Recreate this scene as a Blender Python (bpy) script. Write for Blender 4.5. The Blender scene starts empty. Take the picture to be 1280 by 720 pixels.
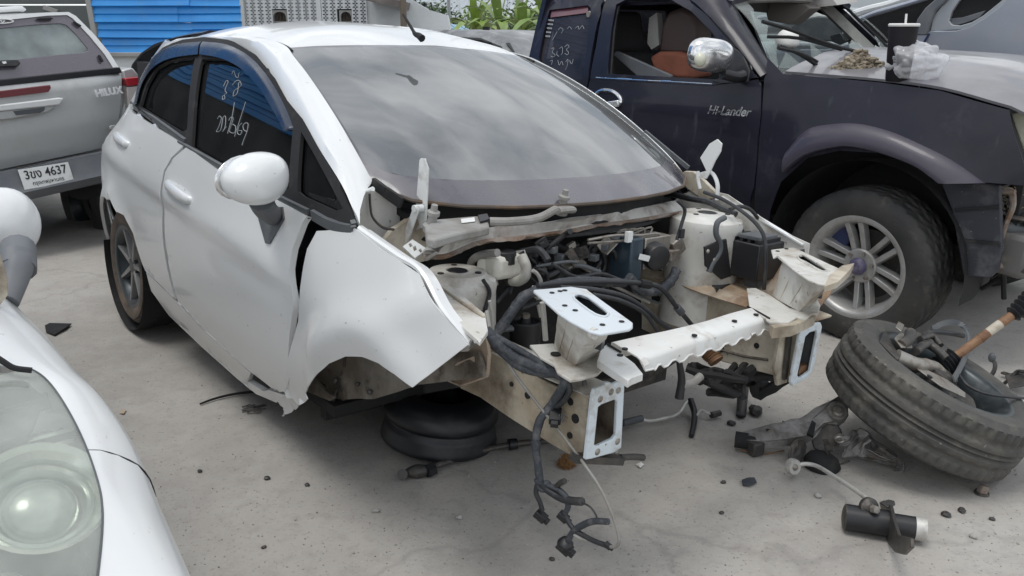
import bpy, bmesh, math, random
from mathutils import Vector as V, Matrix, noise
from mathutils.geometry import delaunay_2d_cdt
random.seed(7)
SC = bpy.context.scene
COL = SC.collection
R = math.radians
PI = math.pi

# ------------------------------------------------------------------ camera
FPX, PITCH, CAMH = 1040.0, R(17.15), 1.48          # focal length in 1280-px-wide pixels
cam_d = bpy.data.cameras.new('camera')
cam_d.sensor_width = 36.0
cam_d.lens = 36.0 * FPX / 1280.0
cam_d.clip_start = 0.05
cam_d.clip_end = 3000.0
cam = bpy.data.objects.new('camera', cam_d)
COL.objects.link(cam)
cam.location = (0, 0, CAMH)
cam.rotation_euler = (R(90) - PITCH, 0, 0)
SC.camera = cam

# ------------------------------------------------------------------ sky, sun, exposure
SUN_EL, SUN_AZ = R(76), R(-120)                      # azimuth from +Y towards +X
world = bpy.data.worlds.new('World')
SC.world = world
world.use_nodes = True
nt = world.node_tree
nt.nodes.clear()
w_out = nt.nodes.new('ShaderNodeOutputWorld')
w_bg = nt.nodes.new('ShaderNodeBackground')
w_bg.inputs['Strength'].default_value = 0.12
sky = nt.nodes.new('ShaderNodeTexSky')
sky.sky_type = 'NISHITA'
sky.sun_disc = False
sky.sun_elevation = SUN_EL
sky.sun_rotation = SUN_AZ
sky.air_density = 1.0
sky.dust_density = 2.0
tc = nt.nodes.new('ShaderNodeTexCoord')
mp = nt.nodes.new('ShaderNodeMapping')
mp.inputs['Scale'].default_value = (1.0, 1.0, 2.2)
mp.inputs['Rotation'].default_value = (0.2, 0.1, 0.9)
cl = nt.nodes.new('ShaderNodeTexNoise')
cl.inputs['Scale'].default_value = 2.3
cl.inputs['Detail'].default_value = 7
cl.inputs['Roughness'].default_value = 0.55
cl.inputs['Distortion'].default_value = 0.4
rc = nt.nodes.new('ShaderNodeValToRGB')
rc.color_ramp.elements[0].position = 0.36
rc.color_ramp.elements[0].color = (3.2, 3.6, 4.1, 1)
rc.color_ramp.elements[1].position = 0.66
rc.color_ramp.elements[1].color = (10.8, 10.9, 10.9, 1)
mx = nt.nodes.new('ShaderNodeMix')
mx.data_type = 'RGBA'
mx.inputs[0].default_value = 0.86
nt.links.new(tc.outputs['Generated'], mp.inputs['Vector'])
nt.links.new(mp.outputs[0], cl.inputs['Vector'])
nt.links.new(cl.outputs['Fac'], rc.inputs['Fac'])
nt.links.new(sky.outputs[0], mx.inputs['A'])
nt.links.new(rc.outputs[0], mx.inputs['B'])
nt.links.new(mx.outputs['Result'], w_bg.inputs['Color'])
nt.links.new(w_bg.outputs[0], w_out.inputs['Surface'])

sun_d = bpy.data.lights.new('sun', 'SUN')
sun_d.energy = 1.0
sun_d.angle = R(22)
sun_d.color = (1.0, 0.97, 0.92)
sun = bpy.data.objects.new('sun', sun_d)
COL.objects.link(sun)
sdir = V((math.sin(SUN_AZ) * math.cos(SUN_EL), math.cos(SUN_AZ) * math.cos(SUN_EL), math.sin(SUN_EL)))
sun.rotation_euler = sdir.to_track_quat('Z', 'Y').to_euler()
sun.location = sdir * 30

SC.view_settings.view_transform = 'Standard'
SC.view_settings.look = 'None'
SC.view_settings.exposure = 0.42
SC.view_settings.gamma = 1.0
SC.cycles.max_bounces = 8
SC.cycles.transparent_max_bounces = 16

# ------------------------------------------------------------------ frames
class Frame:
    """A local frame: o = origin in the world, M = rotation.  at() meets a sight line with a local plane."""
    def __init__(s, o, M):
        s.o, s.M, s.Mi = V(o), M.copy(), M.transposed()
    def ray(s, px, py):
        x, y = (px - 640) / FPX, (360 - py) / FPX
        c, sn = math.cos(PITCH), math.sin(PITCH)
        d = V((x, c + y * sn, -sn + y * c))
        return s.Mi @ (V((0, 0, CAMH)) - s.o), s.Mi @ d
    def at(s, px, py, x=None, y=None, z=None):
        o, d = s.ray(px, py)
        k, v = (0, x) if x is not None else ((1, y) if y is not None else (2, z))
        return o + d * ((v - o[k]) / d[k])
    def on(s, px, py, fn, y0=-0.83, n=40):
        """meet the sight line with the side surface y = fn(x, z)"""
        o, d = s.ray(px, py)
        y = y0
        q = o
        for _ in range(n):
            q = o + d * ((y - o[1]) / d[1])
            y = 0.5 * y + 0.5 * fn(q[0], q[2])
        return q
    def w(s, p):
        return s.M @ V(p) + s.o
    def to(s, p):
        return s.Mi @ (V(p) - s.o)
    def mat(s):
        return Matrix.Translation(s.o) @ s.M.to_4x4()

def rot(yaw, pitch=0.0, roll=0.0):
    return (Matrix.Rotation(yaw, 3, 'Z') @ Matrix.Rotation(pitch, 3, 'Y') @ Matrix.Rotation(roll, 3, 'X'))
WF = Frame((0, 0, 0), Matrix.Identity(3))

# ------------------------------------------------------------------ mesh building
def lerp(a, b, t):
    return a + (b - a) * t
def interp(x, xs, ys):
    if x <= xs[0]: return ys[0]
    for i in range(1, len(xs)):
        if x <= xs[i]:
            return lerp(ys[i-1], ys[i], (x - xs[i-1]) / (xs[i] - xs[i-1]))
    return ys[-1]
def catmull(pts, n=6):
    pts = [V(p) for p in pts]
    if len(pts) < 3: return pts
    out = []
    P = [pts[0] * 2 - pts[1]] + pts + [pts[-1] * 2 - pts[-2]]
    for i in range(1, len(P) - 2):
        a, b, c, d = P[i-1], P[i], P[i+1], P[i+2]
        for k in range(n):
            t = k / n
            out.append(0.5 * ((2 * b) + (c - a) * t + (2*a - 5*b + 4*c - d) * t*t + (3*b - a - 3*c + d) * t**3))
    out.append(pts[-1])
    return out
def resample(poly, step, closed=True):
    out = []
    n = len(poly)
    for i in range(n if closed else n - 1):
        a, b = V(poly[i]), V(poly[(i + 1) % n])
        k = max(1, int((b - a).length / step + 0.5))
        for j in range(k):
            out.append(a.lerp(b, j / k))
    if not closed: out.append(V(poly[-1]))
    return out
def inside(p, poly):
    x, y = p[0], p[1]
    r = False
    j = len(poly) - 1
    for i in range(len(poly)):
        xi, yi, xj, yj = poly[i][0], poly[i][1], poly[j][0], poly[j][1]
        if (yi > y) != (yj > y) and x < (xj - xi) * (y - yi) / (yj - yi) + xi:
            r = not r
        j = i
    return r

class MB:
    def __init__(s):
        s.v, s.f = [], []
    def add(s, vs, fs):
        b = len(s.v)
        s.v += [V(q) for q in vs]
        s.f += [tuple(b + i for i in f) for f in fs]
        return s
    def box(s, c, size, M=None):
        c = V(c)
        hx, hy, hz = size[0]/2, size[1]/2, size[2]/2
        vs = [V((x, y, z)) for x in (-hx, hx) for y in (-hy, hy) for z in (-hz, hz)]
        if M is not None: vs = [M @ q for q in vs]
        return s.add([c + q for q in vs], [(0,1,3,2),(4,6,7,5),(0,4,5,1),(2,3,7,6),(0,2,6,4),(1,5,7,3)])
    def beam(s, p0, p1, w, h, up=(0,0,1), w1=None, h1=None):
        p0, p1 = V(p0), V(p1)
        d = (p1 - p0).normalized()
        u = V(up)
        a = d.cross(u)
        if a.length < 1e-4: a = d.cross(V((1, 0, 0)))
        a.normalize()
        b = a.cross(d).normalized()
        w1 = w if w1 is None else w1
        h1 = h if h1 is None else h1
        vs = []
        for p, ww, hh in ((p0, w, h), (p1, w1, h1)):
            vs += [p - a*ww/2 - b*hh/2, p + a*ww/2 - b*hh/2, p + a*ww/2 + b*hh/2, p - a*ww/2 + b*hh/2]
        return s.add(vs, [(3,2,1,0),(4,5,6,7),(0,1,5,4),(1,2,6,5),(2,3,7,6),(3,0,4,7)])
    def tube(s, pts, r, n=8, sm=5, flat=1.0):
        P = catmull(pts, sm) if sm > 1 else [V(p) for p in pts]
        m = len(P)
        rr = r if callable(r) else (lambda t: r)
        up = None
        vs, fs = [], []
        for i, p in enumerate(P):
            t = (P[min(i+1, m-1)] - P[max(i-1, 0)])
            if t.length < 1e-9: t = V((0,0,1))
            t.normalize()
            if up is None:
                up = V((0,0,1)) if abs(t.z) < .9 else V((1,0,0))
            a = t.cross(up)
            if a.length < 1e-6: a = t.cross(V((0.3,0.9,0.1)))
            a.normalize()
            up = a.cross(t).normalized()
            q = rr(i / (m - 1))
            for k in range(n):
                an = 2*PI*k/n
                vs.append(p + a * math.cos(an) * q + up * math.sin(an) * q * flat)
        for i in range(m - 1):
            for k in range(n):
                k2 = (k+1) % n
                fs.append((i*n+k, i*n+k2, (i+1)*n+k2, (i+1)*n+k))
        fs.append(tuple(range(n-1, -1, -1)))
        fs.append(tuple((m-1)*n + k for k in range(n)))
        return s.add(vs, fs)
    def cyl(s, p0, p1, r0, r1=None, n=16):
        r1 = r0 if r1 is None else r1
        L = (V(p1) - V(p0)).length
        return s.lathe([(0,0),(r0,0),(r1,L),(0,L)], p0, V(p1)-V(p0), n)
    def lathe(s, prof, o, axis, n=24, a0=0.0, a1=2*PI, fn=None):
        o = V(o)
        ax = V(axis).normalized()
        u = ax.orthogonal().normalized()
        if abs(ax.z) < 0.95:
            u = (V((0,0,1)) - ax * ax.z).normalized()
        w = ax.cross(u)
        full = abs(a1 - a0 - 2*PI) < 1e-6
        m = n if full else n + 1
        vs, fs = [], []
        L = len(prof)
        for k in range(m):
            an = a0 + (a1 - a0) * k / n
            dd = u * math.cos(an) + w * math.sin(an)
            for j, (r, h) in enumerate(prof):
                if fn: r, h = fn(j, k, r, h)
                vs.append(o + dd * r + ax * h)
        for k in range(n):
            k2 = (k + 1) % m
            for j in range(L - 1):
                if prof[j][0] < 1e-7 and prof[j+1][0] < 1e-7: continue
                q = (k*L+j, k2*L+j, k2*L+j+1, k*L+j+1)
                if prof[j][0] < 1e-7: q = (k*L+j, k2*L+j+1, k*L+j+1)
                elif prof[j+1][0] < 1e-7: q = (k*L+j, k2*L+j, k*L+j+1)
                fs.append(q)
        return s.add(vs, fs)
    def sheet(s, rows):
        n = len(rows[0])
        vs = [q for r_ in rows for q in r_]
        fs = [(i*n+j, i*n+j+1, (i+1)*n+j+1, (i+1)*n+j) for i in range(len(rows)-1) for j in range(n-1)]
        return s.add(vs, fs)
    def panel(s, outline, fn, step=0.05, holes=(), flip=False):
        """fill a 2-D outline with a fine grid and lay it on the surface fn(a, b)"""
        outer = resample([V((p[0], p[1])) for p in outline], step)
        loops = [outer] + [resample([V((p[0], p[1])) for p in h], step) for h in holes]
        pts, edges = [], []
        for L in loops:
            b = len(pts)
            pts += L
            edges += [(b + i, b + (i+1) % len(L)) for i in range(len(L))]
        x0 = min(p.x for p in outer); x1 = max(p.x for p in outer)
        y0 = min(p.y for p in outer); y1 = max(p.y for p in outer)
        nx, ny = int((x1-x0)/step)+1, int((y1-y0)/step)+1
        bd = list(pts)
        for i in range(nx+1):
            for j in range(ny+1):
                q = V((x0 + (i + 0.5*(j % 2))*step, y0 + j*step*0.9))
                if inside(q, outer) and not any(inside(q, h) for h in loops[1:]):
                    if min((q-b).length_squared for b in bd) > (0.45*step)**2:
                        pts.append(q)
        co, _, fc, _, _, _ = delaunay_2d_cdt(pts, edges, [], 0, 1e-6)
        keep = []
        for f in fc:
            c = sum((co[i] for i in f), V((0,0))) / len(f)
            if inside(c, outer) and not any(inside(c, h) for h in loops[1:]):
                keep.append(tuple(reversed(f)) if flip else tuple(f))
        used = sorted({i for f in keep for i in f})
        mp_ = {i: k for k, i in enumerate(used)}
        return s.add([fn(co[i][0], co[i][1]) for i in used], [tuple(mp_[i] for i in f) for f in keep])
    def prism(s, outline, ex, holes=(), at3=None):
        """an outline (3-D points, planar) extruded by the vector ex, with holes"""
        P = [V(p) for p in outline]
        ex = V(ex)
        o = P[0]
        nrm = ex.normalized()
        u = (P[1] - P[0])
        u = (u - nrm * u.dot(nrm)).normalized()
        w = nrm.cross(u)
        loops = [P] + [[V(p) for p in h] for h in holes]
        pts, edges, p3 = [], [], []
        for L in loops:
            b = len(pts)
            pts += [V(((q-o).dot(u), (q-o).dot(w))) for q in L]
            p3 += L
            edges += [(b + i, b + (i+1) % len(L)) for i in range(len(L))]
        co, _, fc, ov, _, _ = delaunay_2d_cdt(pts, edges, [], 0, 1e-7)
        l2 = []
        b = 0
        for L in loops:
            l2.append(pts[b:b+len(L)]); b += len(L)
        top = []
        for c_, orig in zip(co, ov):
            top.append(p3[orig[0]] if orig else o + u * c_[0] + w * c_[1])
        n = len(top)
        fs = []
        for f in fc:
            c = sum((co[i] for i in f), V((0,0))) / len(f)
            if inside(c, l2[0]) and not any(inside(c, h) for h in l2[1:]):
                fs.append(tuple(f)[::-1])
                fs.append(tuple(i + n for i in f))
        base = 0
        inv = {}
        for k, orig in enumerate(ov):
            for q in orig: inv[q] = k
        for L in loops:
            m = len(L)
            area = sum(pts[base+i].x*pts[base+(i+1)%m].y - pts[base+(i+1)%m].x*pts[base+i].y for i in range(m))
            ccw = area > 0
            if L is not loops[0]: ccw = not ccw
            for i in range(m):
                a, c = inv[base+i], inv[base+(i+1) % m]
                fs.append((a, c, c+n, a+n) if ccw else (c, a, a+n, c+n))
            base += m
        return s.add(top + [q + ex for q in top], fs)
    def ell(s, c, r, M=None, n=16, m=10, fn=None):
        vs, fs = [], []
        for j in range(m + 1):
            th = PI * j / m
            for k in range(n):
                ph = 2*PI*k/n
                q = V((math.sin(th)*math.cos(ph), math.sin(th)*math.sin(ph), math.cos(th)))
                if fn: q = fn(q)
                q = V((q.x*r[0], q.y*r[1], q.z*r[2]))
                if M is not None: q = M @ q
                vs.append(V(c) + q)
        for j in range(m):
            for k in range(n):
                k2 = (k+1) % n
                fs.append((j*n+k, (j+1)*n+k, (j+1)*n+k2, j*n+k2))
        return s.add(vs, fs)
    def jitter(s, amp, scale=8.0, seed=0.0):
        for q in s.v:
            q += noise.noise_vector(q * scale + V((seed, seed*1.7, -seed))) * amp
        return s
    def xf(s, M):
        s.v = [M @ q for q in s.v]
        return s
    def mirror_y(s):
        m = MB()
        m.v = [V((q.x, -q.y, q.z)) for q in s.v]
        m.f = [tuple(reversed(f)) for f in s.f]
        return m

def obj(name, mb, mat, parent=None, ang=35, solid=None, bevel=None, sub=None, weld=True):
    me = bpy.data.meshes.new(name)
    me.from_pydata([tuple(q) for q in mb.v], [], mb.f)
    bm = bmesh.new()
    bm.from_mesh(me)
    if weld: bmesh.ops.remove_doubles(bm, verts=bm.verts, dist=1e-5)
    bmesh.ops.recalc_face_normals(bm, faces=bm.faces) if solid is None else None
    bm.to_mesh(me)
    bm.free()
    if ang:
        me.polygons.foreach_set('use_smooth', [True] * len(me.polygons))
        me.set_sharp_from_angle(angle=R(ang))
    if mat: me.materials.append(mat)
    o = bpy.data.objects.new(name, me)
    COL.objects.link(o)
    if parent is not None: o.parent = parent
    if solid is not None:
        md = o.modifiers.new('thickness', 'SOLIDIFY')
        md.thickness = abs(solid); md.offset = -1 if solid > 0 else 1
        if ang:
            es = o.modifiers.new('crisp rim', 'EDGE_SPLIT')
            es.split_angle = R(max(ang, 40))
    if bevel:
        md = o.modifiers.new('bevel', 'BEVEL')
        md.width = bevel; md.segments = 2; md.limit_method = 'ANGLE'; md.angle_limit = R(40)
    if sub:
        md = o.modifiers.new('subdivision', 'SUBSURF')
        md.levels = sub; md.render_levels = sub
    return o

def tag(o, label, cat, group=None, kind=None):
    o['label'] = label
    o['category'] = cat
    if group: o['group'] = group
    if kind: o['kind'] = kind
    return o
def thing(name, label, cat, frame=None, loc=(0,0,0), group=None):
    o = bpy.data.objects.new(name, None)
    o.empty_display_size = 0.2
    COL.objects.link(o)
    o.matrix_world = frame.mat() if frame else Matrix.Translation(V(loc))
    return tag(o, label, cat, group)
def struct(name, mb, mat, ang=30):
    o = obj(name, mb, mat, None, ang)
    o['kind'] = 'structure'
    return o
def dup(o, parent=None, M=None):
    c = o.copy()
    COL.objects.link(c)
    if parent is not None: c.parent = parent
    if M is not None: c.matrix_local = M if parent is not None else c.matrix_local
    return c
def text_mesh(name, s, size, M, mat, parent, depth=0.001, shear=0.0, bold=0.0, align='CENTER'):
    cu = bpy.data.curves.new(name, 'FONT')
    cu.body = s
    cu.size = size
    cu.extrude = depth
    cu.shear = shear
    cu.offset = bold
    cu.align_x = align
    cu.align_y = 'CENTER'
    t = bpy.data.objects.new(name, cu)
    COL.objects.link(t)
    bpy.context.view_layer.update()
    dg = bpy.context.evaluated_depsgraph_get()
    me = bpy.data.meshes.new_from_object(t.evaluated_get(dg))
    bpy.data.objects.remove(t)
    me.materials.clear()
    me.materials.append(mat)
    o = bpy.data.objects.new(name, me)
    COL.objects.link(o)
    o.parent = parent
    o.matrix_local = M
    return o

# ------------------------------------------------------------------ materials
def nodes(m):
    return m.node_tree.nodes, m.node_tree.links
def mat(name, col, rough=0.5, metal=0.0, coat=0.0, spec=None, alpha=1.0, var=None, dirt=None, bump=None, speck=None, trans=None):
    """var=(scale, colour2, lo, hi) broad colour drift; dirt=(scale, colour, lo, hi) patches of dust;
       bump=(scale, strength); speck=(scale, colour, lo, hi) small spots"""
    m = bpy.data.materials.new(name)
    m.use_nodes = True
    N, L = nodes(m)
    b = N['Principled BSDF']
    b.inputs['Roughness'].default_value = rough
    b.inputs['Metallic'].default_value = metal
    b.inputs['Coat Weight'].default_value = coat
    b.inputs['Coat Roughness'].default_value = 0.06
    if spec is not None: b.inputs['Specular IOR Level'].default_value = spec
    b.inputs['Alpha'].default_value = alpha
    if trans: b.inputs['Transmission Weight'].default_value = trans
    tcn = N.new('ShaderNodeTexCoord')
    cur = None
    def layer(cur, scale, c2, lo, hi, detail=6, stretch=None, mask_rough=None):
        nz = N.new('ShaderNodeTexNoise')
        nz.inputs['Scale'].default_value = scale
        nz.inputs['Detail'].default_value = detail
        nz.inputs['Roughness'].default_value = 0.62
        if stretch:
            mpn = N.new('ShaderNodeMapping')
            mpn.inputs['Scale'].default_value = stretch
            L.new(tcn.outputs['Object'], mpn.inputs[0]); L.new(mpn.outputs[0], nz.inputs['Vector'])
        else:
            L.new(tcn.outputs['Object'], nz.inputs['Vector'])
        mr = N.new('ShaderNodeMapRange')
        mr.inputs['From Min'].default_value = lo
        mr.inputs['From Max'].default_value = hi
        L.new(nz.outputs['Fac'], mr.inputs['Value'])
        mi = N.new('ShaderNodeMix')
        mi.data_type = 'RGBA'
        L.new(mr.outputs[0], mi.inputs[0])
        if cur is None: mi.inputs['A'].default_value = (*col, 1)
        else: L.new(cur, mi.inputs['A'])
        mi.inputs['B'].default_value = (*c2, 1)
        return mi.outputs['Result'], mr.outputs[0]
    if var:
        cur, _ = layer(cur, *var[:4], stretch=var[4] if len(var) > 4 else None)
    if dirt:
        cur, mk = layer(cur, *dirt[:4], detail=9, stretch=dirt[4] if len(dirt) > 4 else None)
        mr2 = N.new('ShaderNodeMapRange')
        mr2.inputs['To Min'].default_value = rough
        mr2.inputs['To Max'].default_value = max(rough, 0.8)
        L.new(mk, mr2.inputs['Value'])
        L.new(mr2.outputs[0], b.inputs['Roughness'])
        if coat:
            mr3 = N.new('ShaderNodeMapRange')
            mr3.inputs['To Min'].default_value = coat
            mr3.inputs['To Max'].default_value = coat * 0.2
            L.new(mk, mr3.inputs['Value'])
            L.new(mr3.outputs[0], b.inputs['Coat Weight'])
    if speck:
        cur, _ = layer(cur, *speck[:4], detail=3, stretch=speck[4] if len(speck) > 4 else None)
    if cur is None: b.inputs['Base Color'].default_value = (*col, 1)
    else: L.new(cur, b.inputs['Base Color'])
    if bump:
        nz = N.new('ShaderNodeTexNoise')
        nz.inputs['Scale'].default_value = bump[0]
        nz.inputs['Detail'].default_value = 8
        L.new(tcn.outputs['Object'], nz.inputs['Vector'])
        bp = N.new('ShaderNodeBump')
        bp.inputs['Strength'].default_value = bump[1]
        bp.inputs['Distance'].default_value = 0.01
        L.new(nz.outputs['Fac'], bp.inputs['Height'])
        L.new(bp.outputs[0], b.inputs['Normal'])
    return m
def glass(name, tint, dust=0.1, ior=1.6, dustcol=(0.5,0.5,0.48), rough=0.02, scale=6.0):
    """tinted pane: sees through darkly, mirrors the sky, and carries a film of dust"""
    m = bpy.data.materials.new(name)
    m.use_nodes = True
    N, L = nodes(m)
    N.remove(N['Principled BSDF'])
    out = N['Material Output']
    tr = N.new('ShaderNodeBsdfTransparent')
    tr.inputs[0].default_value = (*tint, 1)
    gl = N.new('ShaderNodeBsdfGlossy')
    gl.inputs['Roughness'].default_value = rough
    lw_ = N.new('ShaderNodeLayerWeight')                # Schlick's curve: the same from both sides of the pane
    lw_.inputs['Blend'].default_value = 0.5
    pw = N.new('ShaderNodeMath'); pw.operation = 'POWER'
    pw.inputs[1].default_value = 5.0
    L.new(lw_.outputs['Facing'], pw.inputs[0])
    f0 = ((ior - 1)/(ior + 1))**2
    fr = N.new('ShaderNodeMath'); fr.operation = 'MULTIPLY_ADD'
    fr.inputs[1].default_value = 1 - f0
    fr.inputs[2].default_value = f0
    L.new(pw.outputs[0], fr.inputs[0])
    mix = N.new('ShaderNodeMixShader')
    L.new(fr.outputs[0], mix.inputs[0]); L.new(tr.outputs[0], mix.inputs[1]); L.new(gl.outputs[0], mix.inputs[2])
    df = N.new('ShaderNodeBsdfDiffuse')
    df.inputs[0].default_value = (*dustcol, 1)
    tcn = N.new('ShaderNodeTexCoord')
    nz = N.new('ShaderNodeTexNoise')
    nz.inputs['Scale'].default_value = scale
    nz.inputs['Detail'].default_value = 8
    mr = N.new('ShaderNodeMapRange')
    mr.inputs['From Min'].default_value = 0.3; mr.inputs['From Max'].default_value = 0.75
    mr.inputs['To Min'].default_value = dust * 0.6; mr.inputs['To Max'].default_value = dust * 1.5
    L.new(tcn.outputs['Object'], nz.inputs['Vector']); L.new(nz.outputs['Fac'], mr.inputs['Value'])
    mix2 = N.new('ShaderNodeMixShader')
    L.new(mr.outputs[0], mix2.inputs[0]); L.new(mix.outputs[0], mix2.inputs[1]); L.new(df.outputs[0], mix2.inputs[2])
    L.new(mix2.outputs[0], out.inputs['Surface'])
    return m

DUST = (0.36, 0.33, 0.29)
M = {}
M['white'] = mat('white_paint', (0.72, 0.73, 0.725), 0.28, coat=0.6, var=(1.2, (0.68, 0.69, 0.695), 0.35, 0.75), dirt=(7, (0.50, 0.485, 0.45), 0.64, 0.95), speck=(34, (0.34, 0.325, 0.30), 0.69, 0.76, (1, 1, 1.6)))
M['white_bay'] = mat('bay_paint', (0.64, 0.635, 0.605), 0.5, coat=0.1, var=(5, (0.54, 0.525, 0.48), 0.38, 0.68), dirt=(7, (0.24, 0.195, 0.145), 0.48, 0.72), speck=(40, (0.2, 0.16, 0.12), 0.66, 0.74))
M['cream'] = mat('grimy_cream_paint', (0.56, 0.515, 0.43), 0.6, var=(4, (0.37, 0.31, 0.225), 0.36, 0.62), dirt=(7, (0.15, 0.115, 0.08), 0.46, 0.70), speck=(45, (0.12, 0.09, 0.06), 0.66, 0.74))
M['liner'] = mat('muddy_liner', (0.27, 0.25, 0.22), 0.85, var=(5, (0.13, 0.11, 0.085), 0.35, 0.62), dirt=(11, (0.065, 0.052, 0.04), 0.48, 0.62), bump=(30, 0.4))
M['hinge'] = mat('hinge_white', (0.66, 0.67, 0.66), 0.5, dirt=(14, (0.35, 0.33, 0.3), 0.55, 0.75))
M['grey_cast'] = mat('grey_casting', (0.30, 0.295, 0.28), 0.6, metal=0.2, var=(9, (0.20, 0.185, 0.165), 0.4, 0.65), bump=(60, 0.15))
M['rusty'] = mat('rusty_steel', (0.26, 0.22, 0.19), 0.75, metal=0.2, var=(8, (0.17, 0.10, 0.06), 0.42, 0.62), dirt=(20, (0.33, 0.30, 0.26), 0.55, 0.7), bump=(60, 0.3))
M['black'] = mat('black_plastic', (0.014, 0.0145, 0.017), 0.45, dirt=(9, (0.07, 0.066, 0.06), 0.54, 0.9))
M['blackdull'] = mat('black_dull', (0.011, 0.011, 0.012), 0.8, dirt=(14, (0.05, 0.047, 0.042), 0.56, 0.85))
M['trim'] = mat('grey_trim', (0.085, 0.092, 0.10), 0.5, dirt=(8, (0.17, 0.17, 0.165), 0.5, 0.85))
M['hose'] = mat('rubber_hose', (0.024, 0.026, 0.030), 0.5, dirt=(20, (0.09, 0.085, 0.08), 0.52, 0.85))
M['loom'] = mat('taped_loom', (0.042, 0.048, 0.058), 0.55, dirt=(30, (0.15, 0.15, 0.155), 0.5, 0.78), bump=(90, 0.5))
M['tyre'] = mat('tyre_rubber', (0.026, 0.026, 0.026), 0.7, var=(6, (0.052, 0.049, 0.045), 0.35, 0.7), dirt=(16, (0.12, 0.108, 0.092), 0.58, 0.85), bump=(50, 0.2))
M['tyre_dust'] = mat('dusty_worn_tyre', (0.050, 0.050, 0.048), 0.75, var=(5, (0.095, 0.09, 0.08), 0.35, 0.68), dirt=(12, (0.16, 0.15, 0.125), 0.52, 0.8), speck=(60, (0.22, 0.21, 0.19), 0.68, 0.76), bump=(50, 0.25))
M['tyre_mud'] = mat('muddy_tyre', (0.05, 0.047, 0.043), 0.85, var=(8, (0.16, 0.12, 0.09), 0.35, 0.62), bump=(40, 0.4))
M['alloy'] = mat('alloy_wheel', (0.44, 0.435, 0.425), 0.40, metal=0.5, dirt=(7, (0.24, 0.225, 0.2), 0.45, 0.75))
M['alloy_dark'] = mat('dark_alloy', (0.05, 0.06, 0.065), 0.35, metal=0.5, dirt=(9, (0.16, 0.155, 0.15), 0.5, 0.8))
M['alloy_face'] = mat('machined_face', (0.27, 0.27, 0.27), 0.35, metal=0.6, dirt=(9, (0.3, 0.28, 0.26), 0.5, 0.8))
M['rimblack'] = mat('rim_black', (0.012, 0.013, 0.016), 0.42, dirt=(7, (0.06, 0.06, 0.06), 0.55, 0.8))
M['steel'] = mat('worn_steel', (0.35, 0.33, 0.30), 0.45, metal=0.7, dirt=(20, (0.16, 0.12, 0.085), 0.48, 0.7))
M['zinc'] = mat('zinc_rod', (0.55, 0.54, 0.51), 0.45, metal=0.4, dirt=(30, (0.3, 0.28, 0.25), 0.5, 0.8))
M['torn_steel'] = mat('torn_grey_steel', (0.27, 0.262, 0.255), 0.48, metal=0.35, var=(14, (0.13, 0.12, 0.108), 0.42, 0.62), dirt=(25, (0.24, 0.16, 0.10), 0.6, 0.8), bump=(60, 0.3))
M['iron'] = mat('dark_iron', (0.062, 0.06, 0.058), 0.5, metal=0.4, var=(12, (0.11, 0.095, 0.082), 0.45, 0.7), dirt=(25, (0.22, 0.20, 0.175), 0.58, 0.8), bump=(60, 0.35))
M['rustrod'] = mat('rust_brown', (0.27, 0.16, 0.09), 0.7, metal=0.2, var=(20, (0.16, 0.08, 0.045), 0.4, 0.65), bump=(70, 0.3))
M['purple'] = mat('dark_navy_paint', (0.008, 0.008, 0.016), 0.34, coat=0.22, spec=.28, var=(1.5, (0.020, 0.019, 0.032), 0.35, 0.7), dirt=(5, (0.075, 0.075, 0.09), 0.60, 0.95), speck=(5, (.07, .074, .088), 0.62, 0.92, (3, 3, .8)))
M['flare'] = mat('toplit_navy_flare', (0.042, 0.036, 0.054), 0.45, coat=0.2, var=(2.5, (0.065, 0.058, 0.075), 0.35, 0.7), dirt=(7, (0.11, 0.105, 0.115), 0.6, 0.85))  # navy lightened in its colour for the light from above
M['hood'] = mat('dusty_bonnet', (0.13, 0.128, 0.142), 0.36, coat=0.4, var=(3, (0.20, 0.196, 0.208), 0.35, 0.7), dirt=(8, (0.30, 0.285, 0.27), 0.52, 0.85))
M['silver'] = mat('silver_paint', (0.50, 0.51, 0.505), 0.4, metal=0.25, coat=0.3, dirt=(5, (0.38, 0.37, 0.35), 0.5, 0.9))
M['silver_blue'] = mat('bluish_silver_paint', (0.36, 0.385, 0.44), 0.34, metal=0.4, coat=0.4, dirt=(5, (0.34, 0.34, 0.35), 0.5, 0.9))
M['chrome'] = mat('dull_chrome', (0.72, 0.72, 0.72), 0.16, metal=0.9, dirt=(12, (0.5, 0.49, 0.47), 0.5, 0.85))
M['red'] = mat('red_lens', (0.42, 0.02, 0.03), 0.2, coat=0.6)
M['darkred'] = mat('dark_red_lens', (0.16, 0.03, 0.035), 0.3, coat=0.4)
M['bumper'] = mat('grey_bumper', (0.12, 0.13, 0.145), 0.5, dirt=(4, (0.2, 0.2, 0.2), 0.45, 0.85))
M['plate'] = mat('plate_white', (0.72, 0.73, 0.72), 0.5, dirt=(9, (0.5, 0.48, 0.45), 0.55, 0.85))
M['ink'] = mat('black_ink', (0.02, 0.02, 0.022), 0.6)
M['chalk'] = mat('white_marker', (0.42, 0.44, 0.46), 0.8)
M['visor'] = mat('smoked_visor', (0.010, 0.017, 0.038), 0.16, coat=0.2, spec=.35, dirt=(3, (0.03, 0.05, 0.09), 0.4, 0.9))
M['interior'] = mat('dark_cabin', (0.016, 0.016, 0.018), 0.85)
M['seat'] = mat('dark_seat', (0.028, 0.027, 0.028), 0.8, bump=(60, 0.2))
M['orange'] = mat('faded_orange_cloth', (0.33, 0.115, 0.07), 0.85, var=(8, (0.22, 0.08, 0.05), 0.4, 0.7), bump=(40, 0.3))
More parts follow.
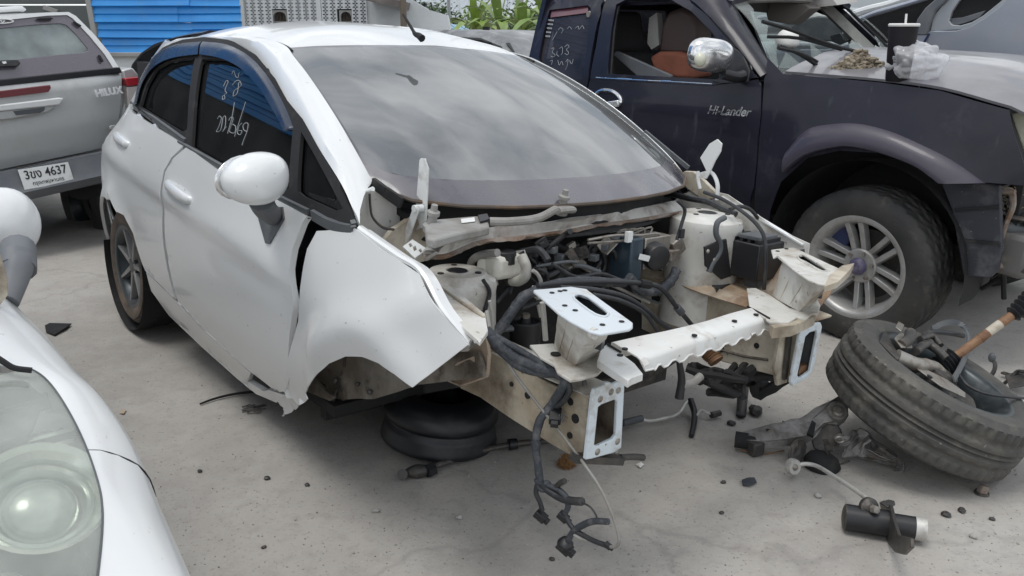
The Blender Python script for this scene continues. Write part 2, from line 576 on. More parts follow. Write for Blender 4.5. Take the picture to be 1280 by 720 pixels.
M['cabin_grey'] = mat('cabin_lining', (0.42, 0.41, 0.39), 0.85, dirt=(6, (0.25, 0.23, 0.2), 0.5, 0.75))
M['reservoir'] = mat('milky_plastic', (0.70, 0.68, 0.61), 0.45, dirt=(9, (0.45, 0.4, 0.32), 0.5, 0.75))
M['ws'] = glass('windscreen_glass', (0.06, 0.07, 0.07), 0.17, 3.2, (0.52, 0.54, 0.55), 0.02, 3.0)
M['tint'] = glass('tinted_glass', (0.07, 0.08, 0.09), 0.03, 1.85, (0.3, 0.32, 0.34))
M['tint_dusty'] = glass('dusty_tinted_glass', (0.09, 0.09, 0.10), 0.12, 1.6, (0.26, 0.24, 0.27))
M['clear'] = glass('clear_glass', (0.80, 0.86, 0.84), 0.12, 1.5, (0.6, 0.62, 0.6))
M['canopy_glass'] = glass('canopy_glass', (0.28, 0.32, 0.32), 0.55, 1.6, (0.42, 0.47, 0.47))
M['frit'] = mat('black_glass_border', (0.075, 0.07, 0.085), 0.12, coat=0.9, dirt=(4, (0.14, 0.135, 0.15), 0.4, 0.8))
M['lens'] = glass('headlight_lens', (0.93, 0.95, 0.92), 0.24, 1.6, (0.60, 0.63, 0.59), 0.04, 7.0)
M['bag'] = glass('thin_plastic_bag', (0.92, 0.92, 0.94), 0.34, 1.45, (0.86, 0.86, 0.88), 0.10, 14.0)
M['yellowed'] = mat('yellowed_lens', (0.62, 0.62, 0.50), 0.3, coat=0.3, dirt=(8, (0.42, 0.40, 0.3), 0.5, 0.8))
M['fibre'] = mat('brown_fibre', (0.24, 0.13, 0.055), 0.9)
M['paper'] = mat('paper_white', (0.72, 0.71, 0.68), 0.8)
M['cup'] = mat('dark_cup', (0.010, 0.008, 0.011), 0.6, spec=.25)
# ------------------------------------------------------------------ wheels
def tyre_mb(c, ax, Ro, W, rb, nseg=120, pattern='rib', a_groove=0.006):
    cols = 20
    prof = [(rb, -W*0.42), (rb+0.012, -W*0.46), (rb+0.35*(Ro-rb), -W*0.5), (rb+0.68*(Ro-rb), -W*0.495), (Ro-0.028, -W*0.46), (Ro-0.010, -W*0.425)]
    st = len(prof)
    for i in range(cols + 1):
        t = -1 + 2*i/cols
        prof.append((Ro - 0.006*t*t, t*W*0.40))
    en = len(prof)
    prof += [(r, -h) for r, h in prof[:st][::-1]]
    gro = {'rib': (4, 5, 9, 11, 15, 16), 'block': (4, 9, 11, 16)}[pattern]
    def fn(j, k, r, h):
        if st <= j < en:
            i = j - st
            if i in gro: return r - a_groove, h
            if pattern == 'rib':
                if (i < 4 or i > 16) and (k % 3 == 0): return r - a_groove*0.8, h
                if i in (6, 7, 8, 12, 13, 14) and (k % 4 == 0) and i in (6, 14): return r - a_groove*0.6, h
            else:
                s_ = (k + (i if i < 10 else 20 - i)//1) % 5
                if s_ == 0: return r - a_groove, h
        elif pattern == 'block' and j in (st-1, en) and (k % 5 == 0):
            return r - 0.006, h
        elif j in (st-2, en+1) and k % 3 == 0 and pattern == 'rib':
            return r - 0.002, h
        return r, h
    m = MB().lathe(prof, c, ax, nseg, fn=fn)
    # inner skin so the casing has thickness
    m.lathe([(rb, -W*0.42), (rb+0.02, -W*0.38), (Ro-0.03, -W*0.36), (Ro-0.03, W*0.36), (rb+0.02, W*0.38), (rb, W*0.42)], c, ax, 40)
    return m
def basis(ax):
    ax = V(ax).normalized()
    u = (V((0,0,1)) - ax*ax.z)
    u = u.normalized() if u.length > 1e-3 else V((1,0,0))
    return ax, u, ax.cross(u)
def rim_barrel_mb(c, ax, rb, W, lip=0.012):
    return MB().lathe([(rb+lip, -W*.45), (rb-.004, -W*.43), (rb-.012, -W*.36), (rb-.03, -W*.1), (rb-.035, W*.15), (rb-.016, W*.34), (rb-.008, W*.40), (rb+lip, W*.43), (rb+lip+.004, W*.455), (rb+lip-.006, W*.465), (rb-.012, W*.44), (rb-.022, W*.39), (rb-.040, W*.15), (rb-.036, -W*.1), (rb-.018, -W*.36), (rb+lip, -W*.45)], c, ax, 48)
def spoke_mb(c, ax, u, w, ang, r0, r1, w0, w1, d0, d1, th, off0=0.0, off1=0.0):
    rad = u*math.cos(ang) + w*math.sin(ang)
    tan = ax.cross(rad)
    m = MB()
    vs = []
    for (r, ww, dd, of) in ((r0, w0, d0, off0), (lerp(r0, r1, .6), lerp(w0, w1, .6), lerp(d0, d1, .45), lerp(off0, off1, .6)), (r1, w1, d1, off1)):
        p = V(c) + rad*r + ax*dd + tan*of
        vs += [p - tan*ww/2 - ax*th, p + tan*ww/2 - ax*th, p + tan*ww*.34, p - tan*ww*.34]
    fs = [(0,1,2,3)]
    for b in (0, 4):
        fs += [(b+i, b+(i+1) % 4, b+4+(i+1) % 4, b+4+i) for i in range(4)]
    fs.append((8,9,10,11))
    return m.add(vs, fs)
def wheel(parent, c, ax, Ro, W, rb, style, mtyre, pattern='rib', seg=120, spin=0.0):
    ax, u, w = basis(ax)
    c = V(c)
    wh = bpy.data.objects.new('wheel', None)
    wh.empty_display_size = .1
    COL.objects.link(wh)
    wh.parent = parent
    obj('tyre', tyre_mb(c, ax, Ro, W, rb, seg, pattern, .010 if pattern == 'block' else .006), mtyre, wh, 40)
    obj('rim', rim_barrel_mb(c, ax, rb, W), M['alloy'] if style == 'six' else M['alloy_dark'], wh, 40)
    if style == 'six':
        hubd = W*.30
        for k in range(6):
            for s_ in (-1, 1):
                a = spin + 2*PI*k/6
                obj('spoke', spoke_mb(c, ax, u, w, a, .055, rb-.010, .036, .037, hubd-.02, W*.37, .04, s_*.023, s_*.036), M['alloy'], wh, 40, bevel=.003)
        hb = MB().lathe([(0, hubd-.05), (.085, hubd-.05), (.085, hubd-.012), (.078, hubd-.004), (.05, hubd-.002), (0, hubd-.002)], c, ax, 30)
        obj('hub', hb, M['alloy'], wh, 40)
        cap = MB().lathe([(0, hubd), (.042, hubd), (.044, hubd+.010), (.040, hubd+.014), (.03, hubd+.03), (.024, hubd+.032), (0, hubd+.032)], c, ax, 24)
        obj('hub_cap', cap, mat('purple_cap', (.075, .065, .13), .45, dirt=(20, (.25, .22, .25), .5, .75)), wh, 40)
        for k in range(6):
            a = spin + PI/6 + 2*PI*k/6
            p = c + (u*math.cos(a) + w*math.sin(a))*.068 + ax*(hubd-.004)
            obj('lug_nut', MB().cyl(p, p + ax*.016, .011, .009, 6), M['steel'], wh, 30)
    else:
        hubd = W*.36
        for k in range(7):
            a = spin + 2*PI*k/7
            obj('spoke', spoke_mb(c, ax, u, w, a, .03, rb-.012, .040, .022, hubd, W*.42, .03), M['alloy_face'], wh, 40, bevel=.002)
        obj('hub', MB().lathe([(0, hubd-.05), (.06, hubd-.05), (.055, hubd-.004), (.03, hubd+.002), (0, hubd+.002)], c, ax, 24), M['alloy_dark'], wh, 40)
    disc = MB().lathe([(.05, -.02), (rb*.72, -.02), (rb*.72, .0), (.07, .0), (.06, .03), (0, .03)], c, ax, 32)
    obj('brake_disc', disc, M['iron'], wh, 40)
    return wh
# ------------------------------------------------------------------ the stripped white hatchback
FI_M = rot(R(-50.56), 0.0, R(-3.04))
FI = Frame(V((-1.327, 4.574, 0.3)) - FI_M @ V((-2.489, 0, 0.3)), FI_M)
def fcrease(x): return lerp(0.70, 0.875, (-x - 0.4) / 2.1)
_fz = [interp(k/200, (.10, .15, .25, .40, .58, .75, .95, 1.0, 1.20, 1.36, 1.44, 1.5), (.735, .76, .80, .835, .855, .852, .82, .80, .715, .63, .55, .45)) for k in range(303)]
FW_TAB = [sum(_fz[max(0, min(302, k + d))] for d in range(-14, 15))/29 for k in range(302)]
def fwid(x, z):
    z = max(0.0, min(1.499, z))
    x = max(-4.0, min(1.5, x))
    i = int(z*200)
    b = lerp(FW_TAB[i], FW_TAB[i+1], z*200 - i)
    if x > 0: b -= 0.16 * (x / 0.75)**2
    if x < -2.2:
        b -= 0.13 * ((-x - 2.2) / 0.9)**2.2
        b -= 0.22 * ((-x - 2.2) / 0.7)**2 * max(0, min(1, (z - .85) / .35))
    if -2.9 < x < -0.35:
        d = z - fcrease(x)
        b += 0.016 * (math.exp(-(d/.10)**2) if d > 0 else math.exp(-(d/.042)**2)) * min(1, (-x - .35) / .3)
    for xa, za, amp in ((0.0, .33, .02), (-2.489, .31, .028)):
        r_ = math.hypot(x - xa, z - za)
        if z > .1: b += amp * math.exp(-((r_ - .34) / .07)**2)
    return b
def fside(off=0.0):
    return lambda x, z: V((x, -fwid(x, z) - off, z))
def fxz(L):
    return [(q.x, q.z) for q in (FI.on(px, py, lambda x, z: -fwid(x, z)) for px, py in L)]
car = thing('wrecked_car', 'white hatchback with its bonnet, bumper and engine stripped away, engine bay open', 'car', FI)

def both(name, mb, m, parent, **k):
    a = obj(name, mb, m, parent, **k)
    b = obj(name, mb.mirror_y(), m, parent, **k)
    return a, b
# doors (right side traced, left side mirrored)
fd_o = fxz([(391,271),(355,252),(276,212),(240,185),(222,200),(213,216),(209,240),(212,290),(219,340),(228,374),(262,411),(310,454),(345,481),(362,487),(368,472),(368,429),(375,381),(369,337),(373,312),(385,280)])
rd_o = fxz([(166,137),(237,183),(220,199),(211,215),(206.5,240),(209,290),(216,340),(225,372),(187,337),(183,328),(172,291),(160,269),(150,265)]) + [(-2.45,.70),(-2.455,.84),(-2.47,.97)]
fdoorR, fdoorL = both('front_door', MB().panel(fd_o, fside(), .024, flip=True), M['white'], car, solid=.02)
rdoorR, rdoorL = both('rear_door', MB().panel(rd_o, fside(), .024, flip=True), M['white'], car, solid=.02)
# quarter panel round the rear arch to the back corner
def arc(cx, cz, r, a0, a1, n=12):
    return [(cx + r*math.cos(R(lerp(a0, a1, i/n))), cz + r*math.sin(R(lerp(a0, a1, i/n)))) for i in range(n+1)]
q_o = [(-2.475,.97),(-2.46,.84),(-2.455,.72),(-2.42,.655)] + arc(-2.489,.31,.345,80,190,10) + [(-2.95,.22),(-3.0,.24),(-3.06,.5),(-3.05,.8),(-3.02,1.02),(-2.97,1.2),(-2.9,1.33),(-2.80,1.395),(-2.5,1.405),(-2.27,1.385),(-2.36,1.32),(-2.375,1.21),(-2.37,1.10)]
both('quarter_panel', MB().panel(q_o, fside(), .028, flip=True), M['white'], car, solid=.015)
sill_o = fxz([(187,339),(226,375.5),(262,413),(310,456),(318,463),(314,474),(333,486),(340,484)]) + fxz([(362,491),(350,500),(338,495),(325,490),(300,470),(255,430),(215,392),(193,362)])
both('sill', MB().panel(sill_o, fside(-.004), .03, flip=True), M['white'], car, solid=.02)
# fender torn at its rear lower corner
fe_o = fxz([(449,285),(470,302),(500,323),(530,343),(560,387),(592,430),(556,457),(521,483),(500,466),(480,452),(460,445),(440,444),(420,452),(403,466),(392,480),(386,490),(389,497),(383,503),(376,506),(370,513),(358,517),(362,507),(357,503),(362,480),(367,452),(378,400),(383,350),(390,310),(401,287)])
def fend(x, z):
    p = fside(.012)(x, z)
    p.y -= .012 * math.exp(-((z - (.62 + .5*(x + .1)))/.06)**2) * (1 if x > -.3 else .3)
    p += noise.noise_vector(V((x*4, 3.3, z*4))) * .006
    if z < .26: p += noise.noise_vector(V((x*22, 1, z*22))) * .02
    return p
fender = obj('front_fender', MB().panel(fe_o, fend, .025, flip=True), M['white'], car, solid=.004)
# rolled top lip of the fender
lip_px = [(452,287),(470,300),(500,321),(530,341),(560,386),(592,429)]
lip = []
for px, py in lip_px:
    q = FI.on(px, py, lambda x, z: -fwid(x, z))
    lip.append(fend(q.x, q.z))
rows = []
lipc = catmull(lip, 5)
for k, q in enumerate(lipc):
    inn = V((0, .012, 0.0))
    rows.append([q + V((0,.003,-.004)), q + V((0,.001,.003)), q + V((-.002, .006, .007)), q + V((-.006,.016,.006)), q + V((-.010,.024,-.006)), q + V((-.012,.045,-.010))])
obj('fender_lip', MB().sheet(rows), M['white'], fender, solid=.003)
# cant rail and A pillar, one white frame from the fender to the tail
def zroof(x): return interp(x, (-3.0,-2.85,-2.6,-2.2,-1.7,-1.3,-1.1,-.95), (1.385,1.425,1.472,1.506,1.522,1.505,1.472,1.425))
ws_bot = [(y, x, z) for y, x, z in ((0,.03,.955),(.2,.02,.957),(.35,-.005,.960),(.5,-.06,.966),(.62,-.15,.978),(.69,-.27,1.010))]
ws_top = [(0,-.945,1.425),(.2,-.955,1.421),(.35,-.98,1.414),(.48,-1.02,1.405),(.545,-1.05,1.397),(.58,-1.065,1.392)]
def curve_pt(tab, s_):
    a = abs(s_)
    n = len(tab) - 1
    t = a * n
    i = min(int(t), n-1)
    f = t - i
    y = lerp(tab[i][0], tab[i+1][0], f)
    return V((lerp(tab[i][1], tab[i+1][1], f), y if s_ > 0 else -y, lerp(tab[i][2], tab[i+1][2], f)))
def ws_pt(s_, t):
    """windscreen: s_ -1..1 across, t 0 bottom .. 1 top"""
    p = curve_pt(ws_bot, s_).lerp(curve_pt(ws_top, s_), t)
    b = 4*t*(1-t)
    return p + V((.020*b, 0, .030*b)) + V((0, (.012 if s_ > 0 else -.012)*b*abs(s_), 0))
gl_px = [(449,284),(441,263),(425,224),(402,185),(383,151),(363,127),(348,100),(324,71),(293,53),(258,49),(231,52),(208,61),(192,77)]
glo = [FI.on(px, py, lambda x, z: -fwid(x, z)) for px, py in gl_px]
A = [ws_pt(-1, 0), ws_pt(-1, .12), ws_pt(-1, .34), ws_pt(-1, .55), ws_pt(-1, .73), ws_pt(-1, .88), ws_pt(-1, 1.0)]
for x in (-1.25, -1.55, -1.87, -2.10, -2.25, -2.34):
    A.append(V((x, -interp(x, (-2.4,-1.6,-1.25), (.535,.565,.578)), zroof(x) - interp(x, (-2.4,-1.6,-1.2), (.110,.098,.080)))))
Ac, Bc = catmull(A, 5), catmull(glo, 5)
rows = []
for a, b in zip(Ac, Bc):
    row = []
    out = ((a + b)/2)
    n_ = V((.25, -.7, .55)).normalized()
    for t in (0, .2, .45, .75, 1):
        row.append(a.lerp(b, t) + n_ * .020 * 4*t*(1-t)*min(1, (a-b).length/.06))
    rows.append(row)
obj('body_side_frame', MB().sheet(rows), M['white'], car, solid=.012)
rowsL = []
for k, r_ in enumerate(rows):                       # the far pillar leans in: that corner of the body is sagging
    f = max(0, 1 - k/32)
    rowsL.append([V((q.x, -(r_[0].y + (q.y - r_[0].y)*(1 - .75*f)), q.z - f*.12*(j/4))) for j, q in enumerate(r_)])
obj('body_side_frame', MB().sheet([list(reversed(r_)) for r_ in rowsL]), M['white'], car, solid=.012)
# roof
xs = [-.965, -1.1, -1.3, -1.5, -1.7, -1.95, -2.2, -2.4, -2.6, -2.75, -2.88]
rows = []
for x in xs:
    row = []
    for k in range(-10, 11):
        s_ = k/10
        y = s_ * interp(x, (-2.9,-2.4,-1.6,-1.05), (.50,.525,.553,.562))
        front = curve_pt(ws_top, s_)
        xx = x if x < -1.0 else front.x - .004
        if x > -1.2 and x < -1.0: xx = min(x, front.x - .05)
        z = zroof(xx) - interp(xx, (-2.9,-1.6,-1.2,-1.05), (.098,.096,.085,.055))*abs(s_)**2.6
        if x > -1.0: z = front.z + .003
        row.append(V((xx, y, z)))
    rows.append(row)
roof = obj('roof', MB().sheet(rows), M['white'], car, solid=.012)
strip = MB()
for s_ in (-1, 1):
    P = [V((q.x, q.y*.985 if s_ < 0 else -q.y*.985, q.z + .004)) for q in Ac[28:]]
    strip.tube(P, .009, 6, 1, .5)
obj('roof_strip', strip, M['blackdull'], roof)
ant = thing  # (antenna is a part of the roof)
a0 = V((-1.12, .02, 1.448))
pa = FI.at(521, 46, z=1.452); pb = FI.at(504, 18, x=pa.x - .10)
am = MB().tube([pa + V((.035,0,-.006)), pa + V((.012,0,.004)), pa.lerp(pb, .12), pa.lerp(pb, .25)], lambda t: lerp(.014, .006, t), 10, 3)
am.tube([pa.lerp(pb, .2), pb], lambda t: lerp(.006, .0045, t), 8, 1)
obj('antenna', am, M['blackdull'], roof)
# windscreen with its printed border
NS, NT = 32, 14
glass_mb = MB().sheet([[ws_pt(-.955 + 1.91*i/NS, .115 + .865*j/NT) for i in range(NS+1)] for j in range(NT+1)])
screen = obj('windscreen', glass_mb, M['ws'], car, 60)
fr = MB()
fr.sheet([[ws_pt(-1 + 2*i/NS, t) for i in range(NS+1)] for t in (.0, .03, .06, .09, .115)])
fr.sheet([[ws_pt(-1 + 2*i/NS, t) for i in range(NS+1)] for t in (.98, 1.0)])
for s_ in (-1, 1):
    fr.sheet([[ws_pt(s_*q, .115 + .865*j/NT) for j in range(NT+1)] for q in (.955, .985, 1.0)])
obj('glass_border', fr, M['frit'], screen, 60)
edge = MB().tube([ws_pt(-1 + 2*i/40, -.004) for i in range(41)], .006, 6, 1)
obj('lower_seal', edge, mat('aged_seal', (.085,.065,.05), .7, var=(12,(.16,.10,.06),.5,.7)), screen)
for s_ in (-1, 1):
    obj('side_seal', MB().tube([ws_pt(s_*1.004, t/12) + V((0,0,.002)) for t in range(13)], .007, 6, 1), M['trim'], screen)
# loose end of the side moulding at the lower right corner of the screen
P = [FI.at(466,228,y=-.69), FI.at(482,240,y=-.68), FI.at(502,254,y=-.66)]
obj('torn_moulding', MB().beam(P[0], P[1], .012, .03).beam(P[1], P[2], .012, .032), M['blackdull'], screen)
obj('torn_moulding', MB().beam(ws_pt(1.0,.22) + V((.0,.012,.01)), ws_pt(1.0,.0) + V((.05,.035,-.01)), .012, .016), M['trim'], screen)
# side glass
frame_o = fxz([(172,133),(179,104),(192,77),(208,61),(231,52),(258,49),(293,53),(324,71),(348,100),(363,127),(383,151),(402,185),(425,224),(441,263),(449,284),(446,288),(391,271),(355,252),(240,184)])
rw = fxz([(179,134),(187,108),(199,88),(214,79),(248,73),(238,163),(232,166)])
fw_ = fxz([(256,76),(290,76),(316,84),(341,108),(360,138),(371,160),(366,236),(357,243),(300,216),(244,184)])
qw = fxz([(381,166),(396,192),(418,232),(434,262),(424,264),(384,246),(377,240)])
framR, framL = both('window_frame', MB().panel(frame_o, fside(.002), .03, [rw, fw_, qw], flip=True), M['blackdull'], fdoorR, solid=.012)
framL.parent = fdoorL
for v_ in framL.data.vertices:
    f = max(0, min(1, (v_.co.x + .75)/.6))
    v_.co.y -= .10*f; v_.co.z -= .10*f
for o_, nm in ((rw, 'rear_window'), (fw_, 'front_window'), (qw, 'quarter_window')):
    a, b = both(nm, MB().panel(o_, fside(-.006), .05, flip=True), M['tint'], car, ang=60)
    par = {'rear_window': (rdoorR, rdoorL), 'front_window': (fdoorR, fdoorL), 'quarter_window': (car, car)}[nm]
    a.parent, b.parent = par
    for v_ in b.data.vertices:
        f = max(0, min(1, (v_.co.x + .75)/.6))
        v_.co.y -= .10*f; v_.co.z -= .10*f
def strip_px(P, off, wpx, m, name, parent, thick=.008):
    q = [FI.on(px, py, lambda x, z: -fwid(x, z)) for px, py in P]
    q = catmull([V((p.x, -fwid(p.x, p.z) - off, p.z)) for p in q], 4)
    mb = MB()
    for a, b in zip(q, q[1:]): mb.beam(a, b, thick, wpx, up=(0,-.2,1))
    return obj(name, mb, m, parent)
strip_px([(168,130),(200,152),(236,178)], .012, .03, M['trim'], 'belt_strip', rdoorR, .012)
strip_px([(228,180),(276,207),(330,237)], .012, .03, M['trim'], 'belt_strip', fdoorR, .012)
strip_px([(352,248),(391,267)], .012, .03, M['trim'], 'belt_strip', fdoorR, .012)
strip_px([(396,268),(420,281),(446,287),(446,278)], .012, .032, M['trim'], 'corner_moulding', car, .014)
# smoked wind deflectors above the windows
for nm, Pout, Pin, par in (('wind_deflector', [(173,131),(178,104),(190,78),(205,62),(228,53),(257,50)], [(180,129),(186,106),(197,88),(212,77),(232,71),(257,68)], rdoorR),
                 ('wind_deflector', [(259,50),(290,54),(320,71),(344,100),(361,130),(372,158),(369,164)], [(259,68),(286,73),(312,86),(335,110),(352,136),(362,154),(366,162)], fdoorR)):
    o_, i_ = catmull([V((*p, 0)) for p in Pout], 4), catmull([V((*p, 0)) for p in Pin], 4)
    rows = []
    for a, b in zip(o_, i_):
        row = []
        for t in (0, .12, .3, .6, 1):
            p = a.lerp(b, t)
            q = FI.on(p.x, p.y, lambda x, z: -fwid(x, z))
            row.append(V((q.x, -fwid(q.x, q.z) - (.004, .020, .028, .032, .034)[(0, .12, .3, .6, 1).index(t)], q.z)))
        rows.append(row)
    obj(nm, MB().sheet(rows), M['visor'], par, 50, solid=.003)
# door handles
def handle(px0, px1, parent):
    a = FI.on(*px0, lambda x, z: -fwid(x, z)); b = FI.on(*px1, lambda x, z: -fwid(x, z))
    d = (b - a)
    cup = MB().ell(a.lerp(b, .38) + V((0, .004, .002)), (d.length*.42, .012, .034), Matrix.Rotation(-math.atan2(d.z, d.x), 3, 'Y'), 16, 8)
    h = obj('door_handle', MB().tube([a + V((0,-.004,0)), a.lerp(b,.12) + V((0,-.024,.004)), a.lerp(b,.5) + V((0,-.034,.006)), a.lerp(b,.88) + V((0,-.026,.003)), b + V((0,-.004,0))], lambda t: .011 + .007*math.sin(PI*t), 10, 5, 1.25), M['white'], parent, 60)
    obj('handle_cup', cup, M['white'], parent, 60)
    return h
handle((214,229), (246,252), fdoorR)
handle((150,169), (167,182), rdoorR)
# handwriting on the glass (white marker)
def scribble(strokes, parent, frame, fn, m, r=.0016, off=.004):
    for S_ in strokes:
        obj('marker_writing', MB().tube([fn(*p) for p in S_], r, 4, 4), m, parent, 60)
def fwin(px, py):
    q = FI.on(px, py, lambda x, z: -fwid(x, z))
    return V((q.x, -fwid(q.x, q.z) + .004, q.z))
zs = lambda L: [[(130 + x/2.573, 30 + y/2.573) for x, y in S_] for S_ in L]
scribble(zs([[(381,200),(390,182),(396,186),(390,200),(386,214),(392,222),(384,226)], [(378,232),(384,230),(385,240),(378,242),(378,232)], [(408,160),(414,150),(420,168),(428,172),(430,160),(434,156)],
    [(410,196),(420,184),(432,182),(438,196),(428,206),(416,214),(412,232),(424,224),(428,208),(430,190),(436,184)],
    [(361,305),(368,296),(374,304),(366,330),(358,346),(372,340),(380,300),(388,300),(386,330),(378,346),(390,330)],
    [(416,252),(408,300),(394,352)], [(398,310),(404,300),(412,304),(404,330),(400,346),(416,350),(420,330),(410,322)], [(452,250),(436,300),(416,362)],
    [(440,318),(430,330),(426,350),(434,356),(440,344),(430,342)], [(456,346),(446,340),(444,326),(452,318),(460,322),(456,346),(446,372),(440,390)]]), fdoorR, FI, fwin, M['chalk'], .0011)
# right wing mirror
mc = FI.at(318, 224, y=-.985)
def mfn(q):
    q = V((math.copysign(abs(q.x)**.85, q.x), math.copysign(abs(q.y)**.82, q.y), math.copysign(abs(q.z)**.85, q.z)))
    k = 1 + .10*q.z
    return V((q.x*(1.0 if q.x > 0 else .72), q.y*k, q.z*(1 - .18*max(0, -q.y))))
def mirror_part(sgn):
    c = V((mc.x, sgn*mc.y*-1, mc.z)) if sgn > 0 else mc
    Mr = Matrix.Rotation(R(18*-sgn), 3, 'Z') @ Matrix.Rotation(R(-6*sgn), 3, 'X')
    sh = MB().ell(c, (.078, .103, .075), Mr, 32, 20, mfn)
    mo = obj('wing_mirror', sh, M['white'], fdoorR if sgn < 0 else fdoorL, 70)
    g = MB().ell(c + Mr @ V((-.052, 0, 0)), (.014, .098, .064), Mr, 24, 10)
    obj('mirror_glass', g, M['chrome'], mo, 60)
    st = MB()
    f0 = FI.at(345, 262, y=-.86); f1 = FI.at(335, 250, y=-.93)
    fx = lambda q: V((q.x, q.y if sgn < 0 else -q.y, q.z))
    st.tube([fx(FI.at(326, 250, y=-.955)), fx(FI.at(332, 262, y=-.915)), fx(FI.at(342, 270, y=-.865))], lambda t: lerp(.038, .034, t), 14, 4, .9)
    tri = [FI.on(px, py, lambda x, z: -fwid(x, z)) for px, py in ((328,258),(362,258),(364,272),(346,304),(341,303))]
    tri = [V((q.x, q.y - .004, q.z)) for q in tri]
    if sgn > 0: tri = [V((q.x, -q.y, q.z)) for q in tri][::-1]
    st.prism(tri, V((0, sgn*.022, 0)))
    obj('mirror_stalk', st, M['trim'], mo, 45)
mirror_part(-1)
# tail: hatch, rear bumper, inner floor
rows = []
for z, x in ((1.372,-2.88),(1.32,-2.93),(1.2,-2.99),(1.05,-3.03),(.9,-3.07),(.75,-3.09),(.6,-3.12),(.45,-3.11),(.3,-3.06),(.24,-3.0)):
    wy = fwid(x, z) - (.10 if z > 1.3 else .0)
    rows.append([V((x - .05*(1 - (k/8)**2), wy*k/8, z)) for k in range(-8, 9)])
tail = obj('tailgate', MB().sheet(rows), M['white'], car, 50, solid=.015)
# a bent piece of the rear bumper edge standing off the corner
q = [FI.at(px, py, y=-.80) for px, py in ((147,180),(141,196),(137,215),(134,240),(138,262),(143,275))]
obj('bumper_edge', MB().tube(q, .006, 6, 4), M['white'], car)
obj('bumper_edge', MB().tube([p + V((-.012,.015,0)) for p in q], .010, 6, 4), M['blackdull'], car)
fl = MB().box((-1.75, 0, .20), (2.5, 1.40, .04)).box((-.62, 0, .40), (.04, 1.36, .55)).box((-2.35, 0, .45), (1.1, 1.2, .5))
obj('floor_pan', fl, M['blackdull'], car)  # coloured black so the space under the car reads as shadow
for s_ in (-1, 1):
    for xs_ in (-1.35,):
        st = MB().box((xs_, s_*.36, .55), (.48, .46, .16)).beam((xs_ - .22, s_*.36, .56), (xs_ - .38, s_*.36, 1.05), .44, .11, up=(1,0,.3)).beam((xs_ - .39, s_*.36, 1.06), (xs_ - .43, s_*.36, 1.24), .24, .08, up=(1,0,.3))
        obj('seat', st, M['seat'], car, bevel=.03)
obj('dark_tail_block', MB().box((-2.62,0,.85), (.35,1.2,.9)), M['interior'], car)  # unseen dark box, added to hide the bright inside of the tailgate
obj('rear_bench', MB().box((-2.15, 0, .55), (.45, 1.2, .16)).beam((-2.35, 0, .58), (-2.5, 0, 1.08), 1.2, .12, up=(1,0,.3)), M['seat'], car, bevel=.03)
dash = MB().sheet([[V((x, -.62 + 1.24*k/10, z)) for k in range(11)] for x, z in ((-.18,.93),(-.3,.955),(-.5,.955),(-.66,.93),(-.70,.84),(-.62,.6))])
obj('dashboard', dash, M['interior'], car, solid=.02)
obj('steering_wheel', MB().lathe([(.17+.014*math.cos(a*PI/4), .014*math.sin(a*PI/4)) for a in range(9)], (-.86, -.36, .86), (-.8, 0, .45), 28).beam((-.86,-.36,.86), (-.62,-.36,.74), .05, .05), M['interior'], car)
# rear wheels
wheel(car, (-2.489, -.715, .30), (0,-1,0), .300, .20, .205, 'seven', M['tyre_mud'], 'rib', 120, .3)
wheel(car, (-2.489, .715, .30), (0,1,0), .300, .20, .205, 'seven', M['tyre_mud'], 'rib', 60)
# wheel houses
both('wheel_house', MB().lathe([(.335, .0), (.335, .16), (.30,.30), (0,.30)], (-2.489, -.83, .31), (0,1,0), 20, PI*1.5 - 0.2 - PI, PI*1.5 + .2), M['blackdull'], car)
# ------------------------------------------------------------------ the open engine bay
P = FI.at
def poly(L, **k): return [P(px, py, **k) for px, py in L]
def plate(name, L, ex, m, holes=(), parent=car, jit=0, bev=.002, **k):
    mb = MB().prism(poly(L, **k), ex, [poly(h, **k) for h in holes])
    if jit: mb.jitter(jit, 25)
    return obj(name, mb, m, parent, 35, bevel=bev)
def z3(L, s, ox, oy): return [(ox + x/s, oy + y/s) for x, y in L]
def spot(px, py, r, parent, **k):
    """a punched hole seen as a dark dimple"""
    p = P(px, py, **k)
    n = V((1,0,0)) if 'x' in k else (V((0,-1,0)) if 'y' in k else V((0,0,1)))
    return obj('punched_hole', MB().cyl(p - n*.004, p + n*.0015, r, r, 14), M['blackdull'], parent, 30)

# firewall and sides
fwm = MB().sheet([[V((-.14 + noise.noise(V((y*4, z*4, 1)))*.03 - .05*(abs(y)/.6)**2, y, z)) for y in [(-.54 + 1.14*i/24) for i in range(25)]] for z in [.34 + .56*j/12 for j in range(13)]])
obj('firewall', fwm, M['blackdull'], car, solid=.02)
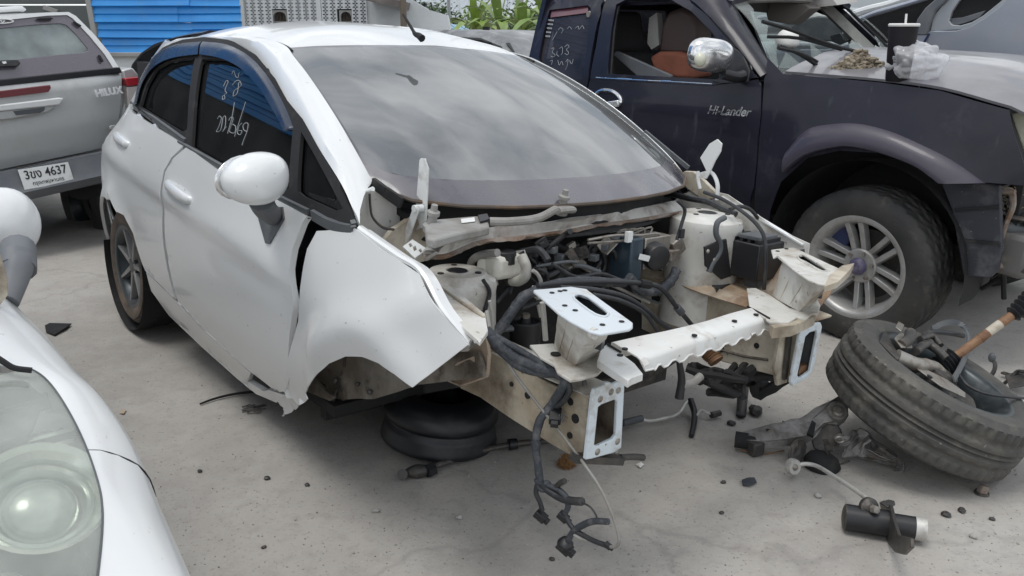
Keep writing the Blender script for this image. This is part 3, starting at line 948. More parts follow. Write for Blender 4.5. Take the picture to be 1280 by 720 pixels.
# cowl: dark tray below the screen, pale lower panel, rusty lip
ys = [-.66 + 1.32*i/40 for i in range(41)]
def wsx(y): return curve_pt(ws_bot, max(-1, min(1, y/.69))).x
tray = [[V((wsx(y) + dx, y, z)) for y in ys] for dx, z in ((-.05, .955), (-.045, .86), (-.01, .845), (.0, .85))]
obj('cowl_tray', MB().sheet(tray), M['blackdull'], car, solid=.01)
def cn(p, a): return noise.noise(p*8 + V((a, a*.3, 2.2)))
c_top = catmull([P(px, py - 2, z=.905) for px, py in ((545,316),(560,306),(586,298),(613,286),(655,283),(697,279),(750,271),(800,261),(846,252))], 6)
c_low = catmull([P(px, py - 7, z=.878) for px, py in ((529,322),(556,322),(588,309),(612,303),(655,299),(700,293),(755,284),(805,277),(856,268))], 6)
rows = []
for a, b in zip(c_top, c_low):
    rows.append([a + V((-.05,0,-.03)), a + V((0,0,.0)), a.lerp(b,.3) + V((0,0,.006 + .006*cn(a,1))), a.lerp(b,.7) + V((0,0,.003 + .006*cn(a,4))), b + V((.004*cn(a,7),0,0)), b + V((.004,0,-.010))])
cowl = obj('cowl_panel', MB().sheet(rows), mat('weathered_cowl', (.50, .49, .46), .55, var=(5, (.30,.28,.26), .42, .62), dirt=(9, (.16,.13,.11), .5, .68)), car, solid=.008)
rows = []
for b in c_low:
    rows.append([b + V((.002,0,-.004)), b + V((.007 + .006*cn(b*3,3),0,-.007 + .004*cn(b*4,1))), b + V((.011 + .010*cn(b*3,5),0,-.013 + .008*cn(b*4,6))), b + V((.004,0,-.018))])
obj('cowl_lip', MB().sheet(rows), M['rusty'], cowl, solid=.003)
# wiper linkage
cast = z3([(262,325),(300,300),(440,288),(490,290),(495,325),(470,332),(380,350),(300,372),(268,368)], 2.881, 440, 170)
lk = plate('wiper_linkage', cast, V((0,0,-.025)), M['grey_cast'], bev=.006, z=.945)
obj('linkage_tube', MB().tube([P(612,277,z=.945), P(640,277,z=.945), P(672,273,z=.948), P(694,262,z=.955)], .0125, 10, 5), M['grey_cast'], lk)
for px, py, zz in ((540, 277, .945), (703, 256, .955)):
    p = P(px, py, z=zz)
    obj('wiper_pivot', MB().lathe([(0,-.03),(.022,-.03),(.024,-.012),(.014,-.006),(.013,.018),(.018,.02),(.018,.03),(.010,.034),(.009,.05),(0,.05)], p, (.25,0,1), 16), M['grey_cast'], lk)
p = P(708,262,z=.945)
obj('pivot_arm', MB().tube([p + V((0,-.04,0)), p, p + V((-.01,.03,-.004))], .02, 10, 4, .6), M['grey_cast'], lk)
plate('maker_label', [(576,274),(593,272),(594,277),(577,279)], V((0,0,.001)), M['plate'], parent=lk, bev=None, z=.947)
plate('linkage_socket', [(597,271),(609,269),(612,276),(600,279)], V((0,0,.006)), M['black'], parent=lk, z=.947)
# A-pillar foot and bulkhead end
plate('pillar_foot', [(449,262),(456,244),(465,236),(480,243),(517,262),(505,276),(494,288),(478,303),(463,294),(450,282)], V((-.02,.0,0)), M['white_bay'], jit=.004, x=-.235)
obj('pillar_fold', MB().tube(poly([(444,262),(448,250),(456,241),(466,236)], y=-.735), .007, 8, 5), M['white'], car)
obj('pillar_seam', MB().tube(poly([(462,242),(463,258),(466,272),(478,284),(492,287)], y=-.718), .004, 6, 5), M['iron'], car)
plate('bulkhead_end', [(478,303),(492,287),(520,268),(540,290),(548,322),(520,330),(500,318)], V((-.02,0,0)), M['cream'], jit=.004, x=-.17)
# bonnet hinges
hg = plate('bonnet_hinge', z3([(375,455),(358,345),(378,90),(385,80),(410,82),(412,95),(428,140),(415,430),(400,470),(355,482)], 4.5, 440, 180), V((0,.005,0)), M['hinge'], bev=.0015, y=-.60)
plate('hinge_link', z3([(345,350),(370,345),(372,372),(330,500),(300,565),(275,560),(290,500)], 4.5, 440, 180), V((0,.006,0)), M['hinge'], parent=hg, bev=.0015, y=-.63)
plate('hinge_link', z3([(250,470),(350,400),(360,420),(290,480),(262,545),(240,550)], 4.5, 440, 180), V((0,.006,0)), M['hinge'], parent=hg, bev=.0015, y=-.615)
pp = P(517,261,y=-.635)
obj('hinge_pin', MB().cyl(pp, pp + V((0,.03,0)), .011, .011, 12), M['hinge'], hg)
plate('hinge_foot', z3([(285,575),(340,535),(425,590),(355,640)], 4.5, 440, 180), V((0,0,-.006)), M['hinge'], holes=[z3([(318,562),(330,555),(342,572),(328,580)], 4.5, 440, 180), z3([(342,578),(358,572),(366,592),(350,602)], 4.5, 440, 180), z3([(375,595),(388,588),(398,603),(385,612)], 4.5, 440, 180)], parent=hg, bev=.001, z=.872)
hg2 = plate('bonnet_hinge', z3([(440,120),(470,112),(450,70),(480,25),(505,10),(520,25),(516,50),(498,80),(480,120),(470,138),(452,135)], 2.572, 700, 170), V((0,.006,0)), M['hinge'], bev=.0015, y=.60)
obj('hinge_link', MB().tube(poly([(887,214),(893,220),(897,232),(896,250)], y=.62), .010, 8, 5, .6), M['hinge'], hg2)
obj('hinge_link', MB().tube(poly([(872,214),(873,226),(875,236)], y=.60), .007, 8, 4), M['hinge'], hg2)
plate('hinge_foot', [(862,232),(874,228),(884,238),(880,246),(868,244)], V((0,0,-.006)), M['hinge'], parent=hg2, z=.90)
# strut towers
def tower(c, r, h, parent=car):
    t = obj('strut_tower', MB().lathe([(0,0),(r*.28,0),(r*.30,.008),(r*.72,.006),(r*.78,-.004),(r*.98,-.014),(r*1.02,-.03),(r*1.0,-.05),(r*1.06,-h)], c, (0.02,0,1), 40), M['white_bay'], parent, 45)
    obj('strut_hole', MB().lathe([(0,.009),(r*.24,.009),(r*.26,.0065)], c, (.02,0,1), 20), M['black'], t)
    for k in range(3):
        a = k*2.09 + .6
        q = c + V((math.cos(a)*r*.55, math.sin(a)*r*.55, .006))
        obj('stud_hole', MB().cyl(q, q + V((0,0,.003)), .010, .010, 12), M['black'], t)
    return t
cR = P(572, 341, y=-.545)
tR = tower(cR, .115, .20)
cL = P(884, 268, y=.53)
tL = tower(cL, .130, .40)
obj('tower_weld', MB().tube([V((cL.x + .125*math.cos(a), cL.y + .125*math.sin(a), cL.z - .05)) for a in [(-2.6 + .2*i) for i in range(15)]], .003, 6, 1), M['cream'], tL)
# inner wing panel right (under the fender lip) and its brackets
plate('inner_wing', [(524,344),(545,347),(566,360),(590,378),(606,392),(610,414),(600,428),(580,410),(556,383)], V((0,0,-.012)), M['white_bay'], jit=.003, z=.765)
obj('wing_seam', MB().tube(poly([(540,352),(566,370),(592,388),(606,396)], z=.768), .004, 6, 4), M['cream'], car)
plate('wing_bracket', [(604,392),(607,388),(612,420),(600,446),(586,436)], V((0,.01,0)), M['white_bay'], y=-.60, bev=.001)
for px, py in ((548,368),(556,374)): spot(px, py, .006, car, z=.766)
# right chassis rail with open end flange
X0 = .53
fo = [(732,575),(741,494),(743,487),(756,481),(757,478),(764,478),(765,481),(777,476),(781,481),(777,560),(768,566),(739,574)]
fi = [(743,556),(748,509),(752,506),(768,500),(772,502),(770,544),(766,549),(746,558)]
rail = plate('rail_flange', fo, V((-.012,0,0)), mat('pale_primer', (.60,.66,.70), .45, dirt=(14,(.36,.34,.30),.52,.7), speck=(50,(.2,.17,.13),.66,.72)), holes=[fi], x=X0, bev=.003)
for px, py in ((750.5,499),(764,490),(773,488),(772,552),(747,565)):
    p = P(px, py, x=X0)
    obj('flange_bolt', MB().lathe([(0,.004),(.005,.004),(.007,.001),(.010,0)], p, (1,0,0), 12), M['steel'], rail)
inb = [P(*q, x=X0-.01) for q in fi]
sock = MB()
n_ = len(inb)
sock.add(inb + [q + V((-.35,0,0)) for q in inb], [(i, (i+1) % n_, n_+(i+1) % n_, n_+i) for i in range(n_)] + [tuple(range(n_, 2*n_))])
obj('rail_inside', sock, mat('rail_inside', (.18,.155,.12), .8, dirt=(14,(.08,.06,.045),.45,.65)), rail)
ys0, ys1 = min(q.y for q in inb) - .012, max(q.y for q in inb) + .012
side_px = [(736,494),(716,489),(700,486),(668,470),(640,452),(606,428),(588,440),(570,470),(575,486),(600,497),(640,524),(690,556),(728,577)]
sp = [P(*q, y=ys0) for q in side_px]
rs = MB().prism(sp, V((0, .012, 0)))
rail_side = obj('rail_side', rs.jitter(.003, 14), M['cream'], car, 40, bevel=.003)
top = MB().sheet([[V((x, ys0 + (ys1-ys0)*k/4, .565 + .0*x - .012*(k in (0,4)) + noise.noise(V((x*8,k,2)))*.004)) for k in range(5)] for x in [-.3 + .81*i/16 for i in range(17)]])
obj('rail_top', top, M['white_bay'], car, 40, solid=.006)
obj('rail_inner_side', MB().sheet([[V((x, ys1, z)) for z in (.40,.45,.50,.56)] for x in (-.3,-.1,.1,.3,.51)]), M['cream'], car, solid=.008)
for px, py, r in ((714,502,.010),(720,523,.013),(713,544,.009),(690,512,.007),(660,494,.010),(640,480,.007)): 
    p = P(px, py, y=ys0); obj('punched_hole', MB().cyl(p + V((0,.004,0)), p + V((0,-.0045,0)), r, r, 14), M['blackdull'], rail_side, 30)
# lower tow eye foot beneath the flange
obj('rail_foot', MB().beam(P(716,572,x=.50), P(776,575,x=.52), .03, .02).tube(poly([(775,572),(790,571),(804,572)], x=.50), .010, 8, 3), M['iron'], rail)
# headlamp bracket, tan, below the fender tip
hb = plate('lamp_bracket', [(548,470),(566,452),(592,433),(607,420),(611,444),(609,470),(592,478),(576,482)], V((0,.01,0)), mat('tan_primer', (.42,.34,.26), .65, var=(6,(.30,.23,.17),.4,.65), dirt=(14,(.15,.11,.08),.55,.7)), y=-.66, jit=.003)
obj('bracket_pocket', MB().prism(poly([(562,466),(576,452),(597,444),(600,464),(580,474)], y=-.668), V((0,-.012,0)), [poly([(570,464),(580,455),(593,450),(594,461),(580,468)], y=-.668)]), hb.data.materials[0], hb, bevel=.002)
obj('bracket_rim', MB().tube(poly([(548,470),(576,482),(609,470),(611,444)], y=-.67), .004, 6, 1), hb.data.materials[0], hb)
# dirty inner arch
al = MB().panel([(q.x, q.z) for q in poly([(376,488),(398,452),(440,432),(500,430),(560,440),(600,440),(610,470),(560,476),(528,479),(500,489),(474,497),(450,498),(415,498),(398,492)], y=-.67)],
    lambda x, z: V((x, -.67 + noise.noise(V((x*7, z*7, 3)))*.025, z)), .025, flip=True)
obj('arch_liner', al, M['liner'], car, 50, solid=.01)
obj('liner_weld', MB().tube(poly([(434,440),(430,458),(426,475),(421,490),(417,500)], y=-.68), lambda t: .007 + .003*math.sin(t*40), 6, 6).jitter(.004, 40), M['iron'], car)
for px, py, r in ((419,475,.012),(447,480,.008),(462,490,.010)):
    p = P(px, py, y=-.70); obj('liner_bolt', MB().ell(p, (r, .01, r), None, 10, 6), M['iron'], car)
obj('torn_liner_edge', MB().prism(poly([(374,486),(392,474),(405,486),(418,497),(412,501),(395,494)], y=-.72), V((0,.01,0))).jitter(.004, 30), M['liner'], car)
# bracket towers either side of the bay
def mount(name, topL, hole, colT, colB, baseL, zt, zb, baseJ=0, parent=car, rag=None):
    tp = plate(name, topL, V((0,0,-.008)), M['white_bay'] if rag else mat('mount_white', (.60,.645,.68), .4, dirt=(12,(.45,.43,.38),.55,.72)), holes=[hole], z=zt, bev=.003, jit=baseJ*.3)
    lipq = poly(hole, z=zt + .001)
    obj('hole_rim', MB().tube(lipq + [lipq[0]], .0035, 6, 2), tp.data.materials[0], tp)
    hq = poly(hole, z=zt - .004)
    n = len(hq)
    obj('hole_wall', MB().add(hq + [q + V((-.005,0,-.09)) for q in hq], [(i, (i+1) % n, n+(i+1) % n, n+i) for i in range(n)] + [tuple(range(n, 2*n))]), M['alloy_dark'], tp)
    a, b, c = poly(colT, z=zt - .008)
    d = a + c - b
    a2, b2, c2 = poly(colB, z=zb)
    d2 = a2 + c2 - b2
    rows = []
    for t in (0, .12, .35, .5, .65, .88, 1):
        row = []
        for s0, s1, e0, e1 in ((a,b,a2,b2),(b,c,b2,c2),(c,d,c2,d2),(d,a,d2,a2)):
            for k in range(4):
                f = k/4
                q = s0.lerp(s1, f).lerp(e0.lerp(e1, f), t)
                ce = ((a+c)/2).lerp((a2+c2)/2, t)
                bul = (.94 if k == 0 else 1.0) - (.02 if abs(t-.5) < .1 else 0)
                row.append(ce + (q - ce)*bul + noise.noise_vector(q*18)*.004)
        rows.append(row + [row[0]])
    obj('mount_column', MB().sheet(rows), M['white_bay'], tp, 45, solid=.003)
    for t, (s0, s1) in ((.33, (a,b)), (.66, (a,b)), (.5, (b,c))):
        p0 = s0.lerp(s1, t); e0, e1 = (a2, b2) if s0 is a else (b2, c2)
        p1 = e0.lerp(e1, t)
        off = (s1 - s0).cross(V((0,0,1))).normalized()*.002
        obj('column_seam', MB().tube([p0 + off*.5, p0.lerp(p1,.5) + off*1.5, p1 + off*1.5], .0016, 5, 3), M['cream'], tp)
    bs = plate('mount_base', baseL, V((0,0,-.008)), M['white_bay'], parent=tp, z=zb, bev=.002, jit=baseJ)
    return tp
mR = mount('lamp_mount', [(667,362),(679,361),(713,358),(733,361),(737,364),(791,403),(791,408),(787,411),(751,417),(738,414),(713,401),(698,391),(678,373),(667,364)],
      [(717,370),(724,368),(736,372),(758,389),(760,393),(756,396),(744,393),(729,383),(718,374)],
      [(698,390),(739,413),(763,414)], [(691,434),(719,458),(750,440)],
      [(662,431),(691,429),(719,440),(749,440),(762,452),(747,467),(726,473),(713,475),(697,465),(693,456),(675,446)], .785, .635)
for px, py in ((700,364),(706,363),(690,366),(706,382),(719,388),(753,406),(777,402)):
    p = P(px, py, z=.786); obj('punched_hole', MB().cyl(p, p + V((0,0,.0015)), .007, .007, 12), M['blackdull'], mR, 30)
p = P(740,416,z=.775); obj('captive_nut', MB().cyl(p, p + V((.012,0,0)), .014, .014, 12), M['white_bay'], mR)
p = P(694.5,443,z=.637); obj('punched_hole', MB().cyl(p, p + V((0,0,.003)), .014, .014, 14), M['blackdull'], mR, 30)
mL = mount('lamp_mount', [(964,312),(970,311),(992,309),(999,312),(1039,331),(1055,338),(1067,329),(1064,336),(1051,349),(1034,356),(1023,354),(1010,349),(991,336),(972,320),(967,322)],
      [(997,320),(1005,319),(1032,336),(1034,339),(1023,338),(1000,325)],
      [(978,326),(1030,355),(1046,348)], [(965,369),(1000,390),(1020,378)],
      [(933,360),(945,360),(962,368),(988,384),(1020,373),(1026,381),(1022,392),(1014,392),(1008,399),(997,397),(985,403),(962,402),(935,383)], .80, .665, .006, rag=True)
obj('torn_edge', MB().prism(poly([(1036,344),(1052,334),(1067,328),(1063,338),(1046,352),(1030,357)], z=.803), V((0,0,-.02))).jitter(.008, 40), M['cream'], mL)
obj('torn_edge', MB().prism(poly([(962,402),(985,398),(1000,392),(1012,380),(1024,382),(1018,396),(1004,402),(990,408),(968,410)], z=.66), V((0,0,-.03))).jitter(.010, 40), M['cream'], mL)
for px, py in ((983,311),(972,314)):
    p = P(px, py, z=.801); obj('punched_hole', MB().cyl(p, p + V((0,0,.0015)), .007, .007, 12), M['blackdull'], mL, 30)
M['white_worn'] = mat('worn_white_beam', (0.68, 0.685, 0.67), 0.45, coat=.1, var=(5,(.60,.59,.56),.4,.7), dirt=(9,(.33,.29,.24),.56,.78), speck=(45,(.2,.16,.12),.67,.74))
# front cross beam with torn scalloped lower edge
far = [(764,428),(800,420),(835,413),(880,402),(912,392),(938,385)]
near = [(800,449),(820,444),(860,430),(905,416),(940,405),(964,398)]
low = [(806,462),(822,458),(860,446),(905,432),(940,419),(966,409)]
fa, ne = catmull([P(*q, z=.668) for q in far], 8), catmull([P(*q, z=.655) for q in near], 8)
lo = catmull([V((0,0,0)) + P(*q, x=P(*r_, z=.655).x + .006) for q, r_ in zip(low, near)], 8)
rows = []
for i, (a, b, c) in enumerate(zip(fa, ne, lo)):
    sc = .007*(1 if (i % 4) < 2 else -.6) if 6 < i < 38 else 0
    back = a + V((-.004, 0, -.05))
    rows.append([back, a, a.lerp(b,.08) + V((0,0,.003)), a.lerp(b,.9) + V((0,0,.003)), b, b + V((.004,0,-.006)), c + V((0,0,sc)), c + V((.004,0,sc-.002))])
bm_ = obj('cross_beam', MB().sheet(rows), M['white_worn'], car, 35, solid=.004)
for px, py in ((868,420),(918,402),(945,394),(781,437),(775,445)):
    p = P(px, py, z=.664); obj('punched_hole', MB().cyl(p, p + V((0,0,.004)), .008, .008, 12), M['blackdull'], bm_, 30)
M['white_worn2'] = M['white_worn']
plate('beam_end', [(751,436),(760,429),(793,454),(804,467),(790,472),(785,476),(764,462),(747,450)], V((0,0,-.02)), M['white_worn'], parent=bm_, z=.665, jit=.002)
plate('beam_tab', [(800,452),(806,447),(812,456),(805,460)], V((0,0,.004)), M['white_bay'], parent=bm_, z=.672)
obj('beam_groove', MB().tube([P(759,430,z=.669), P(776,440,z=.669)], .003, 6, 1), M['blackdull'], bm_)
obj('beam_groove', MB().tube(poly([(934,383),(948,390),(962,398)], z=.667), .003, 6, 1), M['blackdull'], bm_)
# left rail
foL = [(989,478),(1000,418),(1004,411),(1013,406),(1016,402),(1020,404),(1026,403),(1028,408),(1017,462),(1010,472),(991,483)]
fiL = [(997,469),(1007,421),(1012,416),(1021,413),(1022,417),(1013,464),(1000,473)]
railL = plate('rail_flange', foL, V((-.012,0,0)), rail.data.materials[0], holes=[fiL], x=X0, bev=.003)
inb = [P(*q, x=X0-.01) for q in fiL]
n_ = len(inb)
obj('rail_inside', MB().add(inb + [q + V((-.16,0,0)) for q in inb], [(i, (i+1) % n_, n_+(i+1) % n_, n_+i) for i in range(n_)] + [tuple(range(n_, 2*n_))]), M['trim'], railL)
obj('rail_mud', MB().prism(poly([(998,468),(1001,458),(1014,455),(1012,465),(1001,472)], x=X0-.02), V((-.1,0,0))), M['rustrod'], railL)
yl0, yl1 = min(q.y for q in inb) - .014, max(q.y for q in inb) + .014
rl = MB().prism([V((x, yl0, z)) for x, z in ((X0-.012,.40),(X0-.012,.60),(.3,.62),(0,.64),(-.25,.64),(-.25,.40),(.1,.37),(.3,.38))], V((0, .01, 0)))
rsl = obj('rail_side', rl, M['cream'], car, bevel=.004)
obj('rail_top', MB().sheet([[V((x, yl0 + (yl1-yl0+.06)*k/4, .645 - .05*max(0,x)/.5 + noise.noise(V((x*9,k,7)))*.006)) for k in range(5)] for x in [-.25 + .77*i/16 for i in range(17)]]), mat('rust_streaked_cream', (.52,.47,.38), .65, var=(5,(.32,.22,.14),.4,.62), dirt=(9,(.22,.13,.07),.52,.7)), car, 40, solid=.006)
for px, py, r in ((868,404,.012),(820,372,.02),(902,436,.012),(946,432,.010)):
    p = P(px, py, y=yl0); obj('punched_hole', MB().cyl(p + V((0,.004,0)), p + V((0,-.004,0)), r, r, 14), M['blackdull'], rsl, 30)
obj('rail_groove', MB().tube(poly([(880,430),(905,438),(930,445),(960,450)], y=yl0-.002), .005, 6, 4), M['liner'], rsl)
obj('rail_end_wear', MB().beam(P(988,410,x=.50), P(981,474,x=.50), .008, .02), M['iron'], rsl)
# left inner wing: pale panel, its rolled edge, and shelf behind the tower
iw = MB().panel([(q.x, q.z) for q in poly([(838,246),(866,236),(902,244),(930,262),(962,288),(1004,306),(1000,340),(975,352),(940,372),(890,395),(850,380)], y=.66)],
      lambda x, z: V((x, .70 - .08*max(0, .75 - z)/.3 + noise.noise(V((x*6, z*6, 8)))*.012, z)), .03)
iwo = obj('inner_wing', iw, M['white_bay'], car, 50, solid=.006)
obj('wing_edge', MB().beam(P(904,246,y=.70), P(945,270,y=.71), .03, .008).beam(P(945,270,y=.71), P(1005,306,y=.70), .022, .006), M['white'], iwo)
rows = []
for i_ in range(15):
    x = -.12 + .62*i_/14
    rows.append([V((x, y, z + noise.noise(V((x*9, y*9, 4)))*.010)) for y, z in ((.40,.615),(.44,.632),(.50,.612),(.57,.622),(.63,.66),(.69,.73))])
obj('wing_shelf', MB().sheet(rows), mat('rust_streaked_shelf', (.46,.41,.33), .65, var=(6,(.27,.18,.115),.36,.6), dirt=(9,(.15,.10,.065),.5,.68)), car, 50, solid=.006)
plate('wing_gusset', [(866,214),(880,226),(900,246),(880,250),(858,236),(846,222),(856,214)], V((0,.02,0)), M['cream'], jit=.004, y=.69)
plate('black_mount', [(992,315),(1000,312),(1001,326),(993,330)], V((0,.03,0)), M['black'], y=.64)
# brake fluid reservoir
rp = P(627, 345, y=-.40)
rsv = obj('brake_reservoir', MB().box(rp + V((0,0,.035)), (.085, .105, .075)), M['reservoir'], car, bevel=.018)
cp_ = P(631, 322, y=-.40)
cap = MB().lathe([(0,.022),(.030,.022),(.034,.018),(.035,-.016),(.030,-.018)], cp_, (0,0,1), 28, fn=lambda j, k, r, h: (r - (.002 if (k % 2 and 1 < j < 4) else 0), h))
obj('reservoir_cap', cap, M['black'], rsv)
obj('reservoir_neck', MB().cyl(P(606,330,y=-.44) - V((0,0,.02)), P(606,330,y=-.44) + V((0,0,.02)), .024, .022, 16), M['reservoir'], rsv)
obj('pipe_stub', MB().tube(poly([(588,342),(590,326),(604,318),(622,316)], y=-.46), .012, 10, 4), M['grey_cast'], rsv)
obj('reservoir_hose', MB().tube(poly([(652,320),(657,332),(657,344),(649,351),(640,351)], y=-.38), .016, 12, 5), mat('pale_hose', (.44,.43,.39), .6, dirt=(14,(.25,.23,.2),.5,.7)), rsv)
obj('hose_clamp', MB().tube(poly([(640,351),(622,349)], y=-.38), .017, 12, 1), M['iron'], rsv)
obj('hose_end', MB().ell(P(616,351,y=-.40), (.022,.02,.02), None, 14, 8), M['reservoir'], rsv)
obj('black_hose', MB().tube(poly([(645,316),(657,314),(672,312),(680,318),(685,326)], y=-.34), .011, 10, 5), M['hose'], rsv)
plate('hose_label', [(644,314),(655,312.5),(656,317),(645,318.5)], V((.004,0,.002)), M['plate'], parent=rsv, bev=None, y=-.36)
# anti-lock brake unit
ab = P(808, 312, x=.02)
abs_ = obj('brake_unit', MB().box(ab, (.10, .13, .11)), M['steel'], car, bevel=.004)
mo_ = P(822, 322, x=.10)
obj('pump_motor', MB().lathe([(0,.012),(.03,.012),(.043,.008),(.047,.0),(.047,-.09)], mo_, (.9,-.25,-.1), 28), M['black'], abs_)
plate('motor_label', [(800,317),(813,320),(810,327),(798,324)], V((.002,0,0)), M['plate'], parent=abs_, bev=None, x=.098)
obj('control_box', MB().box(P(782,322,x=.03), (.10,.06,.15)), mat('blue_black', (.03,.05,.07), .4, dirt=(10,(.1,.12,.14),.5,.8)), abs_, bevel=.006)
for k, px in enumerate((792,799,806,813)):
    obj('brake_pipe', MB().tube(poly([(px,305),(px-1,292+k),(px-8+3*k,287-k),(px-30+2*k,290+k)], x=.02), .0035, 6, 4), M['steel'], abs_)
obj('brake_pipe', MB().tube(poly([(735,300),(770,294),(800,294),(822,292),(826,300),(826,316)], x=.06), .0045, 6, 4), M['steel'], abs_)
obj('brake_pipe', MB().tube(poly([(735,304),(790,300),(814,297),(819,303),(819,310)], x=.05), .0045, 6, 4), M['steel'], abs_)
obj('pipe_clip', MB().box(P(786,296,x=.07), (.015,.024,.035)), M['plate'], abs_)
obj('valve_block', MB().box(P(843,307,x=.05), (.05,.055,.06), Matrix.Rotation(.5,3,'X')).box(P(838,318,x=.06), (.05,.05,.04)), M['steel'], car, bevel=.004)
# fuse box with ribs, on its black bracket
fb0 = P(930, 319, y=.60)
fb = obj('fuse_box', MB().box(fb0, (.225, .15, .13)), M['black'], car, bevel=.005)
for k in range(7):
    obj('fuse_box_rib', MB().box(fb0 + V((-.095 + .031*k, -.0, .068)), (.012, .14, .018)), M['black'], fb)
obj('fuse_box_lid', MB().box(fb0 + V((.055,-.01,.082)), (.09,.11,.014)), M['trim'], fb, bevel=.003)
plate('fuse_bracket', [(879,308),(893,302),(906,298),(912,345),(900,349),(880,332)], V((.008,0,0)), M['black'], parent=fb, x=cL.x + .145)
plate('fuse_tray', [(883,350),(905,343),(918,352),(896,362)], V((0,0,-.03)), M['black'], parent=fb, z=.64)
obj('fuse_foot', MB().beam(P(944,338,y=.60), P(944,362,y=.60), .05, .06), M['trim'], fb)
for px, py in ((884,314),(892,325)):
    p = P(px, py, x=cL.x + .15); obj('bracket_bolt', MB().ell(p, (.009,.009,.009), None, 10, 6), M['steel'], fb)
obj('tower_hose', MB().tube(poly([(906,272),(897,278),(895,292),(900,304),(899,316),(890,330),(886,340)], x=cL.x + .15), .010, 10, 5), M['trim'], car)
obj('fuse_cable', MB().tube(poly([(880,240),(905,250),(930,266),(948,283),(956,300),(957,330),(955,362)], y=.52), .007, 8, 5), M['hose'], car)
obj('wing_cable', MB().tube(poly([(838,242),(862,248),(884,252),(905,262),(920,268)], y=.60), .012, 8, 5), M['hose'], car)
# engine mount
em = P(657, 402, z=.60)
emo = obj('engine_mount', MB().lathe([(0,-.11),(.046,-.11),(.050,-.02),(.050,0),(.044,.004),(.038,-.004),(.020,-.008),(.016,.012),(0,.014)], em, (0,0,1), 28), M['black'], car)
obj('mount_bolt', MB().cyl(em + V((0,0,.012)), em + V((0,0,.026)), .013, .013, 6), M['steel'], emo)
obj('mount_arm', MB().tube(poly([(614,420),(625,412),(640,410)], z=.60), .018, 8, 3, .5), M['trim'], emo)
# hoses and looms through the bay
def hose(name, pts, r, m='hose', parent=car, n=8, j=0, **k):
    q = [P(a[0], a[1], **({('x' if len(a) == 2 else a[2]): a[3]} if len(a) > 2 else k)) for a in pts]
    mb = MB().tube(q, r, n, 6)
    if j: mb.jitter(j, 60)
    return obj(name, mb, M[m], parent, 60)
hose('wiring_loom', [(612,425),(630,404),(645,382),(660,368),(684,358),(712,352),(745,352),(780,354)], .015, 'loom', x=.16, j=.004)
hose('wiring_loom', [(672,357),(712,353),(760,352),(800,354),(826,360),(846,384),(866,408)], .0085, 'hose', x=.20)
hose('wiring_loom', [(700,360),(740,362),(778,370),(806,386),(826,404),(838,412)], .008, 'hose', x=.26)
hose('wiring_loom', [(740,368),(776,376),(806,392),(822,414)], .007, 'hose', x=.27)
hose('wiring_loom', [(786,346),(800,362),(820,364),(838,352),(846,336)], .017, 'loom', x=.10, j=.003)
hose('heater_pipe', [(668,296),(690,302),(706,310),(722,306)], .009, 'hose', x=-.04)
hose('heater_pipe', [(716,328),(736,338),(752,322),(772,308)], .010, 'hose', x=-.04)
hose('heater_pipe', [(684,336),(704,332),(708,346),(740,340),(760,316),(790,308)], .009, 'hose', x=-.02)
hose('heater_pipe', [(655,313),(662,322),(670,330),(664,338)], .005, 'hose', x=0)
for px, py in ((720,314),(724,326),(732,334)):
    p = P(px, py, x=-.02); obj('pipe_union', MB().tube([p + V((0,-.02,.01)), p, p + V((.0,.022,-.014))], .011, 8, 3), M['grey_cast'], car)
obj('pipe_union', MB().beam(P(710,310,x=.0), P(718,304,x=.0), .012, .018), M['steel'], car)
hose('fuel_pipe', [(666,338),(672,343),(676,352),(675,362),(673,378),(676,396)], .006, 'zinc', x=.12)
obj('pipe_clip', MB().beam(P(668,362,x=.14), P(682,370,x=.14), .03, .02).beam(P(670,372,x=.14), P(680,360,x=.14), .02, .016), M['reservoir'], car)
hose('pale_pipe', [(678,378),(680,400),(682,425)], .008, 'zinc', x=.24)
hose('bay_pipe', [(620,378),(640,355),(652,340)], .008, 'hose', x=.0)
hose('bay_pipe', [(652,385),(672,378),(690,372),(705,366)], .007, 'hose', x=.15)
hose('bay_pipe', [(612,376),(616,400),(614,428)], .005, 'zinc', x=.2)
# lower bay: gearbox cradle and steering rack seen dark behind the beam
lw = MB().tube([V((-.05,-.28,.27)), V((-.03,.0,.27)), V((-.03,.2,.27)), V((-.05,.52,.30))], .035, 10, 4)
lw.box((-.12, .12, .24), (.18, .7, .05))
obj('subframe', lw.jitter(.008, 12), M['iron'], car)
hose('rack_gaiter', [(896,452),(890,444),(884,438)], lambda t: .028 + .006*math.sin(t*40), 'rustrod', y=.36)
tl = MB()
for k in range(16):
    a = P(random.uniform(885,945), random.uniform(460,486), x=random.uniform(.2,.4))
    tl.tube([a, a + V((random.uniform(-.08,.08), random.uniform(-.06,.06), random.uniform(-.05,.04))), a + V((random.uniform(-.12,.12), random.uniform(-.1,.1), random.uniform(-.05,.05)))], random.uniform(.007,.022), 7, 4)
obj('crushed_linkage', tl.jitter(.012, 20), M['blackdull'], car)
obj('rail_guard', MB().prism(poly([(975,420),(990,404),(984,478),(972,482),(968,460)], x=.49), V((-.01,0,0))), M['cream'], car)
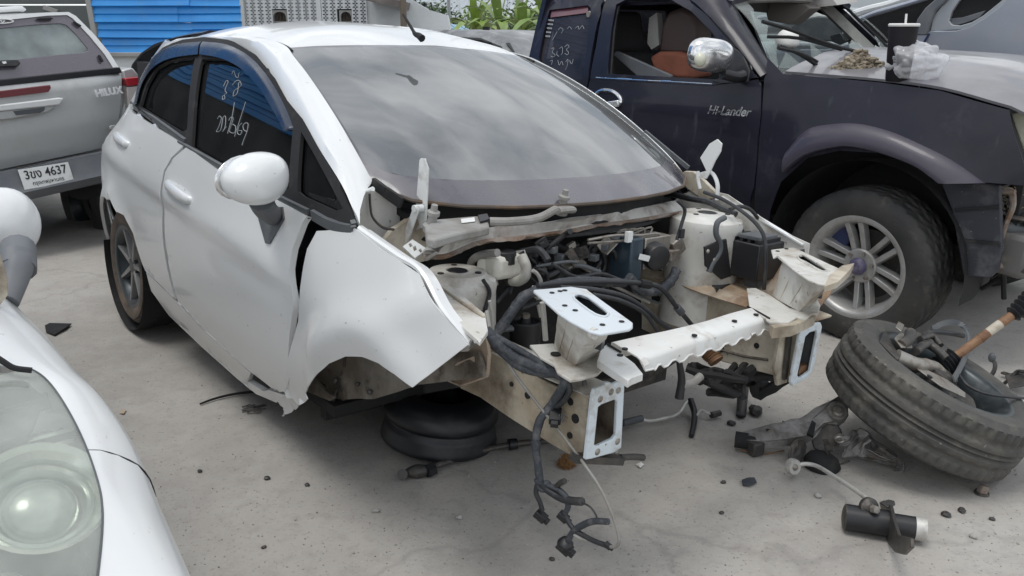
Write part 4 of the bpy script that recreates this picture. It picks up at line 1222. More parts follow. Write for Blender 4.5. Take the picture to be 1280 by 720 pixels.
# loom drooping out over the right rail to the ground
def mixp(px, py, d=0, off=0.0):
    """where the sight line first meets the sheet just outside the right rail, or the ground"""
    o, r_ = FI.ray(px, py)
    yv = ys0 - .03 - .12*max(0, min(1, (690 - px)/80)) - off
    d1 = (yv - o[1])/r_[1]
    dw = WF.ray(px, py)[1]
    d2 = (.014 - CAMH)/dw[2]
    return o + r_*(min(d1, d2) if d1 > 0 else d2)
g0 = [(606,413,2.72),(622,430,2.66),(642,446,2.58),(668,458,2.52),(694,466,2.46),(707,474,2.44),(702,488,2.43),(690,506,2.42),(676,524,2.41),(670,548,2.42),(672,580,2.43),(676,604,2.44)]
loom = obj('hanging_loom', MB().tube([mixp(*q) for q in g0], lambda t: .018 - .008*t, 10, 6).jitter(.002, 40), M['loom'], car, 60)
for pts, r, m in (
    ([(604,420,2.70),(628,440,2.62),(650,458,2.55),(678,466,2.49),(700,466,2.45)], .013, 'loom'),
    ([(600,408,2.74),(626,424,2.66),(650,438,2.58),(680,456,2.50),(704,470,2.44)], .009, 'loom'),
    ([(708,474,2.44),(712,488,2.42),(704,502,2.42),(696,508,2.42)], .008, 'hose'),
    ([(712,478,2.43),(715,466,2.44),(722,466,2.43),(729,474,2.42),(731,482,2.42)], .006, 'hose'),
    ([(676,604,2.44),(684,612,2.42),(700,622,2.40),(714,626,2.38),(728,627,2.37)], .011, 'hose'),
    ([(684,606,2.43),(698,612,2.41),(708,622,2.40),(710,634,2.36),(706,642,2.33)], .008, 'loom'),
    ([(672,604,2.43),(670,616,2.41),(675,628,2.38),(678,638,2.35)], .007, 'hose'),
    ([(706,642,2.33),(716,660,2.28),(738,674,2.23),(758,682,2.21)], .007, 'hose'),
    ([(760,652,2.27),(740,652,2.27),(722,660,2.27),(714,668,2.25),(708,682,2.22)], .009, 'loom'),
    ([(728,628,2.36),(738,634,2.34),(745,644,2.31),(746,650,2.29)], .0025, 'hose'),
    ([(718,668,2.25),(726,672,2.24),(736,674,2.23)], .005, 'zinc'),
    ([(694,610,2.42),(700,604,2.43),(706,601,2.44)], .008, 'iron')):
    obj('loom_branch', MB().tube([mixp(*q) for q in pts], r, 8, 6), M[m], loom, 60)
obj('loom_wire', MB().tube([mixp(*q) for q in ((622,426,2.66),(640,462,2.56),(668,500,2.47),(700,540,2.40),(730,580,2.34),(750,610,2.30),(764,640,2.25),(773,668,2.20),(772,682,2.17),(758,684,2.18))], .0045, 8, 7), M['grey_cast'], loom, 60)
def plug(px, py, d, s_, name='loom_plug', m='black', rz=.4):
    c = mixp(px, py, d)
    Mx = Matrix.Rotation(rz, 3, 'Z') @ Matrix.Rotation(.5, 3, 'Y')
    return obj(name, MB().box(c, (s_, s_*.75, s_*.6), Mx).box(c + Mx @ V((s_*.6,0,0)), (s_*.4, s_*.5, s_*.4), Mx), M[m], loom, bevel=.002)
plug(676, 645, 2.33, .034); plug(694, 520, 2.38, .042, rz=-.8); plug(706, 684, 2.22, .04); plug(704, 646, 2.32, .03); plug(760, 682, 2.2, .02); plug(669, 548, 2.41, .022)
for k in range(5): 
    obj('plug_pin', MB().beam(mixp(691+3*k, 527+.2*k, 2.365), mixp(694+3*k, 518, 2.365), .003, .003), M['trim'], loom)
obj('loom_knot', MB().tube([mixp(*q) for q in ((670,598,2.43),(676,606,2.40),(684,604,2.40),(686,610,2.41),(676,612,2.42),(672,604,2.44))], .009, 8, 4).jitter(.003, 40), M['loom'], loom, 60)
obj('loom_knot', MB().ell(mixp(707,680,2.22), (.022,.022,.02), None, 12, 8).jitter(.008, 30), M['black'], loom, 60)

# small fittings crowding the back of the bay
rnd = random.Random(21)
for k in range(34):
    px, py = rnd.uniform(650, 792), rnd.uniform(302, 350)
    x_ = rnd.uniform(-.10, .04)
    c = P(px, py, x=x_)
    kind_ = k % 4
    Mx = Matrix.Rotation(rnd.uniform(-1,1), 3, 'Z') @ Matrix.Rotation(rnd.uniform(-1,1), 3, 'X')
    mname = rnd.choice(('black','black','trim','iron','grey_cast','blackdull'))
    if kind_ == 0:
        obj('connector', MB().box(c, (.03, rnd.uniform(.02,.05), rnd.uniform(.02,.035)), Mx).box(c + Mx @ V((.018,0,0)), (.02,.018,.016), Mx), M[mname], car, bevel=.002)
    elif kind_ == 1:
        d1, d2 = V((rnd.uniform(0,.05), rnd.uniform(-.12,.12), rnd.uniform(-.06,.06))), V((rnd.uniform(0,.05), rnd.uniform(-.16,.16), rnd.uniform(-.12,.02)))
        obj('thin_pipe', MB().tube([c, c + d1, c + d1 + d2], rnd.uniform(.004,.009), 7, 5), M[mname], car, 60)
    elif kind_ == 2:
        obj('small_bracket', MB().box(c, (.004,.05,.035), Mx).box(c + Mx @ V((.014,0,-.017)), (.03,.05,.004), Mx), M['steel' if k % 8 == 2 else 'iron'], car)
    else:
        d1 = V((0, rnd.uniform(-.1,.1), rnd.uniform(-.10,-.03)))
        obj('cable', MB().tube([c, c + d1*.4 + V((.02,0,.02)), c + d1, c + d1 + V((.03, rnd.uniform(-.1,.1), -.05))], rnd.uniform(.004,.008), 7, 5), M['hose'], car, 60)
for px, py, nm in ((756,309,'plug'),(768,300,'plug'),(742,322,'plug'),(700,322,'plug'),(690,312,'plug')):
    c = P(px, py, x=.03); obj('wiring_plug', MB().box(c, (.03,.03,.022), Matrix.Rotation(.4,3,'Z')), M['trim'], car, bevel=.003)
for L, r_ in (([(846,250),(856,262),(852,280),(846,300)], .006), ([(912,262),(924,258),(938,262),(950,276)], .007), ([(690,330),(720,346),(750,342),(776,350)], .006), ([(604,350),(612,366),(606,392),(612,420)], .006)):
    hose('loose_cable', L, r_, 'hose', x=.14 if L[0][0] > 800 else .10)
obj('tower_clip', MB().box(P(852,292,x=cL.x+.14), (.01,.02,.03)), M['black'], tL)
obj('loom_tape', MB().tube([P(800,354,x=.20), P(812,356,x=.20)], .014, 8, 1), M['blackdull'], car)
obj('loom_tape', MB().tube([P(846,384,x=.20), P(852,391,x=.20)], .014, 8, 1), M['trim'], car)
# ------------------------------------------------------------------ dark navy pickup on the right
DM_M = rot(R(-50))
DM = Frame((2.3188, 4.4428, 0), DM_M)
def dwid(x, z):
    b = interp(z, (.3,.5,.7,.9,1.05,1.2,1.26,1.45,1.62,1.70), (.83,.865,.885,.885,.872,.845,.83,.755,.68,.62))
    if x > .2: b -= .11*((x-.2)/.6)**2
    r_ = math.hypot(x, z - .38)
    b += .025*math.exp(-((r_ - .60)/.10)**2) if z > .3 and x > -.75 else 0
    d = z - 1.06
    if x < -.62: b += .010*max(0, 1 - abs(d)/.03)
    return b
dfn = lambda x, z: -dwid(x, z)
def dside(off=0.0): return lambda x, z: V((x, -dwid(x, z) - off, z))
def dxz(L): return [(q.x, q.z) for q in (DM.on(px, py, dfn) for px, py in L)]
def dpl(L, **k): return [DM.at(px, py, **k) for px, py in L]
tk = thing('pickup_truck', 'dark navy pickup with smashed windscreen and open front end, rubbish lying on its bonnet', 'pickup truck', DM)
def dboth(name, mb, m, parent, **k):
    a = obj(name, mb, m, parent, **k)
    return a, obj(name, mb.mirror_y(), m, parent, **k)
fen = dxz([(961,73),(980,93),(1033,97.5),(1100,103.5),(1177,114),(1262,138),(1266,160),(1280,203),(1284,232),(1233,228),(1173,226),(1147,207),(1100,191),(1050,188),(1010,197),(977,227),(964,262),(958,300),(954,335),(946,335),(946,233),(954,143)])
fenR, fenL = dboth('front_wing', MB().panel(fen, dside(), .05, flip=True), M['purple'], tk, solid=.01)
fo_ = [(984,190),(1007,163),(1033,155),(1073,153.5),(1113,163),(1153,180),(1193,200),(1233,228)]
fi_ = [(984,215),(1012,194),(1050,184),(1073,184),(1108,192),(1147,207),(1166,220),(1176,228)]
def flare(sg):
    o_, i_ = catmull([V((*p, 0)) for p in fo_], 5), catmull([V((*p, 0)) for p in fi_], 5)
    rows = []
    for a, b in zip(o_, i_):
        row = []
        for t, of in ((0,.0),(.06,.022),(.35,.042),(.75,.052),(.95,.046),(1,.02)):
            p = a.lerp(b, t)
            q = DM.on(p.x, p.y, dfn)
            row.append(V((q.x, sg*(dwid(q.x, q.z) + of), q.z)))
        rows.append(row)
    return MB().sheet(rows)
obj('arch_flare', flare(-1), M['flare'], fenR, 50, solid=.006)
obj('arch_flare', flare(1), M['flare'], fenL, 50, solid=.006)
# doors
d_low = dxz([(740,99),(800,103),(890,108),(950,100),(953.5,112),(953,143),(945,233)]) + [(-.62,.50),(-.66,.42),(-1.80,.42),(-1.86,.6),(-1.86,1.0)]
doorR, doorL = dboth('front_door', MB().panel(d_low, dside(), .06, flip=True), M['purple'], tk, solid=.015)
dfo = dxz([(740,99),(747,60),(754,20),(762,-14),(800,-26),(845,-12),(885,20),(915,55),(948,98),(890,108),(800,103)])
dfi = dxz([(762,93),(766,40),(772,8),(786,1),(840,2),(866,16),(890,40),(903,56),(914,80),(913,101)])
dboth('window_frame', MB().panel(dfo, dside(-.004), .05, [dfi], flip=True), M['purple'], doorR, solid=.02)[1].parent = doorL
obj('window_channel', MB().tube([V((x, -dwid(x, z) + .012, z)) for x, z in dfi] , .009, 6, 2), M['blackdull'], doorR)
q = [DM.on(px, py, dfn) for px, py in ((747,97),(800,100),(850,102.5),(892,105))]
obj('belt_strip', MB().tube([p + V((0,-.008,0)) for p in q], .009, 8, 4), M['chrome'], doorR)
rd = dxz([(663,72),(672,40),(684,6),(700,-12),(757,-14),(748,30),(741,66),(737,99)]) + [(-1.87,.9),(-1.87,.45),(-2.42,.45),(-2.45,1.0),(-2.46,1.2)]
rwn = dxz([(675,72),(681,40),(688,14),(736,8),(740,12),(735,60),(730,100),(700,100),(680,94)])
rdR, rdL = dboth('rear_door', MB().panel(rd, dside(-.004), .06, [rwn], flip=True), M['purple'], tk, solid=.015)
a, b = dboth('rear_window', MB().panel(rwn, dside(-.010), .08, flip=True), M['tint_dusty'], rdR)
b.parent = rdL
dwhite = M['chalk']
def dwin(px, py):
    q = DM.on(px, py, dfn)
    return V((q.x, -dwid(q.x, q.z) + .004, q.z))
zd = lambda L: [[(640 + x/3, y/3) for x, y in S_] for S_ in L]
scribble(zd([[(146,182),(156,180),(150,196),(160,206),(152,214),(143,210)], [(168,192),(166,204),(174,212)], [(176,182),(186,176),(188,196),(182,206)], [(196,176),(206,168),(212,176),(202,186),(210,196),(206,206),(196,200)],
  [(140,230),(150,226),(146,242)], [(170,226),(176,244),(184,230),(190,244)], [(200,232),(208,222),(206,244),(198,262)], [(214,226),(222,240),(228,222)],
  [(150,150),(168,118)], [(172,112),(180,104),(190,112),(182,126)], [(206,108),(214,100),(222,110)], [(236,106),(246,98),(250,110),(262,96),(268,108)]]), rdR, DM, dwin, M['chalk'], .0013)
for k in range(5):
    p0, p1 = dwin(685 + k*.9 - k*1.8, 25 + k*5), dwin(692 - k*1.2, 25.6 + k*5)
    for j in range(4):
        obj('sticker_text', MB().beam(p0.lerp(p1, j/4 + .03), p0.lerp(p1, j/4 + .2), .003, .010), M['chalk'], rdR)
obj('window_catch', MB().cyl(dwin(736,18) + V((0,.0,0)), dwin(736,18) + V((0,-.01,0)), .022, .018, 14), M['steel'], rdR)
obj('window_film', MB().panel(dxz([(690,8),(735,4),(735,16),(688,22)]), dside(-.002), .1, flip=True), mat('reddish_film', (.12,.035,.05), .3, coat=.5), rdR, solid=.002)
hp = [DM.on(px, py, dfn) for px, py in ((748,117),(755,113),(768,114),(777,121),(778,129),(764,131))]
hd = obj('door_handle', MB().tube([p + V((0,-.02,0)) for p in hp], .012, 8, 4), M['chrome'], doorR)
obj('handle_pull', MB().beam(hp[5] + V((0,-.03,0)), hp[4] + V((0,-.03,0)), .02, .04), M['chrome'], hd, bevel=.006)
# badge
bp0, bp1 = DM.on(886, 138, dfn), DM.on(941, 140, dfn)
bc = (bp0 + bp1)/2 + V((0,-.016,0))
bx = (bp1 - bp0).normalized()
bz = V((0,.14,1)).normalized()
Mb = Matrix((bx, bz, bx.cross(bz))).transposed().to_4x4()
Mb.translation = bc
bt = text_mesh('model_badge', 'Hi-Lander', .088, Mb, M['chrome'], doorR, .003, .28, .0015)
bt.scale = ((bp1 - bp0).length/ max(.01, bt.dimensions.x),)*3
# wing mirror
Mc = DM.at(887, 69, y=-1.02)
def mm(q): return V((q.x*(1 if q.x > 0 else .55), q.y, q.z*(1 - .15*q.y)))
mirr = obj('wing_mirror', MB().ell(Mc, (.075,.135,.085), Matrix.Rotation(R(-14),3,'Z') @ Matrix.Rotation(R(-5),3,'X'), 24, 14, lambda q: V((math.copysign(abs(q.x)**.8, q.x)*(1 if q.x > 0 else .6), math.copysign(abs(q.y)**.7, q.y), math.copysign(abs(q.z)**.75, q.z)))), M['chrome'], doorR, 60)
obj('mirror_lamp', MB().ell(Mc + V((.03,-.115,-.02)), (.03,.03,.035), None, 12, 8), M['yellowed'], mirr)
obj('mirror_arm', MB().tube([DM.at(903,92,y=-.97), DM.at(920,96,y=-.90), DM.at(930,94,y=-.86)], .035, 12, 4, .8), M['black'], mirr)
sail = [DM.on(px, py, dfn) for px, py in ((919,58),(932,66),(941,88),(938,103),(905,104),(893,102),(912,92))]
obj('mirror_base', MB().prism([p + V((0,-.002,0)) for p in sail], V((0,-.022,0))), M['black'], mirr, bevel=.006)
# roof, pillars, cab back
rx = [-.99,-1.15,-1.4,-1.75,-2.1,-2.44]
rows = [[V((x + (.05*(1-(k/6)**2) if x > -1.1 else 0), dwid(x,1.68)*.99*k/6, 1.735 - .075*abs(k/6)**2.5 - (.02 if x > -1.1 else 0))) for k in range(-6, 7)] for x in rx]
dr = obj('roof', MB().sheet(rows), M['purple'], tk, 50, solid=.03)
apx = [(958,76),(948,62),(932,40),(914,14),(898,-10),(880,-30)]
apo = [DM.on(px, py, dfn) for px, py in ((952,100),(930,70),(905,40),(880,14),(860,-4),(840,-16))]
wbase = [V((-.50 - .30*(abs(y)/.72)**2.2*0 - .12*(y/.72)**2, y, 1.275 - .03*(y/.72)**2)) for y in [(-.74 + 1.48*i/12) for i in range(13)]]
wtop = [V((-.98 - .10*(y/.6)**2, y, 1.69 - .03*(y/.6)**2)) for y in [(-.60 + 1.2*i/12) for i in range(13)]]
ap = MB()
for sg in (-1, 1):
    A_ = [wbase[0 if sg < 0 else 12].lerp(wtop[0 if sg < 0 else 12], t/6) for t in range(7)]
    B_ = [V((p.x, -sg*p.y*-1 if False else (p.y if sg < 0 else -p.y), p.z)) for p in catmull(apo, 1)]
    n_ = len(A_)
    rows = []
    for i in range(n_):
        a = A_[i]
        t = i/(n_-1)
        bb = B_[min(int(t*(len(B_)-1)), len(B_)-2)].lerp(B_[min(int(t*(len(B_)-1))+1, len(B_)-1)], t*(len(B_)-1) - min(int(t*(len(B_)-1)), len(B_)-2))
        rows.append([a, a.lerp(bb,.3) + V((.02,sg*.015,.015)), a.lerp(bb,.7) + V((.015,sg*.015,.012)), bb])
    obj('windscreen_pillar', MB().sheet(rows), M['purple'], tk, 50, solid=.03)
    if sg > 0:
        obj('pillar_lining', MB().sheet([[p + V((-.03,-.02,-.01)), p + V((-.09,-.06,-.01)), p + V((-.12,-.01,-.02))] for p in A_]), M['cabin_grey'], tk, 50, solid=.01)
    obj('screen_seal', MB().tube([p + V((.015,-sg*.01,.015)) for p in A_], .010, 6, 3), M['blackdull'], tk)
obj('roof_header', MB().tube([wtop[i] + V((-.04,0,-.012)) for i in range(13)], .035, 8, 2), M['cabin_grey'], tk)
obj('sun_visor', MB().prism(dpl([(962,2),(1006,5),(1012,10),(986,31),(960,26),(957,18)], y=.1), V((.02,.10,.0))).jitter(.008, 6), mat('visor_lining', (.20,.18,.165), .85), tk, bevel=.006)
obj('torn_headlining', MB().prism(dpl([(905,0),(960,0),(1040,-4),(1046,6),(1004,12),(960,16),(930,14)], y=.2), V((0,.25,.02))).jitter(.015, 6), M['cabin_grey'], tk)
obj('cab_back', MB().box((-2.45, 0, .95), (.04, 1.5, .7)).box((-2.45, 0, 1.68), (.04, 1.25, .1)).box((-2.45,-.7,1.45),(.04,.12,.5), Matrix.Rotation(-.3,3,'X')).box((-2.45,.7,1.45),(.04,.12,.5), Matrix.Rotation(.3,3,'X')), M['purple'], tk)
obj('back_window', MB().box((-2.45, 0, 1.47), (.006, 1.2, .36)), M['tint_dusty'], tk)
# cabin
cab = MB().box((-1.45,0,.5),(1.9,1.56,.05)).box((-.62,0,.75),(.06,1.5,.6))
obj('cabin_floor', cab, M['interior'], tk)
ds = MB().sheet([[V((x, -.72 + 1.44*k/8, z)) for k in range(9)] for x, z in ((-.55,1.255),(-.70,1.27),(-.92,1.25),(-1.0,1.18),(-.95,.85))])
obj('dashboard', ds, M['interior'], tk, solid=.02)
for sg in (-1, 1):
    s_ = MB().box((-1.55, sg*.38, .78), (.5,.5,.2)).beam((-1.82,sg*.38,.8),(-2.0,sg*.38,1.34), .48, .14, up=(1,0,.3))
    st = obj('seat', s_, M['seat'], tk, bevel=.04)
    obj('head_rest', MB().beam((-2.0,sg*.38,1.34),(-2.06,sg*.38,1.60), .34, .12, up=(1,0,.3)), M['seat'], st, bevel=.04)
hr = DM.at(845, 34, y=-.50)
obj('seat_back', MB().prism(dpl([(822,66),(826,30),(834,14),(852,8),(866,16),(872,40),(868,68)], y=-.46), V((0,.16,0))), mat('brown_leatherette', (.075,.05,.045), .6, bump=(40,.3)), tk, bevel=.03)
obj('seat_cover', MB().prism(dpl([(812,70),(822,64),(846,64),(862,70),(868,98),(830,98),(818,88)], y=-.50), V((0,.2,0))).jitter(.015, 9), M['orange'], tk, bevel=.025)
obj('loose_panel', MB().prism(dpl([(766,68),(770,64),(838,94),(838,99),(800,99)], y=-.62), V((0,.03,0))), M['bumper'], tk, bevel=.006)
obj('hanging_cloth', MB().prism(dpl([(812,22),(822,16),(824,56),(814,62),(809,54)], y=-.4), V((0,.05,0))).jitter(.01, 12), M['cabin_grey'], tk)
fw2 = MB().panel(dfi, lambda x, z: V((x, dwid(x,z) - .01, z)), .1)
obj('window_glass', fw2, M['clear'], doorL)
# broken windscreen: what is left of it round the edge, and shards on the scuttle
def dws(s_, t):
    i = (s_ + 1)/2*12
    k = min(int(i), 11)
    return wbase[k].lerp(wbase[k+1], i-k).lerp(wtop[k].lerp(wtop[k+1], i-k), t) + V((.05*4*t*(1-t), 0, .03*4*t*(1-t)))
rnd = random.Random(5)
bro = obj('windscreen_remains', MB(), M['clear'], tk) if False else None
edge_poly = []
for k in range(15):
    s_ = -.98 + 1.96*k/14
    edge_poly.append((s_, .02))
inner = [( .80 - 1.62*k/18, .06 + .22*rnd.random() + (.12 if k % 3 == 0 else 0)) for k in range(19)]
sh = MB().panel(edge_poly + inner, lambda a_, b_: dws(a_, b_), .06)
wsr = obj('windscreen_remains', sh, M['clear'], tk, 60, solid=.005)
for sg in (-1, 1):
    pl_ = [(sg*.985, .02)] + [(sg*.985, t/8) for t in range(1, 8)] + [(sg*(.93 - .10*rnd.random()), 1 - k/9) for k in range(1, 9)]
    obj('glass_shard', MB().panel(pl_, lambda a_, b_: dws(a_, b_) + V((.003,0,.002)), .06), M['clear'], wsr, 60, solid=.005)
for k in range(14):
    s_ = rnd.uniform(-.9, .3)
    c = wbase[int((s_+1)*6)] + V((rnd.uniform(.03,.22), rnd.uniform(-.04,.04), .035))
    tri = [c + V((rnd.uniform(-.09,.09), rnd.uniform(-.09,.09), rnd.uniform(0,.03))) for _ in range(3)]
    if (tri[1]-tri[0]).cross(tri[2]-tri[0]).length > .002:
        obj('glass_shard', MB().prism(tri, (tri[1]-tri[0]).cross(tri[2]-tri[0]).normalized()*.005), M['clear'], wsr, 30)
# scuttle, wipers, bonnet
obj('scuttle', MB().sheet([[V((p.x + dx, p.y*1.03, p.z + dz)) for p in wbase] for dx, dz in ((-.08,-.02),(0,-.012),(.10,-.02),(.16,-.025))]), M['trim'], tk, 50, solid=.01)
for px_ in ([(953,27),(990,38),(1052,60),(1100,68)], [(976,58),(1000,68),(1030,88)], [(1030,88),(1022,78),(998,66),(973,60)], [(960,46),(1000,48),(1052,62)]):
    obj('wiper_arm', MB().tube([DM.at(a_, b_, x=-.47 + .04*i) for i, (a_, b_) in enumerate(px_)], .009, 6, 3), M['blackdull'], tk)
edge_h = dxz([(981,93),(1033,97),(1100,103),(1177,113.5),(1262,137)])
rows = []
eh = catmull([V((x, 0, z)) for x, z in edge_h], 4)
eh.append(V((eh[-1].x + .12, 0, eh[-1].z - .05)))
for q_ in eh:
    hw = dwid(min(q_.x, .6), q_.z) - .004
    row = []
    for k in range(-12, 13):
        s_ = k/12
        crown = .105*(1 - abs(s_)**2.6)*(1 - max(0, q_.x - .1)*.35)
        scoop = .012*math.exp(-((abs(s_)-.55)/.05)**2)
        row.append(V((q_.x + .10*(1 - s_*s_)*max(0, (q_.x + .3)) , hw*s_, q_.z + .004 + crown + scoop)))
    rows.append(row)
from mathutils.bvhtree import BVHTree
_bm = MB().sheet(rows)
bon_tree = BVHTree.FromPolygons([tuple(q) for q in _bm.v], _bm.f)
bon = obj('bonnet', MB().sheet(rows), M['hood'], tk, 50, solid=.012)
# wheels and arches
wheel(tk, (0, -.735, .382), V((-.02,-1,0)), .385, .262, .243, 'six', M['tyre'], 'block', 150, .22)
wheel(tk, (0, .735, .382), (0,1,0), .385, .26, .243, 'six', M['tyre'], 'block', 60)
wheel(tk, (-3.05, -.735, .382), (0,-1,0), .385, .26, .243, 'six', M['tyre'], 'block', 60)
wheel(tk, (-3.05, .735, .382), (0,1,0), .385, .26, .243, 'six', M['tyre'], 'block', 60)
dboth('arch_liner', MB().lathe([(.50,0),(.50,.14),(.46,.42),(0,.44)], (0,-.84,.40), (0,1,0), 28, -PI*.56, PI*.56), M['blackdull'], tk)
obj('brake_caliper', MB().box((-.13,-.74,.50), (.10,.08,.14), Matrix.Rotation(.5,3,'Y')), mat('blue_caliper', (.03,.04,.11), .5), tk, bevel=.02)
# pickup bed, sills, chassis
bed = MB()
for sg in (-1, 1):
    bed.prism([V((x, sg*.86, z)) for x, z in ((-2.5,.5),(-2.5,1.2),(-4.25,1.2),(-4.25,.55),(-3.6,.55),(-3.5,.75),(-3.3,.9),(-3.05,.95),(-2.8,.9),(-2.6,.75),(-2.52,.5))], V((0,-sg*.05,0)))
bed.box((-3.38,0,.72),(1.74,1.6,.05)).box((-4.25,0,.92),(.05,1.66,.55)).box((-2.51,0,.92),(.05,1.66,.5))
obj('cargo_bed', bed, M['purple'], tk, bevel=.01)
ch = MB()
for sg in (-1, 1):
    ch.box((-1.9, sg*.42, .42), (4.6,.09,.14)).box((-1.3, sg*.80, .42), (1.3,.08,.10))
ch.box((.35,0,.45),(.12,.9,.14)).box((0,0,.55),(.7,.7,.4)).box((-3.05,0,.38),(.16,1.3,.16)).box((0,0,.36),(.1,1.3,.1))
obj('chassis', ch, M['iron'], tk)
# stripped front corner
flp = [DM.at(px, py, y=-.80) for px, py in ((1176,229),(1190,262),(1204,345),(1238,346),(1246,338),(1252,310),(1249,232),(1215,229))]
obj('mud_flap', MB().prism(flp, V((0,.03,0))).jitter(.006, 8), mat('dusty_flap', (.035,.036,.045), .6, dirt=(9,(.12,.12,.125),.52,.75), speck=(40,(.3,.3,.3),.66,.72)), tk, bevel=.004)
obj('flap_ridge', MB().beam(DM.at(1194,262,y=-.805), DM.at(1250,258,y=-.805), .012,.014), M['black'], tk)
obj('flap_ridge', MB().beam(DM.at(1200,300,y=-.805), DM.at(1250,304,y=-.805), .012,.014), M['black'], tk)
obj('radiator_support', MB().tube(dpl([(1240,240),(1262,238),(1266,256),(1256,285),(1244,320),(1250,336)], y=-.72), .014, 8, 4).tube(dpl([(1200,235),(1235,240),(1268,240)], y=-.74), .012, 8, 3).tube(dpl([(1228,302),(1238,272),(1244,250)], y=-.76), .012, 8, 3).jitter(.006, 25), M['rusty'], tk)
obj('radiator_support', MB().tube(dpl([(1250,338),(1268,342),(1286,336)], y=-.70), .016, 8, 3).tube(dpl([(1248,262),(1262,270),(1286,276)], y=-.70), .02, 8, 3, .6).jitter(.006, 25), M['iron'], tk)
obj('washer_bottle', MB().box(DM.at(1268,316,y=-.66), (.16,.12,.20), Matrix.Rotation(.1,3,'Y')), mat('grimy_bottle', (.13,.125,.12), .5, dirt=(9,(.25,.22,.18),.5,.7)), tk, bevel=.03)
obj('horn', MB().ell(DM.at(1262,282,y=-.64), (.08,.08,.05), None, 16, 10), M['trim'], tk)
gk = MB()
for k in range(26):
    p = DM.at(rnd.uniform(1240,1290), rnd.uniform(240,345), y=rnd.uniform(-.66,-.45))
    gk.tube([p, p + V((rnd.uniform(-.08,.08), rnd.uniform(-.05,.05), rnd.uniform(-.08,.08))), p + V((rnd.uniform(-.12,.12), rnd.uniform(-.1,.1), rnd.uniform(-.14,.06)))], rnd.uniform(.005,.014), 6, 3)
gk.box((.60,-.2,.75),(.04,1.0,.5))
obj('loose_wiring', gk, M['blackdull'], tk)
ms = MB()
for k in range(60):
    p = DM.at(rnd.uniform(1255,1290), rnd.uniform(240,262), y=rnd.uniform(-.70,-.60))
    ms.tube([p, p + V((rnd.uniform(-.03,.03), rnd.uniform(-.02,.02), rnd.uniform(-.03,.03)))], .002, 4, 1)
obj('dry_grass', ms, mat('dry_moss', (.22,.18,.10), .9), tk)
lm = [DM.at(px, py, y=-.72) for px, py in ((1261,141),(1275,138),(1296,138),(1306,180),(1300,212),(1284,212),(1278,190),(1268,162))]
hl = obj('headlamp', MB().prism(lm, V((-.02,.30,0))), M['yellowed'], tk, bevel=.012)
obj('lamp_gasket', MB().tube([p + V((-.004,-.004,0)) for p in [DM.at(px, py, y=-.73) for px, py in ((1262,141),(1269,163),(1278,190),(1284,212))]], .010, 6, 3), M['black'], hl)
obj('bonnet_catch', MB().beam(DM.at(1258,139,y=-.80), DM.at(1272,137,y=-.76), .03, .02), M['black'], tk)
# things left on the bonnet and scuttle
def hz(px, py, z): return DM.w(DM.at(px, py, z=z))
rnd = random.Random(11)
o_, d_ = DM.ray(1121, 101)
cb = DM.w(bon_tree.ray_cast(o_, d_.normalized())[0]) - V((0,0,.002))
cup = thing('drink_cup', 'tall dark drink cup with white rim and straw standing on the navy bonnet', 'cup', loc=cb)
hh = .245
obj('cup_body', MB().lathe([(0,0),(.046,0),(.050,.01),(.062,hh-.01),(.060,hh),(.055,hh-.004),(.05,.03),(0,.03)], (0,0,0), (0,0,1), 28), M['cup'], cup, 50)
obj('cup_rim', MB().lathe([(.058,hh-.006),(.064,hh-.008),(.0665,hh),(.062,hh+.005),(.050,hh+.003),(.046,hh-.004),(0,hh-.006)], (0,0,0), (0,0,1), 28), M['paper'], cup, 50)
obj('straw', MB().cyl((.004,-.01,hh-.06), (-.003,-.014,hh+.045), .005, .005, 8), M['paper'], cup)
o_, d_ = DM.ray(1141, 101)
bgp = DM.w(bon_tree.ray_cast(o_, d_.normalized())[0])
bagm = MB().ell((0,0,.075), (.115,.09,.082), None, 64, 44, lambda q: q*(1 + .34*noise.noise(q*1.5 + V((2,0,1))) + .34*abs(noise.noise(q*2.0 + V((3,1,2)))) - .10*abs(noise.noise(q*4.5 + V((1,4,2))))))
for q in bagm.v:
    q.z = max(q.z, .004)
bag = obj('plastic_bag', bagm, M['bag'], None, 60)
bag.location = bgp
bag.rotation_euler = (0, .12, .5)
tag(bag, 'crumpled clear plastic bag lying against the dark cup on the bonnet', 'plastic bag')
def on_bonnet(px, py):
    """where the sight line meets the bonnet, in the world"""
    o, d = DM.ray(px, py)
    hit = bon_tree.ray_cast(o, d.normalized())
    return DM.w(hit[0]) if hit[0] is not None else None
hp_ = MB()
for k in range(900):
    u_, v_ = rnd.gauss(0, .5), rnd.gauss(0, .5)
    if abs(u_) > 1.2 or abs(v_) > 1.1: continue
    base = on_bonnet(1070 + 30*u_ + 6*v_, 86 + 3*v_ - 2*u_)
    if base is None: continue
    hgt = .085*math.exp(-((u_ - .15)**2 + v_*v_)*1.6)*rnd.random()
    s_ = rnd.uniform(.005, .022)
    hp_.ell(base + V((0,0,hgt)), (s_, s_*rnd.uniform(.4,1), s_*rnd.uniform(.25,.7)), Matrix.Rotation(rnd.uniform(0,6),3,'Z') @ Matrix.Rotation(rnd.uniform(-.7,.7),3,'X'), 5, 3)
heap = obj('debris_heap', hp_, mat('dry_debris', (.20,.165,.12), .95, var=(30,(.34,.29,.22),.45,.6), speck=(60,(.08,.06,.045),.6,.7)), None, 0)
tag(heap, 'heap of dry leaves and dirt piled behind the navy bonnet under the broken windscreen', 'debris heap')
fm = DM.w(DM.at(984, 54, x=-.72))
